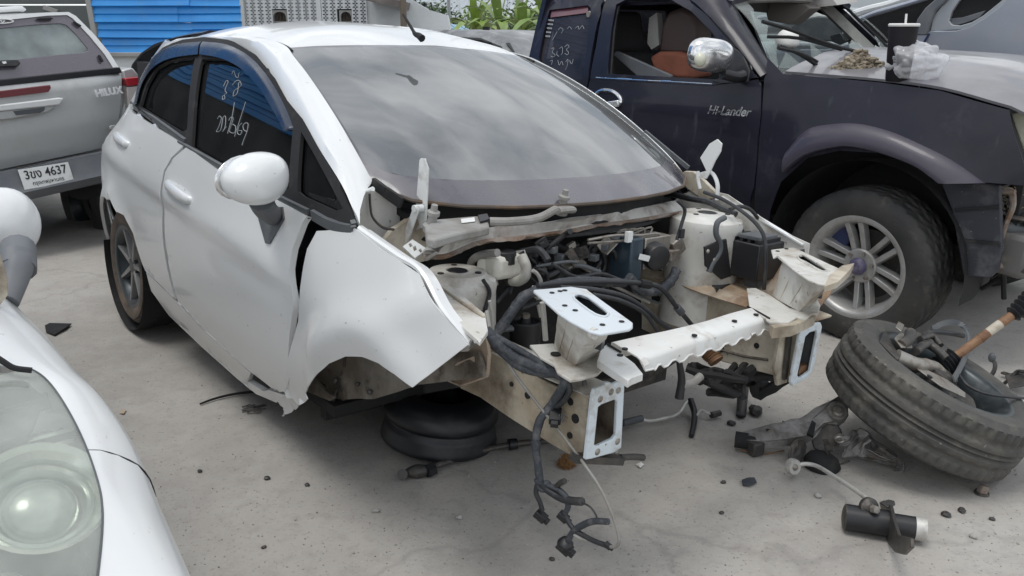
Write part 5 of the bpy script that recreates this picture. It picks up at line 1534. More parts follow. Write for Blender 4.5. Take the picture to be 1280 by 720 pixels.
foam = obj('foam_block', MB().ell((0,0,0), (.055,.09,.075), None, 18, 12, lambda q: V((q.x, math.copysign(abs(q.y)**.7, q.y), math.copysign(abs(q.z)**.8, q.z) if q.z > 0 else q.z*.4))), M['paper'], None, 60)
foam.location = fm
tag(foam, 'rounded white lump lying on the dashboard behind the broken windscreen', 'white lump')
# ------------------------------------------------------------------ silver pickup seen from behind, upper left
HX_M = rot(R(49.5), R(-4.5), 0)
_pl = WF.at(57, 225, z=.50)
HX = Frame(_pl - HX_M @ V((0, -.10, .52)), HX_M)
def hp(L, y=0.0): return [HX.at(px, py, y=y) for px, py in L]
hxc = lambda x, z: .02 + .34*(z - .98)
def hc(L, off=0.0): return [HX.on(px, py, lambda x, z: hxc(x, z) + off, 0.0) for px, py in L]
hx = thing('canopy_pickup', 'silver pickup with a canopy over its bed, seen from behind with a white number plate', 'pickup truck', HX)
def hplate(name, L, ex, m, parent=hx, y=0.0, holes=(), bev=.004, can=False, off=0.0):
    return obj(name, MB().prism(hc(L, off) if can else hp(L, y), ex, [hc(h, off) if can else hp(h, y) for h in holes]), m, parent, 35, bevel=bev)
# tailgate as a gently curved sheet
tl_, tr_, bl_, br_ = hp([(-150,119),(152,89),(-150,242),(136,183)])
rows = []
for j in range(13):
    t = j/12
    row = []
    for k in range(21):
        p = tl_.lerp(tr_, k/20).lerp(bl_.lerp(br_, k/20), t)
        bulge = -.035*math.sin(PI*t)**.6 - (.02 if t > .08 else 0) - .006*math.exp(-((t-.62)/.08)**2)
        row.append(p + V((.03*(k/20 - .2)*math.sin(PI*t*.8), bulge + .03*max(0, (k-17)/3)**2, 0)))
    rows.append(row)
gate = obj('tailgate', MB().sheet(rows), M['silver'], hx, 50, solid=-.05)
hplate('top_rail', [(-150,116),(150,84),(153,91),(-150,124)], V((0,.05,0)), M['black'], y=-.02)
hplate('brake_light', [(-60,121),(40,108.5),(62,106),(63,110),(60,115),(-60,130)], V((0,-.012,0)), M['darkred'], parent=gate, y=-.074)
hh_ = hplate('tailgate_handle', [(-70,139),(72,122),(78,122.5),(73,131),(-70,146)], V((0,-.03,0)), M['plate'], parent=gate, y=-.072, bev=.008)
hplate('handle_recess', [(-30,143),(70,131),(63,138),(50,142),(10,149),(-10,150),(-30,152)], V((0,-.012,0)), M['silver'], parent=hh_, y=-.076, bev=.006)
hplate('handle_grip', [(16,139),(56,134),(55,138),(50,141),(20,144)], V((0,-.006,0)), M['trim'], parent=hh_, y=-.089, bev=.003)
hplate('tailgate_lock', [(137,157),(143,156),(145,159),(141,162),(136,161)], V((0,-.012,0)), M['silver'], parent=gate, y=-.07)
# badge
b0, b1 = hp([(119,117.5),(153,112.5)], -.10)
bx = (b1 - b0).normalized(); bz = V((0,0,1)) - bx*bx.z; bz.normalize()
Mh = Matrix((bx, bz, bx.cross(bz))).transposed().to_4x4(); Mh.translation = (b0+b1)/2
M['badge'] = mat('bright_badge', (.82,.83,.84), .35, coat=.3)
tb = text_mesh('tailgate_badge', 'HILUX', .075, Mh, M['badge'], gate, .004, 0, .003)
tb.scale = ((b1-b0).length/tb.dimensions.x, .9, 1)
# tail lamp, corner of the bed
hplate('bed_corner', [(152,88),(166,84),(176,96),(172,140),(160,175),(140,186),(152,140),(158,118)], V((0,.25,0)), M['silver'], y=.03, bev=.015)
lamp = hplate('tail_lamp', [(156,98),(174,96),(176,106),(160,108)], V((0,.15,0)), M['red'], y=-.02, bev=.008)
hplate('lamp_lower', [(159,109),(176,107),(174,130),(160,134)], V((0,.15,0)), mat('pale_lamp', (.55,.5,.48), .25, coat=.5), parent=lamp, y=-.012, bev=.006)
# bumper
bt_, bb_ = [], []
rows = []
for k in range(17):
    t = k/16
    px = lerp(-150, 146, t)
    top_y, low_y = lerp(243, 184, t), lerp(291, 224, t) 
    a = HX.at(px, top_y, y=-.02); b = HX.at(px, low_y, y=-.16)
    rows.append([a + V((0,.03,-.01)), a + V((0,-.02,.0)), a.lerp(b,.05) + V((0,-.10,.012)), a.lerp(b,.55) + V((0,-.06,.01)), a.lerp(b,.72) + V((0,-.075,0)), b, b + V((0,.05,-.015)), b + V((0,.2,.02))])
bmp = obj('rear_bumper', MB().sheet(rows), M['bumper'], hx, 35, solid=.02)
hplate('tow_socket', [(20,210),(60,203),(62,208),(22,216)], V((0,.02,0)), M['iron'], y=-.10)
# number plate
pq = hp([(22,212),(86,203),(92,226),(31,238)], -.165)
pc = (pq[0] + pq[1] + pq[2] + pq[3])/4
px_ = ((pq[1] - pq[0]) + (pq[2] - pq[3])).normalized()
pz_ = V((0,.30,1)); pz_ = (pz_ - px_*pz_.dot(px_)).normalized()
Mp = Matrix((px_, pz_, px_.cross(pz_))).transposed().to_4x4(); Mp.translation = pc
W_, H_ = ((pq[1]-pq[0]).length + (pq[2]-pq[3]).length)/2, ((pq[3]-pq[0]).length + (pq[2]-pq[1]).length)/2
pm = obj('number_plate', MB().box((0,0,0), (W_, H_, .004)), M['plate'], hx, bevel=.002)
pm.matrix_local = Mp
t1 = text_mesh('plate_number', '3ขง 4637', .095, Matrix.Translation((0, H_*.17, .0035)), M['ink'], pm, .0006, 0, .0012)
t1.scale = (W_*.84/t1.dimensions.x, H_*.44/t1.dimensions.y, 1)
t2 = text_mesh('plate_province', 'กรุงเทพมหานคร', .04, Matrix.Translation((0, -H_*.27, .0035)), M['ink'], pm, .0006)
t2.scale = (W_*.62/t2.dimensions.x, H_*.22/t2.dimensions.y, 1)
# canopy
co = [(-150,34),(-40,22),(60,15.5),(86,15),(95,20),(118,43),(137,66),(151,88),(-150,116)]
ci = [(-150,46),(-40,30),(60,19.5),(84,18.8),(91,23),(112,45),(131,68),(143,87),(-150,113)]
can = hplate('canopy_rim', co, V((0,.10,0)), M['white'], can=True, holes=[ci], bev=.01)
gp_ = [(-140,56),(-40,40),(40,31.5),(75,29.5),(83,31.5),(95,43),(110,61),(110,64),(106,66),(60,70),(-40,82),(-140,97)]
hplate('canopy_panel', ci, V((0,.02,0)), mat('mauve_smoked_panel', (.12,.105,.13), .2, coat=.7, dirt=(5,(.19,.175,.2),.45,.8)), can=True, off=.01, holes=[gp_], bev=.003)
hplate('canopy_glass', gp_, V((0,.006,0)), M['canopy_glass'], can=True, off=.018, bev=None)
hplate('canopy_vent', [(44,23.5),(48,22),(62,21.5),(66,23),(62,24.8),(48,25)], V((0,-.02,0)), M['blackdull'], parent=can, can=True)
for L in ([(90.5,26.5),(93,27),(100.5,31.5),(100,33.3),(97,33),(91,28.5)], [(122,68.5),(124,68.5),(128.5,76.5),(126.5,77.8),(123.5,75)]):
    hplate('canopy_hinge', L, V((0,-.02,0)), M['blackdull'], parent=can, can=True)
hplate('canopy_wiper', [(-30,78),(0,75.5),(20,74.5),(24,79),(20,83),(0,84),(-30,86)], V((0,-.035,0)), M['black'], parent=can, can=True, bev=.008)
hplate('wiper_glint', [(2,77),(7,76.5),(8,79),(4,80)], V((0,-.006,0)), M['plate'], parent=can, can=True, off=-.035, bev=None)
ring = hc([(0 + 17*math.cos(a*PI/9), 26.5 + 2.8*math.sin(a*PI/9)) for a in range(19)], -.004)
obj('oval_emblem', MB().tube(ring, .004, 5, 1), M['plate'], can)
obj('oval_emblem_wave', MB().tube(hc([(-4,27),(0,25.2),(3,28),(6,26)], -.004), .003, 5, 3), M['plate'], can)
# canopy body, bed sides, cab beyond
cx0 = min(p.x for p in hc([(-150,116)])) ; cx1 = hc([(150,88)])[0].x
rim_ = hc(co[:-1])
cz = MB()
prev = None
rows = []
for p in rim_[::-1]:
    rows.append([p + V((0,.08,0)), p + V((0,1.0,.0)), p + V((0,1.6,.0)), p + V((0, 1.75, -.12))])
obj('canopy_shell', MB().sheet(rows), M['white'], hx, 50, solid=.02)
zt = tr_.z
bd = MB().box(((cx0+cx1)/2, .95, (zt+.55)/2), (cx1-cx0, 1.8, zt-.55)).box(((cx0+cx1)/2, 2.9, .80), (cx1-cx0, 2.2, .75)).prism([V((x, y, z)) for y, z in ((1.85,1.1),(2.1,1.62),(3.2,1.62),(3.9,1.15)) for x in (cx0+.08,)][:4], V((cx1-cx0-.16,0,0)))
obj('cab_body', bd, M['silver'], hx, bevel=.05)
rl_ = MB().tube([HX.on(px, py, lambda x, z: .9, .9) for px, py in ((-60,17),(20,11),(30,13.5))], .02, 8, 3)
obj('roof_bar', rl_, M['white'], hx)
wheel(hx, HX.at(132, 252, y=.62) + V((-.10,0,0)), (1,0,0), .36, .24, .21, 'seven', M['tyre'], 'rib', 60)
wheel(hx, V((HX.at(132,252,y=.62).x - 1.45, .62, HX.at(132,252,y=.62).z)), (-1,0,0), .36, .24, .21, 'seven', M['tyre'], 'rib', 60)
hplate('bumper_bracket', [(92,236),(134,226),(136,240),(120,247),(100,250),(95,246)], V((0,.15,0)), M['blackdull'], y=.0)
obj('underside', MB().box(((cx0+cx1)/2, 1.8, .44), (1.3, 3.2, .12)).box(((cx0+cx1)/2, .62, .36), (1.4,.14,.14)), M['blackdull'], hx)

# ------------------------------------------------------------------ white car at the lower left, close to the camera
FG = Frame((-1.224, .759, 0), rot(R(-52)))
fg = thing('white_car', 'white car in the near left corner with a hazy headlamp and a white wing mirror', 'car', FG)
sil = [(-6,352,.88),(8,368,.86),(30,392,.82),(52,413,.79),(95,465,.74),(132,503,.72),(168,558,.68),(203,640,.62),(232,706,.58),(262,775,.55),(290,850,.52)]
inn = [(-70,392,.92),(-56,410,.90),(-34,432,.87),(-6,452,.845),(38,461,.815),(66,482,.795),(97,532,.77),(121,592,.74),(130,642,.71),(124,720,.66),(110,800,.60)]
So = catmull([FG.at(px, py, z=z) for px, py, z in sil], 6)
Si = catmull([FG.at(px, py, z=z) for px, py, z in inn], 6)
def fgrow(a, b, t0=0):
    up = V((0,0,1))
    mid = a.lerp(b, .5)
    return [a + V((-.02,-.14,-.42)), a + V((-.01,-.05,-.26)), a + V((0,-.004,-.12)), a + V((0,.006,-.04)), a + V((0,.0,.0)), a.lerp(b,.22) + V((0,.004,.016)), a.lerp(b,.5) + V((0,0,.020)), a.lerp(b,.8) + V((0,0,.012)), b]
rows_all = [fgrow(a, b) for a, b in zip(So, Si)]
cut = 39
wing = obj('front_wing', MB().sheet(rows_all[:cut+1]), M['white'], fg, 60, solid=.006)
bmp2 = obj('front_bumper', MB().sheet([[p + V((.004,0,0)) for p in rows_all[cut]]] + rows_all[cut+1:]), M['white'], fg, 60, solid=.006)
obj('bumper_gap', MB().tube([p + V((.002,.0,-.003)) for p in rows_all[cut][3:]], .0032, 6, 2), M['blackdull'], wing)
# bonnet: from the screen to the lamp, its corner tucked inside the lamp
edge_ = [V((-1.16,.60,.985)), V((-.95,.60,.965)), V((-.78,.59,.945))] + Si[0:24:4] + [V((-.46,.60,.835)), V((-.40,.44,.825)), V((-.28,.32,.80)), V((-.12,.27,.755)), V((.02,.24,.69))]
rows = []
for e in edge_:
    e = e + V((0,-.012,.004))
    rows.append([V((e.x + .06*(1 - f*f), e.y*f, e.z + .055*(1 - f*f))) for f in (1,.8,.55,.25,0,-.25,-.55,-.8,-1)])
obj('bonnet', MB().sheet(rows), M['white'], fg, 60, solid=.008)
# headlamp: lens over a silvered bowl
Ln = Si[24:]
rows, back = [], []
for k, b in enumerate(Ln):
    t = k/(len(Ln)-1)
    r_ = []
    for j in range(9):
        f = j/8
        r_.append(b + V((.10*math.sin(f*PI*.6) , -.42*f, .05*math.sin(f*PI*.7) - .02*f)))
    rows.append(r_)
    back.append([p + V((-.16,-.03,-.26)) for p in r_])
hlp = obj('headlamp', MB().sheet(back), mat('lamp_housing', (.16,.175,.17), .25, metal=.4, var=(6,(.07,.08,.08),.35,.65)), fg, 60, solid=.01)
obj('lamp_lens', MB().sheet(rows), M['lens'], hlp, 60, solid=.004)
obj('lens_edge', MB().tube([b + V((0,-.002,.002)) for b in Ln], .0018, 6, 1), M['trim'], hlp)
cbw = FG.at(52, 622, z=.71)
axl = V((.52,.10,.80)).normalized()
for rr, off, mname in ((.15, 0, 'chrome'),):
    bowlm = mat('silvered_bowl', (.80,.82,.79), .16, metal=.75)
    obj('reflector_bowl', MB().lathe([(.02,-.080),(.056,-.066),(.088,-.032),(.104,.0),(.110,.006),(.106,.012),(.096,.002)], cbw, axl, 40), bowlm, hlp, 60)
    for r0_, h0_ in ((.078,-.026),):
        obj('reflector_ring', MB().lathe([(r0_-.005,h0_),(r0_,h0_+.007),(r0_+.006,h0_+.006),(r0_+.004,h0_-.004)], cbw, axl, 40), bowlm, hlp, 60)
    obj('lamp_bulb', MB().lathe([(.062,-.040),(.063,-.030),(.056,-.018),(.038,-.006),(.018,-.001),(0,.0)], cbw - axl*.012, axl, 32), mat('bulb_cap', (.66,.69,.66), .22, metal=.5, coat=.5, var=(14,(.42,.45,.43),.4,.65)), hlp, 60)
for k_r in range(7):
    zt_ = .69 - .012*k_r
    obj('lens_flute', MB().tube([FG.at(px, 560 + 14*k_r - .25*px, z=zt_) for px in (-30, 10, 50, 92)], .006, 6, 3), bowlm, hlp, 60)
obj('lamp_divider', MB().beam(FG.at(0,520,z=.72), FG.at(62,500,z=.73), .02, .03), M['trim'], hlp)
obj('lamp_shelf', MB().prism([FG.at(px, py, z=.73) for px, py in ((-20,480),(30,472),(58,494),(40,540),(-20,560))], V((-.01,-.01,-.03))), M['bumper'], hlp, bevel=.01)
# black tube painted in for the shaded gap under the bonnet corner
obj('bonnet_gap_line', MB().tube([FG.at(px, py, z=z) for px, py, z in ((-14,440,.87),(4,452,.85),(18,460,.835),(40,463,.825))], .006, 6, 4), M['blackdull'], fg)
obj('hinge_cover', MB().prism([FG.at(px, py, x=-.80) for px, py in ((-12,300),(2,318),(11,350),(11,368),(-2,385),(-12,385))], V((-.02,-.01,0))), M['cream'], fg, bevel=.004)
# wing mirror
Mg = FG.at(0, 281, z=.975)
k_ = (FG.w(Mg) - V((0,0,CAMH))).length/1040
mo = obj('wing_mirror', MB().ell(Mg, (33*k_, 40*k_, 39*k_), Matrix.Rotation(R(20),3,'Z'), 28, 18, lambda q: V((q.x*(1 if q.x > 0 else .7), q.y, q.z*(1 + .10*q.y)))), M['white'], fg, 70)
obj('mirror_stalk', MB().tube([FG.at(22,312,z=.94), FG.at(22,330,z=.92), FG.at(17,350,z=.89), FG.at(8,378,z=.85)], lambda t: (17 - 6*t)*k_, 14, 4, 1.0), M['bumper'], mo, 50)
obj('stalk_collar', MB().tube([FG.at(20,322,z=.93), FG.at(20,338,z=.905)], 18.5*k_, 14, 1), M['bumper'], mo, 50)
# rest of the car, out of the picture
rows = []
for x, zc, hw in ((-1.72,1.38,.58),(-2.1,1.45,.56),(-3.0,1.42,.54),(-3.6,1.05,.62),(-3.75,.9,.66)):
    rows.append([V((x, hw*k/6, zc - .05*abs(k/6)**2.5)) for k in range(-6, 7)])
obj('windscreen', MB().sheet([[V((x + .10*(1 - (k/6)**2), hw*k/6, zc - .05*abs(k/6)**2.5)) for k in range(-6, 7)] for x, zc, hw in ((-1.18,.99,.64),(-1.45,1.21,.62),(-1.72,1.375,.58))]), M['ws'], fg, 60)
obj('cabin_floor', MB().box((-2.2,0,.5),(2.6,1.3,.1)).box((-1.3,0,.75),(.2,1.3,.4)), M['interior'], fg)
for sg in (-1, 1):
    obj('windscreen_pillar', MB().tube([V((-1.18,sg*.66,.96)), V((-1.45,sg*.63,1.17)), V((-1.72,sg*.585,1.335))], .035, 8, 3), M['white'], fg)
cabt = obj('cabin_shell', MB().sheet(rows), M['white'], fg, 50, solid=.02)
for sg in (-1, 1):
    obj('body_side', MB().prism([V((x, sg*.66, z)) for x, z in ((-1.05,.25),(-1.05,.90),(-1.2,.95),(-3.4,.98),(-3.75,.85),(-3.75,.3))], V((0,-sg*.06,0))), M['white'], fg, bevel=.02)
    obj('side_window', MB().prism([V((x, sg*yy, z)) for x, z, yy in ((-1.25,.98,.74),(-1.72,1.33,.60),(-3.0,1.38,.56),(-3.5,1.0,.68))], V((0,-sg*.02,0))), M['tint'], fg)
    for xw in (-.62, -3.1):
        wheel(fg, (xw, sg*.70, .30), (0,sg,0), .30, .19, .2, 'seven', M['tyre'], 'rib', 40)
obj('far_wing', MB().sheet([[V((p.x, -p.y, p.z)) for p in r_] for r_ in rows_all]), M['white'], fg, 60, solid=.006)
obj('nose', MB().box((-.12,0,.45), (.12,1.2,.3)), M['white'], fg, bevel=.05)
# ------------------------------------------------------------------ backdrop: fence, walls, parked cars, trees
def wf(px, py, y): return WF.at(px, py, y=y)
M['blue'] = mat('blue_painted_sheet', (.02,.25,.66), .42, coat=.15, var=(2.2,(.03,.31,.74),.4,.7), dirt=(5,(.12,.30,.52),.55,.9))
M['greywall'] = mat('grey_green_panel', (.115,.125,.12), .6, dirt=(3,(.16,.17,.16),.45,.8))
M['whitewall'] = mat('white_render', (.70,.72,.72), .85, dirt=(1.6,(.52,.53,.52),.5,.85), bump=(20,.2))
M['blueroof'] = mat('faded_blue_roof', (.20,.36,.48), .6, dirt=(2,(.32,.42,.48),.45,.8))
M['leaf'] = mat('banana_leaf', (.17,.27,.06), .45, var=(3,(.25,.34,.09),.4,.7))
M['leaf2'] = mat('young_leaf', (.24,.33,.06), .45, var=(3,(.16,.25,.05),.4,.7))
M['shrub'] = mat('shrub_foliage', (.04,.075,.025), .7, var=(2,(.07,.11,.035),.4,.7))
M['bark'] = mat('bark', (.16,.13,.10), .9)
M['concrete'] = mat('pole_concrete', (.36,.35,.33), .85, dirt=(2,(.27,.26,.24),.45,.7))
M['steelgrey'] = mat('galvanised', (.40,.42,.44), .5, metal=.4)
# blue sheet fence, one wavy sheet per course, each overlapping the one below
FY = 10.6
SHED_Z = 3.9
fe = thing('sheet_fence', 'bright blue ribbed metal sheet fence standing behind the silver pickup', 'fence', loc=(0,0,0))
zc = [wf(200, py, FY).z for py in (68,47,28,8,-12,-32,-52)]
xl = [wf(131,66,FY).x, wf(126,46,FY).x, wf(120,26,FY).x, wf(116,8,FY).x, wf(114,-12,FY).x, wf(112,-30,FY).x]
xr = wf(302, 30, FY).x
rnd = random.Random(3)
for k in range(6):
    z0, z1 = zc[k], zc[k+1]
    cuts = [xl[k]]
    while cuts[-1] < xr - .5: cuts.append(cuts[-1] + rnd.uniform(.75, 1.25))
    cuts[-1] = xr
    for a_, b_ in zip(cuts, cuts[1:]):
        d_ = rnd.uniform(-.008,.008); e_ = rnd.uniform(-.008,.008)
        r_ = []
        for dy, f in ((.0,-.02),(-.045,.0),(-.050,.04),(-.018,.42),(-.012,.48),(-.03,.55),(.0,.98),(.004,1.02)):
            r_.append([V((a_ - .01, FY + dy + d_, lerp(z0, z1, f))), V(((a_+b_)/2, FY + dy + .006*rnd.uniform(-1,1), lerp(z0, z1, f) + e_*.5)), V((b_ + .008, FY + dy + d_ - .003, lerp(z0, z1, f) + e_))])
        obj('blue_sheet', MB().sheet(r_), M['blue'], fe, 20, solid=.002)
obj('end_post', MB().beam((xl[0]-.05, FY-.03, zc[0]-.3), (xl[5]-.06, FY-.03, zc[6]), .06, .05, up=(0,1,0)), M['concrete'], fe)
for x in (xl[0]+.2, (xl[0]+xr)/2, xr-.1):
    obj('back_post', MB().box((x, FY+.08, zc[6]/2), (.08,.08,zc[6])), M['steelgrey'], fe)
base = thing('low_wall', 'low pale wall below the blue sheet fence', 'wall', loc=(0,0,0))
obj('wall_body', MB().box(((xl[0]+xr)/2, FY+.05, zc[0]/2), (xr-xl[0]+.2, .22, zc[0])), M['whitewall'], base, bevel=.01)
obj('wall_coping', MB().box(((xl[0]+xr)/2, FY, zc[0]+.0), (xr-xl[0]+.24, .28, .05)), M['concrete'], base, bevel=.008)
# a tall shed, dark below and clad in the same sheets above, left of the yard: it shows only mirrored in the car's side windows, its dark lower wall made up to darken that image
sf = thing('tall_shed', 'tall unseen shed, blue ribbed cladding above a dark wall shaped for the window reflections', 'building', loc=(0,0,0))
for k in range(15):
    z0 = SHED_Z + .34*k
    r_ = [[V((-9.6 + dx, y, z0 + f*.34)) for y in (5.6, 9.0, 12.5, 16.0)] for dx, f in ((0,-.02),(.055,.0),(.022,.42),(.014,.48),(.035,.55),(0,1.0))]
    obj('blue_sheet', MB().sheet(r_), M['blue'], sf, 20, solid=.002)
obj('shed_wall', MB().box((-9.7,10.8,SHED_Z/2), (.15,10.4,SHED_Z)), mat('dark_shed_wall', (.035,.037,.04), .8, dirt=(1.2,(.07,.07,.07),.45,.7)), sf)
obj('shed_body', MB().box((-11.8,10.8,(SHED_Z+5)/2), (4,10.4,SHED_Z+5)), M['greywall'], sf)
# grey shed at the far left
sh = thing('grey_shed', 'grey green panelled shed wall behind the silver pickup', 'building', loc=(0,0,0))
SY = 11.2
for k, (z0, z1) in enumerate(((0, 1.1),(1.1, wf(60,7,SY).z),(wf(60,7,SY).z + .02, 2.6),(2.62, 3.6))):
    obj('wall_panel', MB().box(((wf(-200,0,SY).x + wf(124,0,SY).x)/2, SY + (.0 if k % 2 else .012), (z0+z1)/2), (wf(124,0,SY).x - wf(-200,0,SY).x, .1, z1-z0)), M['greywall'], sh, bevel=.006)
obj('sloping_bar', MB().beam(wf(55,9,SY-.1), wf(72,15,SY-.1), .05, .05), M['concrete'], sh)
obj('shed_roof', MB().beam(V((wf(-200,0,SY).x, SY+1.5, 3.75)), V((wf(124,0,SY).x, SY+1.5, 3.75)), 3.4, .08), M['steelgrey'], sh)
# white building with pierced vent blocks and two arched niches
BY = 13.5
wb = thing('block_building', 'white building with a pierced vent block wall and small arched openings', 'building', loc=(0,0,0))
def bx_(px): return wf(px, 10, BY).x
def bz_(py): return wf(400, py, BY).z
bw = (bx_(400) - bx_(390.6)); bh = bz_(0) - bz_(4.6)
hw_, hh_ = bw/2, bh/2
blk = MB()
t_ = .022
for bars in (((-hw_+t_*.4, -hh_), (-hw_+t_*.4, hh_)), ((hw_-t_*.4, -hh_), (hw_-t_*.4, hh_)), ((0, -hh_+.012), (0, hh_-.012))):
    (x0, z0), (x1, z1) = bars
    blk.box(((x0+x1)/2, 0, (z0+z1)/2), (t_*(.8 if x0 else .6), .09, z1-z0))
for z_ in (-hh_+.0085, hh_-.0085):
    for sx in (-1, 1):
        blk.box((sx*hw_*.5, 0, z_), (hw_ - t_*1.0, .088, .017))
blk_me = obj('vent_block', blk, M['whitewall'], wb, 30)
blk_me.location = (bx_(306), BY, bz_(33))
niches = [(349, 20.5, 16), (432, 20.5, 13)]
first = True
rws = 13
for r_ in range(rws):
    for seg in ((303, 396), (402.5, 456)):
        n_b = int((bx_(seg[1]) - bx_(seg[0]))/bw + .5)
        for c_ in range(n_b):
            x = bx_(seg[0]) + bw*(c_ + .5)
            z = bz_(34) + bh*(r_ + .5)
            if any(abs(x - bx_(nx)) < (bx_(nx + nw/2 + 5) - bx_(nx)) and abs(z - bz_(ny)) < 1.7*bh for nx, ny, nw in niches): continue
            if first:
                blk_me.location = (x, BY, z); first = False
            else:
                o = dup(blk_me, wb); o.location = (x, BY, z)
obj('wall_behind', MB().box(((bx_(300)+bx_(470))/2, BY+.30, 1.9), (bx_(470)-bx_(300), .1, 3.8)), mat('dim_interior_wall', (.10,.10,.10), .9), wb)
obj('wall_pier', MB().box(((bx_(396.5)+bx_(402))/2, BY, 1.9), (bx_(402)-bx_(396.5), .12, 3.8)), M['whitewall'], wb)
obj('wall_base', MB().box(((bx_(303)+bx_(457))/2, BY, bz_(34)/2), (bx_(457)-bx_(303), .12, bz_(34))), M['whitewall'], wb)
obj('wall_pier', MB().box((bx_(300), BY+.01, 1.9), (.14,.12,3.8)), M['whitewall'], wb)
for nx, ny, nw in niches:
    x = bx_(nx); z = bz_(ny); w_ = bx_(nx + nw/2) - bx_(nx)
    out = [V((x - w_*1.25, BY-.02, z - 1.7*bh)), V((x + w_*1.25, BY-.02, z - 1.7*bh)), V((x + w_*1.25, BY-.02, z + 1.7*bh)), V((x - w_*1.25, BY-.02, z + 1.7*bh))]
    hole = [V((x - w_, BY-.02, z - 1.4*bh)), V((x + w_, BY-.02, z - 1.4*bh)), V((x + w_, BY-.02, z))] + [V((x + w_*math.cos(a), BY-.02, z + 1.3*bh*math.sin(a))) for a in (.5,1.0,1.57,2.1,2.6)] + [V((x - w_, BY-.02, z))]
    nf = obj('arch_frame', MB().prism(out, V((0,.1,0)), [hole]), M['concrete'], wb)
    obj('arch_recess', MB().box((x, BY+.16, z), (w_*2.4, .03, 3.3*bh)), M['rusty'], nf)
    for q in (-.5, 0, .5):
        obj('arch_grille', MB().box((x + w_*q, BY+.05, z), (.012,.012,2.6*bh)), M['iron'], nf)
# plain gable wall and eave on its right
ga = [V((x, BY+.02, z)) for x, z in ((bx_(456.5),0),(bx_(562),0),(bx_(562),bz_(34)),(bx_(559),bz_(19)),(bx_(535),bz_(12)),(bx_(520),bz_(3)),(bx_(505),bz_(-6)),(bx_(456.5),bz_(-6)))]
obj('gable_wall', MB().prism(ga, V((0,.25,0))), M['whitewall'], wb)
ev = obj('roof_eave', MB().beam(V((bx_(466), BY-.35, bz_(-2))), V((bx_(512), BY-.35, bz_(8))), .9, .10), mat('old_roof_sheet', (.14,.12,.11), .8, dirt=(4,(.25,.22,.2),.45,.7)), wb)
obj('main_roof', MB().beam(V((bx_(296), BY+2, 4.1)), V((bx_(500), BY+2, 3.6)), 5, .12), ev.data.materials[0], wb)
# far blue roof and wall
br = thing('blue_roof_shed', 'low shed with a faded blue sheet roof beyond the white wall', 'building', loc=(0,0,0))
RY = 24.0
obj('roof_sheet', MB().add([wf(523,29,RY+3), wf(574,33.5,RY+3), wf(590,41,RY), wf(528,34,RY)], [(0,1,2,3)]), M['blueroof'], br, solid=.06)
obj('front_wall', MB().prism([wf(526,33,RY), wf(592,40,RY), V((wf(592,40,RY).x, RY, 0)), V((wf(526,33,RY).x, RY, 0))], V((0,.2,0))), M['blueroof'], br)
for k in range(5):
    a = wf(531+11*k, 30+.9*k, RY+2.5); b = wf(535+12*k, 34.5+1.3*k, RY-.02)
    obj('roof_rib', MB().beam(a + V((0,0,.05)), b + V((0,0,.05)), .06, .05), M['blueroof'], br)
# ---- trees
def leaf_clump_tree(name, label, cat, base, h, r, n, seed, leafm, trunk=.08, group=None, tall=1.0):
    rnd = random.Random(seed)
    t = thing(name, label, cat, loc=base, group=group)
    tr = MB().tube([(0,0,0), (.05*h*rnd.uniform(-1,1), 0, h*.35), (.08*h*rnd.uniform(-1,1), .03*h, h*.7)], lambda q: trunk*(1 - .6*q), 7, 4)
    for k in range(4):
        a = rnd.uniform(0, 6.28)
        tr.tube([(0,0,h*.35), (math.cos(a)*r*.4, math.sin(a)*r*.4, h*.6), (math.cos(a)*r*.7, math.sin(a)*r*.7, h*.78)], lambda q: trunk*.4*(1 - .7*q), 5, 3)
    obj('trunk', tr, M['bark'], t)
    cr = MB()
    lobes = [(V((rnd.uniform(-.7,.7)*r, rnd.uniform(-.6,.6)*r, h*rnd.uniform(.35,.95))), r*rnd.uniform(.3,.55)) for _ in range(9)]
    for k in range(n):
        c, rr = rnd.choice(lobes)
        d = V((rnd.gauss(0,1), rnd.gauss(0,1), rnd.gauss(0,1)*tall)).normalized()
        p = c + d*rr*rnd.uniform(.55,1.05)
        s_ = rnd.uniform(.06,.13)*max(.7, r*.5)
        u = V((rnd.gauss(0,1), rnd.gauss(0,1), rnd.gauss(0,.6))).normalized()
        w_ = u.cross(d).normalized() if u.cross(d).length > .01 else V((1,0,0))
        cr.add([p - u*s_, p + w_*s_*.45 + d*s_*.2, p + u*s_, p - w_*s_*.45], [(0,1,2,3)])
    obj('crown', cr, leafm, t, 0, weld=False)
    return t
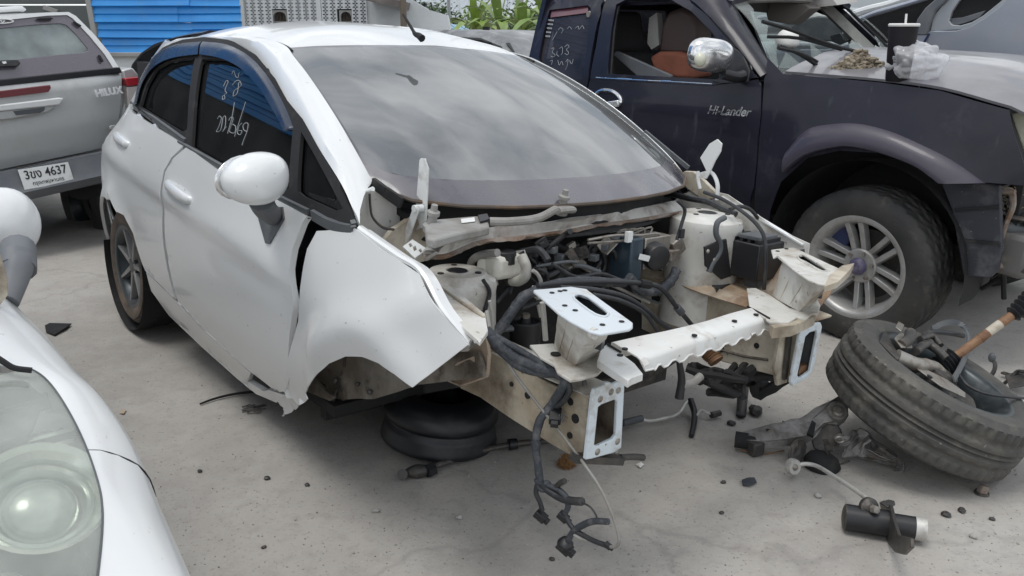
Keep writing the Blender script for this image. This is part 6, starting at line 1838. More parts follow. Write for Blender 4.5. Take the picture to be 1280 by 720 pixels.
def banana(base, h, seed, label, lm):
    rnd = random.Random(seed)
    t = thing('banana_plant', label, 'plant', loc=base, group='banana plants beyond the parked cars')
    obj('stem', MB().tube([(0,0,0),(.04,0,h*.3),(.02,.03,h*.55)], lambda q: .11 - .05*q, 9, 4), mat('banana_stem', (.19,.20,.09), .7), t)
    for k in range(14):
        a = k*2.4 + rnd.uniform(-.3,.3)
        L = 1.15*rnd.uniform(.75,1.2)
        el = R(rnd.uniform(25, 70)) if k > 1 else R(rnd.uniform(74, 86))
        d = V((math.cos(a), math.sin(a)*.8, 0))
        rows = []
        for i in range(9):
            f = i/8
            droop = .85*f*f*L*math.cos(el)
            c = V((.02,.03,h*.52)) + d*(L*f*math.cos(el)) + V((0,0,L*f*math.sin(el) - droop))
            w_ = .095*h*.38*math.sin(PI*min(1, .06 + f*.95))**.6 + .004
            s_ = V((-d.y, d.x, 0)).normalized()
            rows.append([c - s_*w_ + V((0,0,.30*w_ + .02*rnd.uniform(-1,1))), c - s_*w_*.5 + V((0,0,.2*w_)), c, c + s_*w_*.5 + V((0,0,.2*w_)), c + s_*w_ + V((0,0,.30*w_ + .02*rnd.uniform(-1,1)))])
        obj('leaf', MB().sheet(rows), lm, t, 50)
    return t
def gx(px, Y): return wf(px, 38, Y).x
banana((gx(623,19),19,0), 3.0, 4, 'tall banana plant with upright pale green leaf beyond the parked cars', M['leaf'])
banana((gx(592,20),20,0), 2.9, 8, 'young yellow green banana plant, leftmost, beyond the blue roof', M['leaf2'])
banana((gx(652,18),18,0), 2.75, 15, 'low banana plant with drooping leaves by the dark pickup cab', M['leaf'])
banana((gx(682,17),17,0), 3.1, 21, 'banana plant partly hidden by the dark pickup cab', M['leaf'])
for i, (px, Y, h, r_, lab) in enumerate(((516,30,2.35,1.5,'dark round shrub rising behind the white gable wall'), (545,33,2.05,1.6,'dark green shrub over the blue roof, next to the lamp post'), (576,38,2.2,1.8,'broad leafy bush beyond the blue roof'), (604,34,2.0,1.5,'bushy palm like tree left of the banana plants'), (670,32,2.5,1.6,'dark tree behind the pole by the pickup cab'), (640,45,1.9,2.2,'far pale green bush behind the banana plants'), (700,40,2.9,2.0,'tree mostly behind the dark pickup cab'))):
    leaf_clump_tree('bush', lab, 'bush', (gx(px,Y),Y,0), h, r_, 2600, 30+i, M['shrub'] if i != 3 else M['leaf'], group='bushes beyond the yard')
# poles and pylons
def pole(name, px, Y, h, r0, r1, m, label, cat):
    o = obj(name, MB().lathe([(0,0),(r0,0),(r1,h),(0,h)], (0,0,0), (0,0,1), 14), m, None, 40)
    o.location = (gx(px,Y), Y, 0)
    return tag(o, label, cat)
pole('metal_pole', 561.5, 20, 4.5, .045, .04, M['steelgrey'], 'thin pale metal pole standing before the blue roof', 'pole')
pole('utility_pole', 651, 26, 9, .085, .07, M['concrete'], 'thick concrete utility pole behind the banana plants', 'utility pole')
pole('wooden_post', 505, 12.6, 3.2, .05, .045, M['bark'], 'dark slim post in front of the white gable wall', 'post')
fl_ = thing('flood_lamp', 'small dark lamp on a slim post above the blue roof', 'lamp', loc=(gx(527.5,22),22,0))
obj('post', MB().cyl((0,0,0),(0,0,wf(527,14,22).z),.03,.025,10), M['concrete'], fl_)
obj('lamp_head', MB().beam((-.02,0,wf(527,13,22).z), (.13,-.05,wf(527,4,22).z), .11, .07), M['black'], fl_)
M['pale_steel'] = mat('pale_lattice_steel', (.55,.58,.60), .6)  # distance haze put into the steel's colour
def pylon(px, Y, h, w_, label):
    t = thing('power_pylon', label, 'pylon', loc=(gx(px,Y),Y,0), group='lattice pylons on the horizon')
    nlev = 9
    lev = []
    for k in range(nlev + 1):
        f = k/nlev
        hw = lerp(w_, w_*.22, f)/2
        lev.append([V((sx*hw, sy*hw, h*f)) for sx, sy in ((-1,-1),(1,-1),(1,1),(-1,1))])
    for c in range(4):
        obj('leg', MB().beam(lev[0][c], lev[-1][c], .13, .13), M['pale_steel'], t)
    lat = MB()
    for k in range(nlev):
        for c in range(4):
            d = (c+1) % 4
            lat.beam(lev[k][c], lev[k+1][d], .07, .07).beam(lev[k][d], lev[k+1][c], .07, .07).beam(lev[k+1][c], lev[k+1][d], .09, .09)
    o = obj('lattice', lat, M['pale_steel'], t)
    o['kind'] = 'stuff'
    for zf in (.62,.78,.94):
        obj('cross_arm', MB().beam((-w_*.55,0,h*zf), (w_*.55,0,h*zf), .18, .18), M['pale_steel'], t)
for px, Y, lab in ((556,170,'leftmost pale lattice pylon far beyond the yard'), (573,150,'pale lattice pylon just right of the thin pole'), (603,180,'pale lattice pylon above the bushy palm'), (633,160,'pale lattice pylon behind the upright banana leaf')):
    pylon(px, Y, 34, 6.5, lab)
# transformer box on the far poles
bxm = obj('meter_box', MB().box((0,0,0), (.13,.12,.22)), M['concrete'], None, bevel=.02)
bxm.location = wf(612.5, 10, 26); tag(bxm, 'small pale box fixed high up among the pylons, left of the upright leaf', 'box')
bp_ = obj('box_post', MB().cyl((0,.09,-wf(612.5,10,26).z), (0,.09,.12), .025, .025, 8), M['concrete'], bxm)
# ---- dark car behind the hatchback
DK = Frame((wf(235,60,8.6).x, 8.6, 0), rot(R(-50)))
dk = thing('dark_car', 'dark blue car with black windows hidden behind the white hatchback', 'car', DK)
ro = [(160,92),(165,78),(176,64),(192,53),(212,46),(235,41),(252,38.5)]
def dkp(px, py, y): return DK.at(px, py, y=y)
rows = []
for px, py in ro:
    a = dkp(px, py, -.62)
    rows.append([a + V((0,-.10,-.55)), a + V((0,-.09,-.40)), a + V((0,-.05,-.10)), a + V((0,.0,-.015)), a + V((0,.06,.004)), a + V((0,.3,-.01)), a + V((0,.7,-.05)), a + V((0,1.0,-.14)), a + V((0,1.15,-.5))])
obj('roof', MB().sheet([list(reversed(r_[3:])) for r_ in rows]), M['purple'], dk, 50, solid=.02)
wq = [dkp(px, py, -.66) for px, py in ((162,92),(168,79),(179,67),(196,57),(218,49),(240,44.5),(252,42),(262,60),(240,75),(200,100),(170,110))]
obj('side_window', MB().prism(wq, V((0,.02,0))), M['tint'], dk)
dx0, dx1 = min(p.x for p in wq) - .15, max(p.x for p in wq) + 1.6
obj('body', MB().box(((dx0+dx1)/2, 0, .62), (dx1-dx0, 1.5, .75)).box(((dx0+dx1)/2 + .9, 0, .72), (dx1-dx0-.6, 1.5, .5)), M['purple'], dk, bevel=.08)
obj('window_pillar', MB().beam(dkp(186,95,-.67), dkp(206,55,-.67), .05,.02), M['black'], dk)
for xw in (dx0+.5, dx1-.4):
    for sg in (-1, 1):
        wheel(dk, (xw, sg*.68, .31), (0,sg,0), .31, .2, .2, 'seven', M['tyre'], 'rib', 32)
# ---- grey cars further back between the hatchback and the pickup
def far_car(px, Y, yaw, roofz, m, name, label, L=4.2):
    F_ = Frame((gx(px, Y), Y, 0), rot(R(yaw)))
    c = thing(name, label, 'car', F_, group='cars parked in the back row')
    prof = [(-L/2,.45),(-L/2,.95),(-L/2+.15,roofz*.68),(-L*.36,roofz*.95),(-L*.2,roofz),(L*.04,roofz*.985),(L*.12,roofz*.93),(L*.26,roofz*.68),(L*.46,roofz*.56),(L/2,.6),(L/2,.4)]
    rows = [[V((x, w_*(.80 if z < 1.0 else .64 + .0*z), z - (.06 if abs(w_) == 1 and z > 1 else 0))) for w_ in (-1,-.85,-.4,0,.4,.85,1)] for x, z in prof]
    obj('body', MB().sheet(rows), m, c, 50, solid=.03)
    for sg in (-1, 1):
        obj('side', MB().prism([V((x, sg*.80, z)) for x, z in ((-L/2,.35),(-L/2,.95),(-L/2+.2,roofz*.66),(L*.26,roofz*.66),(L*.48,roofz*.54),(L/2,.4))], V((0,-sg*.05,0))), m, c)
        obj('side_window', MB().prism([V((x, sg*(.78 if z < roofz*.8 else .66), z)) for x, z in ((-L*.42,roofz*.67),(-L*.34,roofz*.92),(L*.08,roofz*.93),(L*.22,roofz*.67))], V((0,-sg*.03,0))), M['tint'], c)
        for xw in (-L*.3, L*.31):
            wheel(c, (xw, sg*.70, .31), (0,sg,0), .31, .2, .2, 'seven', M['tyre'], 'rib', 24)
    obj('windscreen', MB().sheet([[V((x, w_*.62, z + .012)) for w_ in (-1,0,1)] for x, z in ((L*.13,roofz*.92),(L*.25,roofz*.69))]), M['tint'], c, solid=.004)
    obj('roof_aerial', MB().box((-L*.15,0,roofz+.03), (.10,.03,.06)), M['black'], c)
    return c
far_car(650, 9.6, -52, 1.47, mat('grey_paint', (.12,.125,.13), .4, coat=.2, dirt=(4,(.4,.4,.4),.45,.7)), 'grey_car', 'grey car whose roof shows just above the white roof beside the pickup cab')
far_car(615, 12.2, -50, 1.42, mat('pale_grey_paint', (.18,.185,.19), .4, coat=.2, dirt=(4,(.45,.45,.45),.45,.7)), 'grey_car', 'paler grey car further back under the banana leaves')
# ---- silver car behind the dark pickup, with a dismantled dark door opening
SVY = 1.55
sv = thing('silver_car', 'bluish silver car with a stripped side window behind the dark pickup bonnet', 'car', DM)
def sp_(L, y=SVY): return [DM.at(px, py, y=y) for px, py in L]
def splate(name, L, ex, m, y=SVY, holes=(), bev=.004, parent=sv):
    return obj(name, MB().prism(sp_(L, y), ex, [sp_(h, y) for h in holes]), m, parent, 35, bevel=bev)
qo = [(1152,70),(1157,45),(1163,38),(1170,39),(1195,38.5),(1212,34),(1232,22),(1250,8),(1262,-6),(1330,-30),(1420,-20),(1420,110),(1150,110)]
splate('quarter_panel', qo, V((0,.04,0)), M['silver_blue'])
splate('door_edge', [(1135,60),(1139,44),(1159,44),(1155,58),(1150,82),(1136,80)], V((0,.04,0)), M['silver_blue'], y=SVY-.01)
splate('door_pillar', [(1140,44),(1146,24),(1156,10),(1172,-4),(1192,-10),(1180,4),(1170,12),(1162,30),(1159,44)], V((0,.06,0)), M['bumper'], y=SVY-.015, bev=.01)
splate('panel_gap', [(1151,70),(1154,52),(1160,42),(1162,42),(1156,53),(1153,70)], V((0,.01,0)), mat('blue_seal', (.02,.025,.09), .5), y=SVY-.012, bev=None)
splate('window_rubber', [(1163,38),(1166,22),(1178,6),(1190,-8),(1272,-12),(1258,2),(1240,18),(1222,31),(1204,36.5),(1172,38.5)], V((0,.03,0)), M['steelgrey'], y=SVY+.01,
       holes=[[(1186,26),(1190,14),(1198,2),(1206,-6),(1262,-8),(1248,4),(1228,20),(1214,28),(1200,32),(1190,31)]])
splate('stripped_window', [(1178,30),(1186,8),(1196,-8),(1268,-10),(1250,8),(1228,22),(1210,32),(1190,34)], V((0,.02,0)), M['blackdull'], y=SVY+.04)
splate('inner_trim', [(1188,23),(1202,22),(1232,13),(1224,22),(1208,28),(1196,31.5),(1190,31)], V((0,.02,0)), M['bumper'], y=SVY+.03)
splate('cabin_dark', [(1060,40),(1085,22),(1120,12),(1160,-6),(1190,-10),(1160,10),(1146,26),(1140,42),(1134,80),(1060,84)], V((0,.03,0)), M['blackdull'], y=SVY+.06)
obj('roof_edge', MB().tube(sp_([(1046,34),(1070,26),(1092,17),(1120,9),(1150,0),(1182,-12)], SVY+.02), .018, 8, 4), M['silver_blue'], sv)
obj('roof_edge', MB().tube(sp_([(1060,20),(1085,12),(1110,6),(1140,-4),(1170,-14)], SVY+.30), .03, 8, 4), M['whitewall'], sv)
splate('front_door_shell', [(988,34),(1000,24),(1022,20),(1054,22),(1062,32),(1066,48),(1040,52),(1000,50)], V((0,.05,0)), M['trim'], y=SVY, bev=.012)
splate('door_pocket', [(1040,44),(1054,40),(1062,52),(1052,56),(1042,52)], V((0,-.04,0)), M['black'], y=SVY-.01, bev=.01)
splate('far_sill', [(1000,62),(1034,62),(1060,55),(1090,50),(1104,54),(1104,86),(1000,86)], V((0,.05,0)), M['silver_blue'], y=SVY-.12)
obj('cable', MB().tube(sp_([(1052,44),(1058,38),(1064,44),(1067,54)], SVY-.03), .008, 6, 4), M['steelgrey'], sv)
q0 = sp_([(1060,90)])[0]; q1 = sp_([(1420,90)])[0]
obj('car_body', MB().box(((q0.x+q1.x)/2, SVY+.85, .62), (abs(q1.x-q0.x), 1.5, .80)).box(((q0.x+q1.x)/2+.2, SVY+.85, 1.3), (abs(q1.x-q0.x)-.6, 1.2, .55)), M['silver_blue'], sv, bevel=.08)
for xw in (q0.x+.4, q1.x-.4):
    for sg in (0, 1): wheel(sv, (xw, SVY+.1+1.4*sg, .32), (0,-1 if sg == 0 else 1,0), .32, .2, .2, 'seven', M['tyre'], 'rib', 24)
# pale headlining panel and white lumps of further wrecks seen through the pickup's cab
wk = thing('white_wreck', 'pale wrecked car shell glimpsed through the pickup windscreen opening', 'car', DM)
obj('shell_panel', MB().prism(sp_([(940,20),(990,12),(1030,14),(1062,8),(1066,24),(1030,34),(986,36),(940,44)], 2.6), V((0,.4,0))), M['steelgrey'], wk, bevel=.05)
obj('shell_mirror', MB().ell(sp_([(1024,22)],2.4)[0], (.10,.07,.08), None, 14, 10), M['paper'], wk)
obj('shell_body', MB().box(sp_([(1000,60)],3.2)[0] + V((0,.3,-.5)), (3.2,1.2,1.1)), M['steelgrey'], wk, bevel=.1)
bg_ = thing('long_wall', 'pale grey wall closing the yard behind the wrecked cars on the right', 'wall', loc=(0,0,0))
obj('wall_face', MB().beam(V((wf(870,0,10.6).x, 12.6, 1.4)), V((14, 9.0, 1.4)), .2, 2.8), mat('pale_wall', (.50,.54,.55), .8, dirt=(2,(.4,.43,.44),.45,.75)), bg_)
# ------------------------------------------------------------------ loose parts lying on the ground
def gp(px, py, z=0.0): return WF.at(px, py, z=z)
# black steel wheel rim the front corner rests on
rc_ = (gp(478,545,.03) + gp(616,545,.03))/2
rr_ = (gp(616,545,.05) - gp(478,545,.05)).length/2
rim = thing('wheel_rim', 'bare black steel wheel rim lying flat under the front corner of the white hatchback', 'wheel rim', loc=(rc_.x, rc_.y + .02, 0))
tilt = Matrix.Rotation(R(-3), 3, 'X') @ Matrix.Rotation(R(7), 3, 'Y')
rp_ = [(rr_*1.05*k_, z_*.90) for k_, z_ in ((.70,.10),(.88,.03),(.96,.010),(1.0,.006),(1.02,.014),(1.02,.026),(1.0,.040),(.985,.062),(.965,.078),(.925,.088),(.92,.096),(.945,.104),(.985,.110),(1.0,.120),(.995,.134),(.96,.158),(.90,.178),(.80,.192),(.66,.200),(.50,.202),(.48,.19),(.70,.16),(.70,.10))]
obj('rim_barrel', MB().lathe(rp_, (0,0,.012), (0,0,1), 64).xf(tilt.to_4x4()), M['rimblack'], rim, 40)
obj('rim_disc', MB().lathe([(rr_*.84,.05),(rr_*.6,.06),(rr_*.45,.09),(rr_*.2,.10),(rr_*.14,.09),(.0,.09)], (0,0,.012), (0,0,1), 40).xf(tilt.to_4x4()), M['rimblack'], rim, 40)
# steering rod lying in front of it
rod = thing('steering_rod', 'long greasy rod with a jointed end lying on the ground beside the black rim', 'rod', loc=gp(600,565))
ro_ = gp(600,565)
P_ = [gp(px, py, z) - ro_ for px, py, z in ((533,586,.025),(560,577,.025),(592,566,.025),(625,558,.025),(660,553,.03),(700,550,.05))]
obj('shaft', MB().tube(P_, .011, 10, 5), M['iron'], rod)
obj('ball_joint', MB().tube([gp(504,592,.02) - ro_, gp(515,590,.022) - ro_, gp(530,588,.024) - ro_, gp(540,583,.026) - ro_], lambda t: .012 + .013*math.sin(PI*t)**2, 12, 5), M['iron'], rod)
obj('rod_nut', MB().cyl(gp(533,589,.024) - ro_, gp(543,585,.026) - ro_, .026, .024, 6), M['black'], rod)
obj('rod_eye', MB().cyl(gp(503,593,.0) - ro_, gp(503,593,.035) - ro_, .018, .018, 12), M['iron'], rod)
obj('rod_boss', MB().cyl(gp(636,556,.03) - ro_, gp(646,554.5,.03) - ro_, .022, .02, 12), M['black'], rod)
# fibre clump
nb = gp(708,583)
rnd = random.Random(2)
nest = MB()
for k in range(520):
    d = V((rnd.gauss(0,1), rnd.gauss(0,1), abs(rnd.gauss(0,.9)))).normalized()
    p = V((d.x*.030, d.y*.028, d.z*.042 + .004))*rnd.uniform(.5,1)
    e = V((rnd.gauss(0,1), rnd.gauss(0,1), rnd.gauss(0,1))).normalized()*.010
    nest.tube([p - e, p + V((0,0,.002)), p + e], .0012, 3, 1)
ne = obj('fibre_clump', nest, M['fibre'], None, 0)
ne.location = nb
tag(ne, 'small brown fibrous clump lying on the ground in front of the right rail end', 'fibre clump')
# white brake pipe and its black hose
bo = gp(830,522)
pipe = thing('brake_pipe', 'bent white brake pipe with a black hose end lying below the front beam', 'pipe', loc=bo)
obj('pipe_run', MB().tube([gp(*q) - bo for q in ((800,523,.03),(812,526,.02),(830,523,.02),(848,517,.03),(858,503,.05),(864,499,.06))], .0065, 8, 6), M['zinc'], pipe, 60)
obj('pipe_sleeve', MB().tube([gp(*q) - bo for q in ((778,529,.04),(790,526,.035),(802,523,.03))], .014, 10, 4), M['trim'], pipe, 60)
obj('hose_end', MB().tube([gp(*q) - bo for q in ((863,500,.055),(868,516,.03),(867,532,.02),(864,545,.012))], lambda t: .014 - .004*t, 10, 5), M['black'], pipe, 60)
obj('pipe_tail', MB().tube([gp(*q) - bo for q in ((870,520,.03),(876,513,.03),(884,516,.025),(893,518,.02))], .006, 8, 5), M['zinc'], pipe, 60)
obj('pipe_union', MB().cyl(gp(889,519,.02) - bo, gp(900,516,.02) - bo, .014, .012, 8), M['iron'], pipe)
h2 = thing('hose_piece', 'short black hose hanging down below the middle of the front beam', 'hose', loc=gp(850,500))
o2 = gp(850,500)
obj('hose_run', MB().tube([FI.w(FI.at(*q, x=.42)) - o2 for q in ((846,440),(850,458),(852,476),(849,498))], lambda t: .008 + .006*t, 10, 5), M['black'], h2, 60)
obj('hose_fitting', MB().tube([FI.w(FI.at(*q, x=.42)) - o2 for q in ((852,482),(866,478),(876,470))], .013, 10, 4), M['grey_cast'], h2, 60)
# damper stump with bracket and the drop link running up to the crushed arm
so = gp(1105,655)
dm_ = thing('damper_stump', 'cut off black damper tube with a torn flange, lying nearest the camera', 'damper', loc=so)
da, db = gp(1057,646,.045) - so, gp(1150,661,.045) - so
dd = (db - da)
obj('damper_tube', MB().tube([da, da + dd*.02, da + dd*.5, da + dd*.58], .040, 24, 1), M['black'], dm_, 60)
obj('tube_cap', MB().ell(da, (.012,.040,.040), Matrix.Rotation(math.atan2(dd.y, dd.x), 3, 'Z'), 20, 10), M['iron'], dm_)
obj('lower_tube', MB().lathe([(.0,0),(.034,0),(.034,dd.length*.36),(.030,dd.length*.36),(.030,dd.length*.30),(0,dd.length*.30)], da + dd*.62, dd, 24), M['black'], dm_, 40)
obj('tube_end', MB().lathe([(.0305,0),(.0355,0),(.0355,.030),(.027,.030),(.027,.004)], da + dd*.93, dd, 24), M['zinc'], dm_, 40)
obj('tube_core', MB().lathe([(0,0),(.022,0),(.018,.012),(0,.014)], da + dd*.94, dd, 16), M['rustrod'], dm_, 40)
fl_px = [(1098,628),(1104,625),(1112,632),(1116,650),(1122,668),(1137,672),(1138,684),(1128,693),(1118,690),(1110,680),(1103,664),(1099,645)]
fc_ = da + dd*.57 + so
def flp3(px, py):
    o_, d_ = WF.ray(px, py)
    return o_ + d_*((fc_ - o_).dot(dd)/d_.dot(dd)) - so
fp_ = [flp3(px, py) for px, py in fl_px]
obj('torn_flange', MB().prism(fp_, dd.normalized()*.010).jitter(.003, 40), M['iron'], dm_, 40, bevel=.002)
obj('flange_ear', MB().prism([gp(px, py, .09) - so for px, py in ((1100,630),(1110,626),(1118,628),(1119,632),(1110,636))], V((0,0,.006))), M['iron'], dm_, bevel=.002)
lk2 = thing('drop_link', 'thin curved pale metal link rod joining the crushed arm to the damper stump', 'link rod', loc=gp(1040,595))
lo_ = gp(1040,595)
obj('link_rod', MB().tube([gp(*q) - lo_ for q in ((992,583,.045),(1006,580,.05),(1022,583,.055),(1045,597,.065),(1068,612,.08),(1090,628,.10))], .0075, 10, 6), M['zinc'], lk2, 60)
obj('link_eye', MB().lathe([(.010,-.012),(.026,-.012),(.028,0),(.026,.012),(.010,.012)], gp(991,583,.045) - lo_, (.5,-1,.25), 20), M['zinc'], lk2, 50)
obj('eye_bolt', MB().ell(gp(991,583,.045) - lo_ + V((.003,-.01,.002)), (.012,.012,.012), None, 12, 8), M['steel'], lk2)
obj('link_bush', MB().lathe([(0,-.02),(.020,-.02),(.030,-.008),(.030,.006),(.018,.014),(.014,.024),(0,.024)], gp(1086,634,.085) - lo_, (.2,-1,.35), 18), M['iron'], lk2, 50)
obj('link_nut', MB().cyl(gp(1086,633,.085) - lo_ + V((0,-.03,.01)), gp(1086,633,.085) - lo_ + V((.004,-.045,.016)), .014, .012, 6), M['steel'], lk2)
# crushed suspension arm
ao = gp(1010,555)
arm = thing('suspension_arm', 'bent and torn black suspension arm leaning against the loose tyre', 'suspension arm', loc=ao)
def agp(L): return [gp(px, py, z) - ao for px, py, z in L]
plate_top = agp([(922,550,.05),(930,541,.06),(945,540,.07),(975,531,.085),(1000,527,.10),(1020,516,.125),(1035,504,.15),(1050,496,.17),(1056,505,.165),(1058,518,.15),(1046,526,.135),(1030,530,.12),(1018,540,.10),(1008,546,.085),(985,549,.07),(950,552,.055)])
def drape(outline3, n, ex, jit, m, name, holes=()):
    mb = MB().prism(outline3, ex, holes)
    return obj(name, mb.jitter(jit, 22), m, arm, 35, bevel=.002)
cen = sum(plate_top, V((0,0,0)))/len(plate_top)
top_mb = MB()
n_ = len(plate_top)
mid = [cen.lerp(p, .5) + V((0,0,.012)) for p in plate_top]
top_mb.add(plate_top + mid + [cen + V((0,0,.008))], [(i, (i+1) % n_, n_+(i+1) % n_, n_+i) for i in range(n_)] + [(n_+i, n_+(i+1) % n_, 2*n_) for i in range(n_)])
obj('arm_plate', top_mb.jitter(.005, 18), M['torn_steel'], arm, 40, solid=.006)
obj('arm_skirt', MB().sheet([[p, p.lerp(cen, .06) + V((0,0,-.028))] for p in plate_top[8:] + plate_top[:1]]).jitter(.004, 20), M['torn_steel'], arm, 40, solid=.005)
obj('arm_bush', MB().tube(agp([(919,549,.04),(932,551,.04),(946,553,.04)]), .030, 16, 3), M['blackdull'], arm, 50)
obj('bush_bracket', MB().box(gp(945,560,.03) - ao, (.05,.04,.05), Matrix.Rotation(.4,3,'Z')), M['iron'], arm, bevel=.006)
for L in ([(957,538,.082),(963,537,.082),(964,539,.082),(958,540,.082)], [(974,534,.09),(979,533,.09),(980,535,.09),(975,536,.09)]):
    obj('arm_slot', MB().prism(agp(L), V((0,-.002,.010))), M['blackdull'], arm)
obj('arm_bolt', MB().lathe([(0,.012),(.010,.012),(.012,.006),(.020,.004),(.022,0)], gp(1048,514,.165) - ao, (-.2,-.6,.7), 12), M['steel'], arm)
def scrap(L, name='torn_plate', m='torn_steel', th=.006, rim=True, j=.004):
    P3 = [gp(*q) - ao for q in L]
    c_ = sum(P3, V((0,0,0)))/len(P3)
    n_ = V((0,0,0))
    for a_, b_ in zip(P3, P3[1:] + P3[:1]): n_ += (a_ - c_).cross(b_ - c_)
    n_.normalize()
    n2 = len(P3)
    fan = MB().add(P3 + [p.lerp(c_, .5) + n_*.006 for p in P3] + [c_ - n_*.004], [(i, (i+1) % n2, n2+(i+1) % n2, n2+i) for i in range(n2)] + [(n2+i, n2+(i+1) % n2, 2*n2) for i in range(n2)])
    o = obj(name, fan.jitter(j, 24), M[m], arm, 40, solid=th)
    if rim: obj('bent_edge', MB().tube(P3 + [P3[0]], .0035, 6, 2).jitter(j, 24), M[m], arm, 60)
    return o
scrap([(1006,543,.085),(1014,528,.12),(1026,513,.15),(1050,495,.185),(1057,503,.175),(1059,518,.15),(1048,526,.135),(1034,529,.12),(1024,540,.10),(1014,548,.08)], 'ball_joint_plate')
obj('joint_dimple', MB().lathe([(.020,.004),(.030,.006),(.036,0)], gp(1047,513,.165) - ao, (-.2,-.6,.7), 20), M['torn_steel'], arm, 60)
scrap([(1014,546,.08),(1034,531,.12),(1046,533,.115),(1052,545,.09),(1044,562,.05),(1030,566,.03),(1018,560,.04)], 'torn_plate', 'iron')
scrap([(1042,548,.09),(1050,543,.10),(1060,546,.10),(1066,538,.115),(1072,542,.11),(1064,553,.09),(1052,556,.08)])
scrap([(1052,572,.03),(1060,556,.07),(1064,546,.09),(1076,536,.12),(1088,542,.11),(1089,550,.10),(1080,556,.08),(1077,566,.05),(1070,571,.035)])
scrap([(1066,565,.045),(1080,560,.06),(1100,570,.05),(1122,577,.035),(1116,581,.025),(1094,576,.03),(1076,572,.03)])
scrap([(1088,545,.11),(1094,552,.10),(1108,560,.085),(1122,571,.05),(1116,574,.04),(1100,566,.06),(1090,560,.07)], 'torn_plate', 'iron')
scrap([(1112,574,.04),(1122,572,.045),(1130,580,.03),(1128,590,.008),(1118,588,.006),(1122,582,.02)], 'torn_hook')
scrap([(986,576,.02),(990,556,.065),(997,549,.08),(1005,552,.08),(1006,568,.045),(998,578,.02)], 'arm_stub', 'iron')
obj('split_ring', MB().tube([gp(1050 + 6*math.cos(a), 549 + 3.4*math.sin(a), .105 - .012*math.sin(a)) - ao for a in [k*PI/6 for k in range(11)]], .004, 6, 2), M['steel'], arm, 60)
obj('torn_gap', MB().prism(agp([(1008,544,.10),(1014,528,.125),(1019,532,.125),(1016,548,.10)]), V((0,-.004,.012))), M['blackdull'], arm)
obj('ball_boot', MB().lathe([(0,-.05),(.06,-.05),(.065,-.025),(.05,.0),(.03,.01),(0,.01)], gp(1030,570,.04) - ao, (.2,.1,1), 24), M['blackdull'], arm, 50)
obj('brake_line', MB().tube(agp([(926,562,.01),(940,566,.008),(960,567,.006),(980,563,.006)]), .003, 6, 5), M['rustrod'], arm, 60)
obj('speed_cable', MB().tube(agp([(1030,550,.1),(1034,566,.05),(1046,580,.02),(1062,576,.03)]), .003, 6, 5), M['iron'], arm, 60)
# black link piece and shock stub beneath the left rail
sb = thing('stub_pipe', 'short dark pipe stub standing on the ground below the left rail', 'pipe stub', loc=gp(926,520))
o3 = gp(926,520)
obj('stub_tube', MB().cyl(gp(926,521,.0) - o3, gp(926,500,.0) - o3 + V((0,-.02,.10)), .020, .024, 14), M['iron'], sb)
obj('stub_end', MB().cyl(gp(926,522,.0) - o3 + V((0,0,.002)), gp(926,522,.0) - o3 + V((0,0,.02)), .014, .022, 12), M['black'], sb)
def chunk(name, px, py, s_, m, label, cat, seed, flat=.5, z=0):
    rnd = random.Random(seed)
    o = obj(name, MB().ell((0,0,s_*flat*.8), (s_, s_*.8, s_*flat), None, 10, 7, lambda q: q*(1 + .35*noise.noise(q*2.3 + V((seed,0,0))))), m, None, 25)
    o.location = gp(px, py)
    o.rotation_euler = (0,0,rnd.uniform(0,6))
    return tag(o, label, cat)
chunk('metal_lump', 944, 518, .035, M['iron'], 'dark metal lump right beside the pipe stub under the left rail', 'metal lump', 3, .6)
# loose wheel with hub carrier and driveshaft
lw_o = gp(1165,560)
lw = thing('loose_wheel', 'loose tyre tipped over on its rim, a driveshaft and torn hub sticking out', 'wheel', loc=(0,0,0))
LC, LA = gp(1160,494,.235), V((.37, -.13, .91)).normalized()
Ro, Wt = .348, .230
obj('tyre', tyre_mb(LC, LA, Ro, Wt, .235, 168, 'rib', .011), M['tyre_dust'], lw, 40)
obj('rim', rim_barrel_mb(LC, LA, .235, Wt), M['alloy_dark'], lw, 40)
obj('rim_face', MB().lathe([(.22,-.03),(.12,-.05),(.06,-.05),(0,-.05)], LC, LA, 32), M['alloy_dark'], lw, 40)
ax_, u_, w_ = basis(LA)
def lwp(r, ang, h): return LC + (u_*math.cos(ang) + w_*math.sin(ang))*r + LA*h
obj('backing_plate', MB().lathe([(.05,.03),(.10,.045),(.145,.05),(.150,.042),(.145,.038),(.06,.02)], LC, LA, 36, .4, 5.4).jitter(.006, 14), M['iron'], lw, 40)
obj('hub_carrier', MB().lathe([(0,.0),(.075,.0),(.075,.05),(.055,.07),(.05,.10),(0,.10)], LC, LA, 24).jitter(.005, 20), M['iron'], lw, 40)
def lp(px, py, h):
    """meet the sight line with the plane lying h above the wheel's middle plane"""
    o, d = WF.ray(px, py)
    p0 = LC + LA*h
    return o + d*((p0 - o).dot(LA)/d.dot(LA))
sh0, sh1, sh2 = lp(1186,452,.10), None, None
o_, d_ = WF.ray(1284, 380); sh2 = o_ + d_*((sh0 - o_).length/d_.length*1.035)
sdir_ = (sh2 - sh0)
boot = MB().lathe([(.030 + .014*(1 - k/14) + (.008 if k % 2 else -.004), k*.0075) for k in range(14)], sh0 - sdir_.normalized()*.07, sdir_, 24)
ds_ = obj('driveshaft', MB().tube([sh0, sh0 + sdir_*.5, sh0 + sdir_*1.3], .0165, 14, 1).tube([sh0 + sdir_*.40, sh0 + sdir_*.42], .018, 14, 1), M['rustrod'], lw, 50)
obj('inner_boot', boot, M['hose'], ds_, 40)
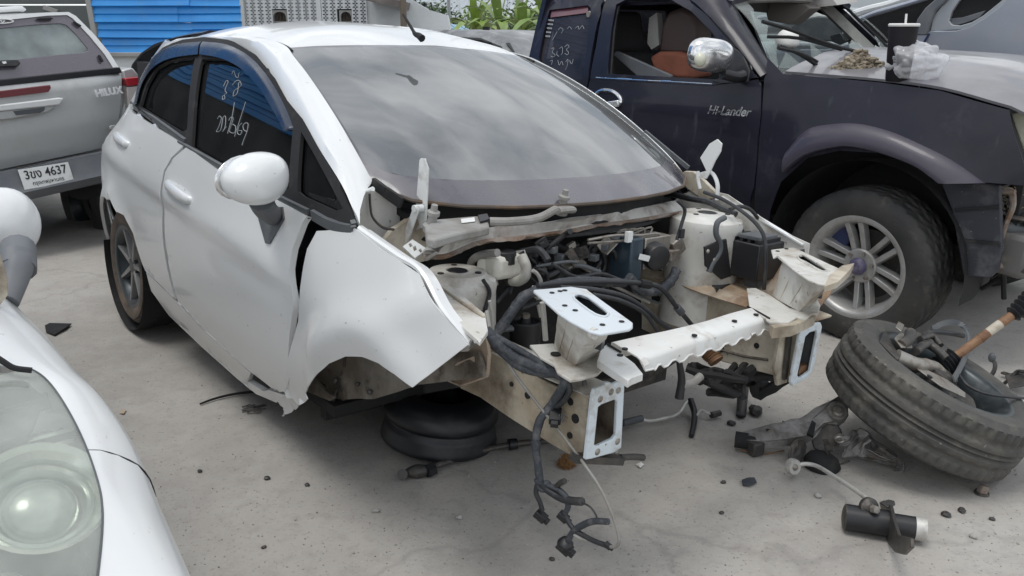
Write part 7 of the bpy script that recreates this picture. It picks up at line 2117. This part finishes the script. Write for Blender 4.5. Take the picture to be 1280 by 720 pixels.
obj('paint_band', MB().cyl(sh0 + sdir_*.50, sh0 + sdir_*.66, .0172, .0172, 14), M['cream'], ds_, 50)
obj('outer_boot', MB().lathe([(.022 + .020*(k/12) + (.008 if k % 2 else -.003), k*.010) for k in range(13)], sh0 + sdir_*.80, sdir_, 24), M['black'], ds_, 40)
strap = [(1165,411,.14),(1180,404,.16),(1195,403,.17),(1206,410,.17),(1211,424,.16),(1208,442,.14),(1199,462,.12),(1192,474,.11)]
sp3 = [lp(px, py, h) for px, py, h in strap]
smb = MB()
sc_ = catmull(sp3, 5)
for a, b in zip(sc_, sc_[1:]): smb.beam(a, b, .022, .005, up=(0,-1,.3))
obj('brake_hose', smb, M['trim'], lw)
obj('brake_hose', MB().tube([lp(*q) for q in ((1150,428,.12),(1160,416,.13),(1182,416,.14),(1204,420,.14))], .010, 10, 5), M['hose'], lw, 60)
obj('sensor_wire', MB().tube([lp(*q) for q in ((1198,468,.11),(1210,482,.11),(1232,492,.12),(1260,496,.125),(1286,498,.12))], .005, 8, 6), M['hose'], lw, 60)
def lplate(L, name, m='iron', j=.006, th=.006):
    return obj(name, MB().prism([lp(*q) for q in L], LA*th).jitter(j, 20), M[m], lw, 35, bevel=.002)
lplate([(1098,428,.11),(1104,414,.11),(1124,448,.11),(1120,452,.11)], 'torn_bracket')
lplate([(1116,424,.13),(1124,416,.13),(1134,420,.13),(1140,436,.13),(1126,436,.13)], 'torn_bracket', 'steel')
lplate([(1118,410,.14),(1122,404,.14),(1128,408,.14),(1126,416,.14)], 'torn_bracket', 'steel')
obj('carrier_tube', MB().tube([lp(1126,432,.13), lp(1136,424,.15), lp(1138,416,.16)], .020, 12, 3), M['iron'], lw, 50)
obj('carrier_arm', MB().tube([lp(*q) for q in ((1120,446,.10),(1144,456,.10),(1166,458,.10),(1178,466,.09))], lambda t: .030 - .012*t, 10, 4).jitter(.004, 18), M['steel'], lw, 50)
obj('carrier_arm', MB().tube([lp(*q) for q in ((1144,440,.12),(1158,430,.13),(1170,436,.13),(1182,448,.12))], .016, 10, 4).jitter(.004, 18), M['iron'], lw, 50)
obj('carrier_arm', MB().tube([lp(*q) for q in ((1150,424,.13),(1166,420,.14),(1176,432,.13))], .012, 10, 4), M['iron'], lw, 50)
obj('shield_plate', MB().prism([lp(*q) for q in ((1136,446,.095),(1160,464,.095),(1184,476,.095),(1206,492,.095),(1206,498,.095),(1176,484,.095),(1146,462,.095))], LA*.004), M['steel'], lw, 40, bevel=.001)
obj('carrier_hole', MB().cyl(lp(1162,471,.100), lp(1162,471,.100) + LA*.003, .010, .010, 14), M['blackdull'], lw)
# bracket piece at the right edge
bk = thing('bent_bracket', 'dark bent bracket with two upturned ends beyond the loose tyre at the right edge', 'bracket', loc=gp(1262,478))
o4 = gp(1262,478)
for k, L in enumerate(([(1238,446,.10),(1244,456,.07),(1240,468,.03),(1230,474,.01)], [(1252,482,.01),(1262,474,.05),(1272,464,.08),(1284,466,.09)], [(1254,466,.02),(1268,470,.03),(1284,470,.03)])):
    obj('bracket_strip', MB().tube([gp(*q) - o4 for q in L], .014, 8, 4, .5), M['iron'], bk, 50)
obj('bracket_plate', MB().prism([gp(*q) - o4 for q in ((1256,470,.06),(1284,462,.07),(1290,482,.05),(1262,486,.04))], V((0,0,.006))), M['iron'], bk, bevel=.002)
obj('bracket_bush', MB().ell(gp(1240,447,.10) - o4, (.016,.016,.022), None, 12, 8), M['trim'], bk)
# small scraps
nut = thing('hub_nut', 'brownish rusty nut lying on the ground in front of the loose tyre', 'nut', loc=gp(1227,617))
obj('nut_body', MB().cyl((0,0,0), (.008,.004,.028), .020, .016, 6), M['rusty'], nut, bevel=.004)
obj('nut_collar', MB().cyl((0,0,0), (0,0,.008), .024, .022, 18), M['iron'], nut)
sd = obj('plastic_shard', MB().prism([gp(*q) - gp(936,603) for q in ((927,601,.004),(936,598,.012),(943,598,.010),(946,604,.004),(938,607,.010),(928,607,.004))], V((0,0,.005))), mat('blue_grey_plastic', (.04,.045,.055), .45), None, bevel=.001)
sd.location = gp(936,603); tag(sd, 'small dark plastic shard on the bare ground left of the link rod', 'plastic shard')
flp_ = obj('rubber_flap', MB().prism([gp(*q) - gp(72,411) for q in ((56,408,.004),(62,405,.012),(90,406,.006),(82,411,.012),(68,420,.005),(58,416,.004))], V((0,0,.006))).jitter(.004, 20), M['blackdull'], None, bevel=.001)
flp_.location = gp(72,411); tag(flp_, 'torn dark rubber flap lying on the ground beyond the near white wing', 'rubber flap')
stk = obj('twig', MB().tube([gp(*q) - gp(285,496) for q in ((250,505,.008),(266,499,.010),(290,493,.012),(322,489,.014))], lambda t: .004 + .002*t, 6, 5), M['blackdull'], None, 60)
stk.location = gp(285,496); tag(stk, 'thin dark twig like strip on the ground below the sill of the white hatchback', 'strip')
ht = MB()
rnd = random.Random(9)
for k in range(26):
    a = gp(rnd.uniform(302,328), rnd.uniform(508,517), .003) - gp(316,512)
    ht.tube([a, a + V((rnd.uniform(.01,.05), rnd.uniform(.0,.02), .004))], .0025, 4, 1)
fr_ = obj('frayed_scrap', ht, M['iron'], None, 0)
fr_.location = gp(316,512); fr_['kind'] = 'stuff'; tag(fr_, 'frayed dark scraps flattened on the ground below the sill', 'scraps', kind='stuff')
lf = obj('dry_leaf', MB().prism([gp(*q) - gp(154,514) for q in ((149,517,.003),(154,511,.010),(158,512,.006),(155,517,.008))], V((0,0,.001))), mat('dry_leaf', (.42,.33,.24), .8), None)
lf.location = gp(154,514); tag(lf, 'pale dry leaf on the ground right of the near white wing', 'leaf')
fo_px = [(761,577,'foil_scrap')]
fs_ = obj('paper_scrap', MB().prism([gp(*q) - gp(762,578) for q in ((757,577,.004),(763,574,.012),(767,577,.004),(762,581,.008))], V((0,0,.002))), M['paper'], None)
fs_.location = gp(800,582); tag(fs_, 'tiny white paper scrap on the ground right of the right rail end', 'paper scrap')
# countable pebbles
pebs = [(334,599,.012,'dark','dark pebble alone on the open ground below the torn wing corner'),(384,607,.010,'dark','dark pebble just right of the one below the torn wing corner'),(442,517,.009,'dark','tiny dark pebble on the ground left of the black rim'),
 (470,640,.012,'pale','pale pebble on the open ground below the steering rod end'),(1182,645,.016,'dark','dark flat pebble right of the damper stump, the larger of two'),(1202,640,.014,'dark','dark pebble right of the damper stump, the one nearer the rusty nut'),
 (1216,672,.012,'pale','pale pebble below the two dark ones right of the damper stump'),(1022,621,.013,'pale','pale pebble under the curved link rod, left of the damper'),(904,604,.010,'dark','small dark pebble just left of the plastic shard'),
 (902,642,.009,'dark','small dark pebble below and left of the plastic shard'),(914,531,.018,'dark','dark stone beside the foot of the pipe stub'),(770,566,.012,'pale','pale chip touching the foot of the right rail end'),
 (690,700,.009,'dark','dark pebble below the hanging wiring plugs, lowest in view'),(574,648,.012,'pale','pale pebble on the ground left of the hanging loom plugs'),(250,590,.010,'dark','dark pebble on the ground right of the near white wing'),
 (330,685,.008,'dark','small dark pebble lowest on the open ground near the white bumper'),(1240,650,.010,'dark','dark pebble at the far right below the rusty nut')]
for i, (px, py, s_, c_, lab_) in enumerate(pebs):
    chunk('pebble', px, py, s_, M['iron'] if c_ == 'dark' else M['concrete'], lab_, 'pebble', 40+i, .55)['group'] = 'loose pebbles'
gr = MB()
rnd = random.Random(77)
for k in range(2600):
    px, py = rnd.uniform(60, 1290), 250 + 480*rnd.random()**.8
    p = gp(px, py)
    s_ = rnd.uniform(.0010, .0032)*(1.8 if rnd.random() < .05 else 1)
    gr.ell(p + V((0,0,s_*.4)), (s_, s_*rnd.uniform(.6,1), s_*.7), None, 5, 3)
go = obj('grit', gr, mat('ground_grit', (.34,.325,.30), .9, var=(9,(.17,.16,.15),.5,.6)), None, 0)
go['kind'] = 'stuff'
tag(go, 'fine grit scattered over the concrete yard', 'grit', kind='stuff')
# ------------------------------------------------------------------ ground
def ground_mat():
    m = bpy.data.materials.new('dusty_concrete')
    m.use_nodes = True
    N, L = nodes(m)
    b = N['Principled BSDF']
    b.inputs['Roughness'].default_value = .9
    tcn = N.new('ShaderNodeTexCoord')
    def nz(scale, detail=8, rough=.6, off=0):
        n = N.new('ShaderNodeTexNoise')
        n.inputs['Scale'].default_value = scale
        n.inputs['Detail'].default_value = detail
        n.inputs['Roughness'].default_value = rough
        mp_ = N.new('ShaderNodeMapping')
        mp_.inputs['Location'].default_value = (off, off*.7, 0)
        L.new(tcn.outputs['Object'], mp_.inputs[0]); L.new(mp_.outputs[0], n.inputs['Vector'])
        return n.outputs['Fac']
    def step(f, lo, hi):
        r_ = N.new('ShaderNodeMapRange')
        r_.inputs['From Min'].default_value = lo; r_.inputs['From Max'].default_value = hi
        L.new(f, r_.inputs['Value'])
        return r_.outputs[0]
    def mixc(fac, a, c):
        x = N.new('ShaderNodeMix'); x.data_type = 'RGBA'
        L.new(fac, x.inputs[0])
        if isinstance(a, tuple): x.inputs['A'].default_value = (*a, 1)
        else: L.new(a, x.inputs['A'])
        x.inputs['B'].default_value = (*c, 1)
        return x.outputs['Result']
    c = mixc(step(nz(.9), .3, .7), (.40, .378, .347), (.36, .34, .312))
    c = mixc(step(nz(3.5, off=3), .42, .72), c, (.43, .41, .38))
    c = mixc(step(nz(1.6, off=9), .52, .72), c, (.305, .288, .268))
    c = mixc(step(nz(14, off=5), .50, .80), c, (.31, .293, .272))
    c = mixc(step(nz(70, 4, off=2), .58, .72), c, (.25, .236, .217))
    c = mixc(step(nz(120, 3, off=7), .62, .72), c, (.46, .44, .41))
    c = mixc(step(nz(38, 5, off=17), .69, .76), c, (.15, .142, .135))
    c = mixc(step(nz(.55, 5, .5, off=31), .60, .74), c, (.235, .22, .205))
    vo = N.new('ShaderNodeTexVoronoi')
    vo.feature = 'DISTANCE_TO_EDGE'
    vo.inputs['Scale'].default_value = .28
    mp2 = N.new('ShaderNodeMapping'); wob = N.new('ShaderNodeTexNoise'); wob.inputs['Scale'].default_value = 2.5; wob.inputs['Detail'].default_value = 8
    L.new(tcn.outputs['Object'], wob.inputs['Vector'])
    ad = N.new('ShaderNodeVectorMath'); ad.operation = 'MULTIPLY_ADD'
    L.new(wob.outputs['Color'], ad.inputs[0]); ad.inputs[1].default_value = (.7, .7, 0); L.new(tcn.outputs['Object'], ad.inputs[2])
    L.new(ad.outputs[0], vo.inputs['Vector'])
    ck = N.new('ShaderNodeMapRange'); ck.inputs['From Min'].default_value = 0; ck.inputs['From Max'].default_value = .006; ck.inputs['To Min'].default_value = .22; ck.inputs['To Max'].default_value = 0
    L.new(vo.outputs['Distance'], ck.inputs['Value'])
    c = mixc(ck.outputs[0], c, (.11, .105, .10))
    L.new(c, b.inputs['Base Color'])
    bp = N.new('ShaderNodeBump'); bp.inputs['Strength'].default_value = .5; bp.inputs['Distance'].default_value = .006
    mm = N.new('ShaderNodeMath'); mm.operation = 'ADD'
    L.new(nz(60, 8, .7), mm.inputs[0]); L.new(nz(9, 6, off=4), mm.inputs[1])
    L.new(mm.outputs[0], bp.inputs['Height']); L.new(bp.outputs[0], b.inputs['Normal'])
    return m
g = MB()
ys = [-30, -6, 0, 2, 4, 6, 8, 12, 20, 60, 300, 1500]
xs = [-1500, -200, -40, -12, -6, -3, 0, 3, 6, 12, 40, 200, 1500]
g.sheet([[V((x, y, 0)) for x in xs] for y in ys])
struct('ground', g, ground_mat())
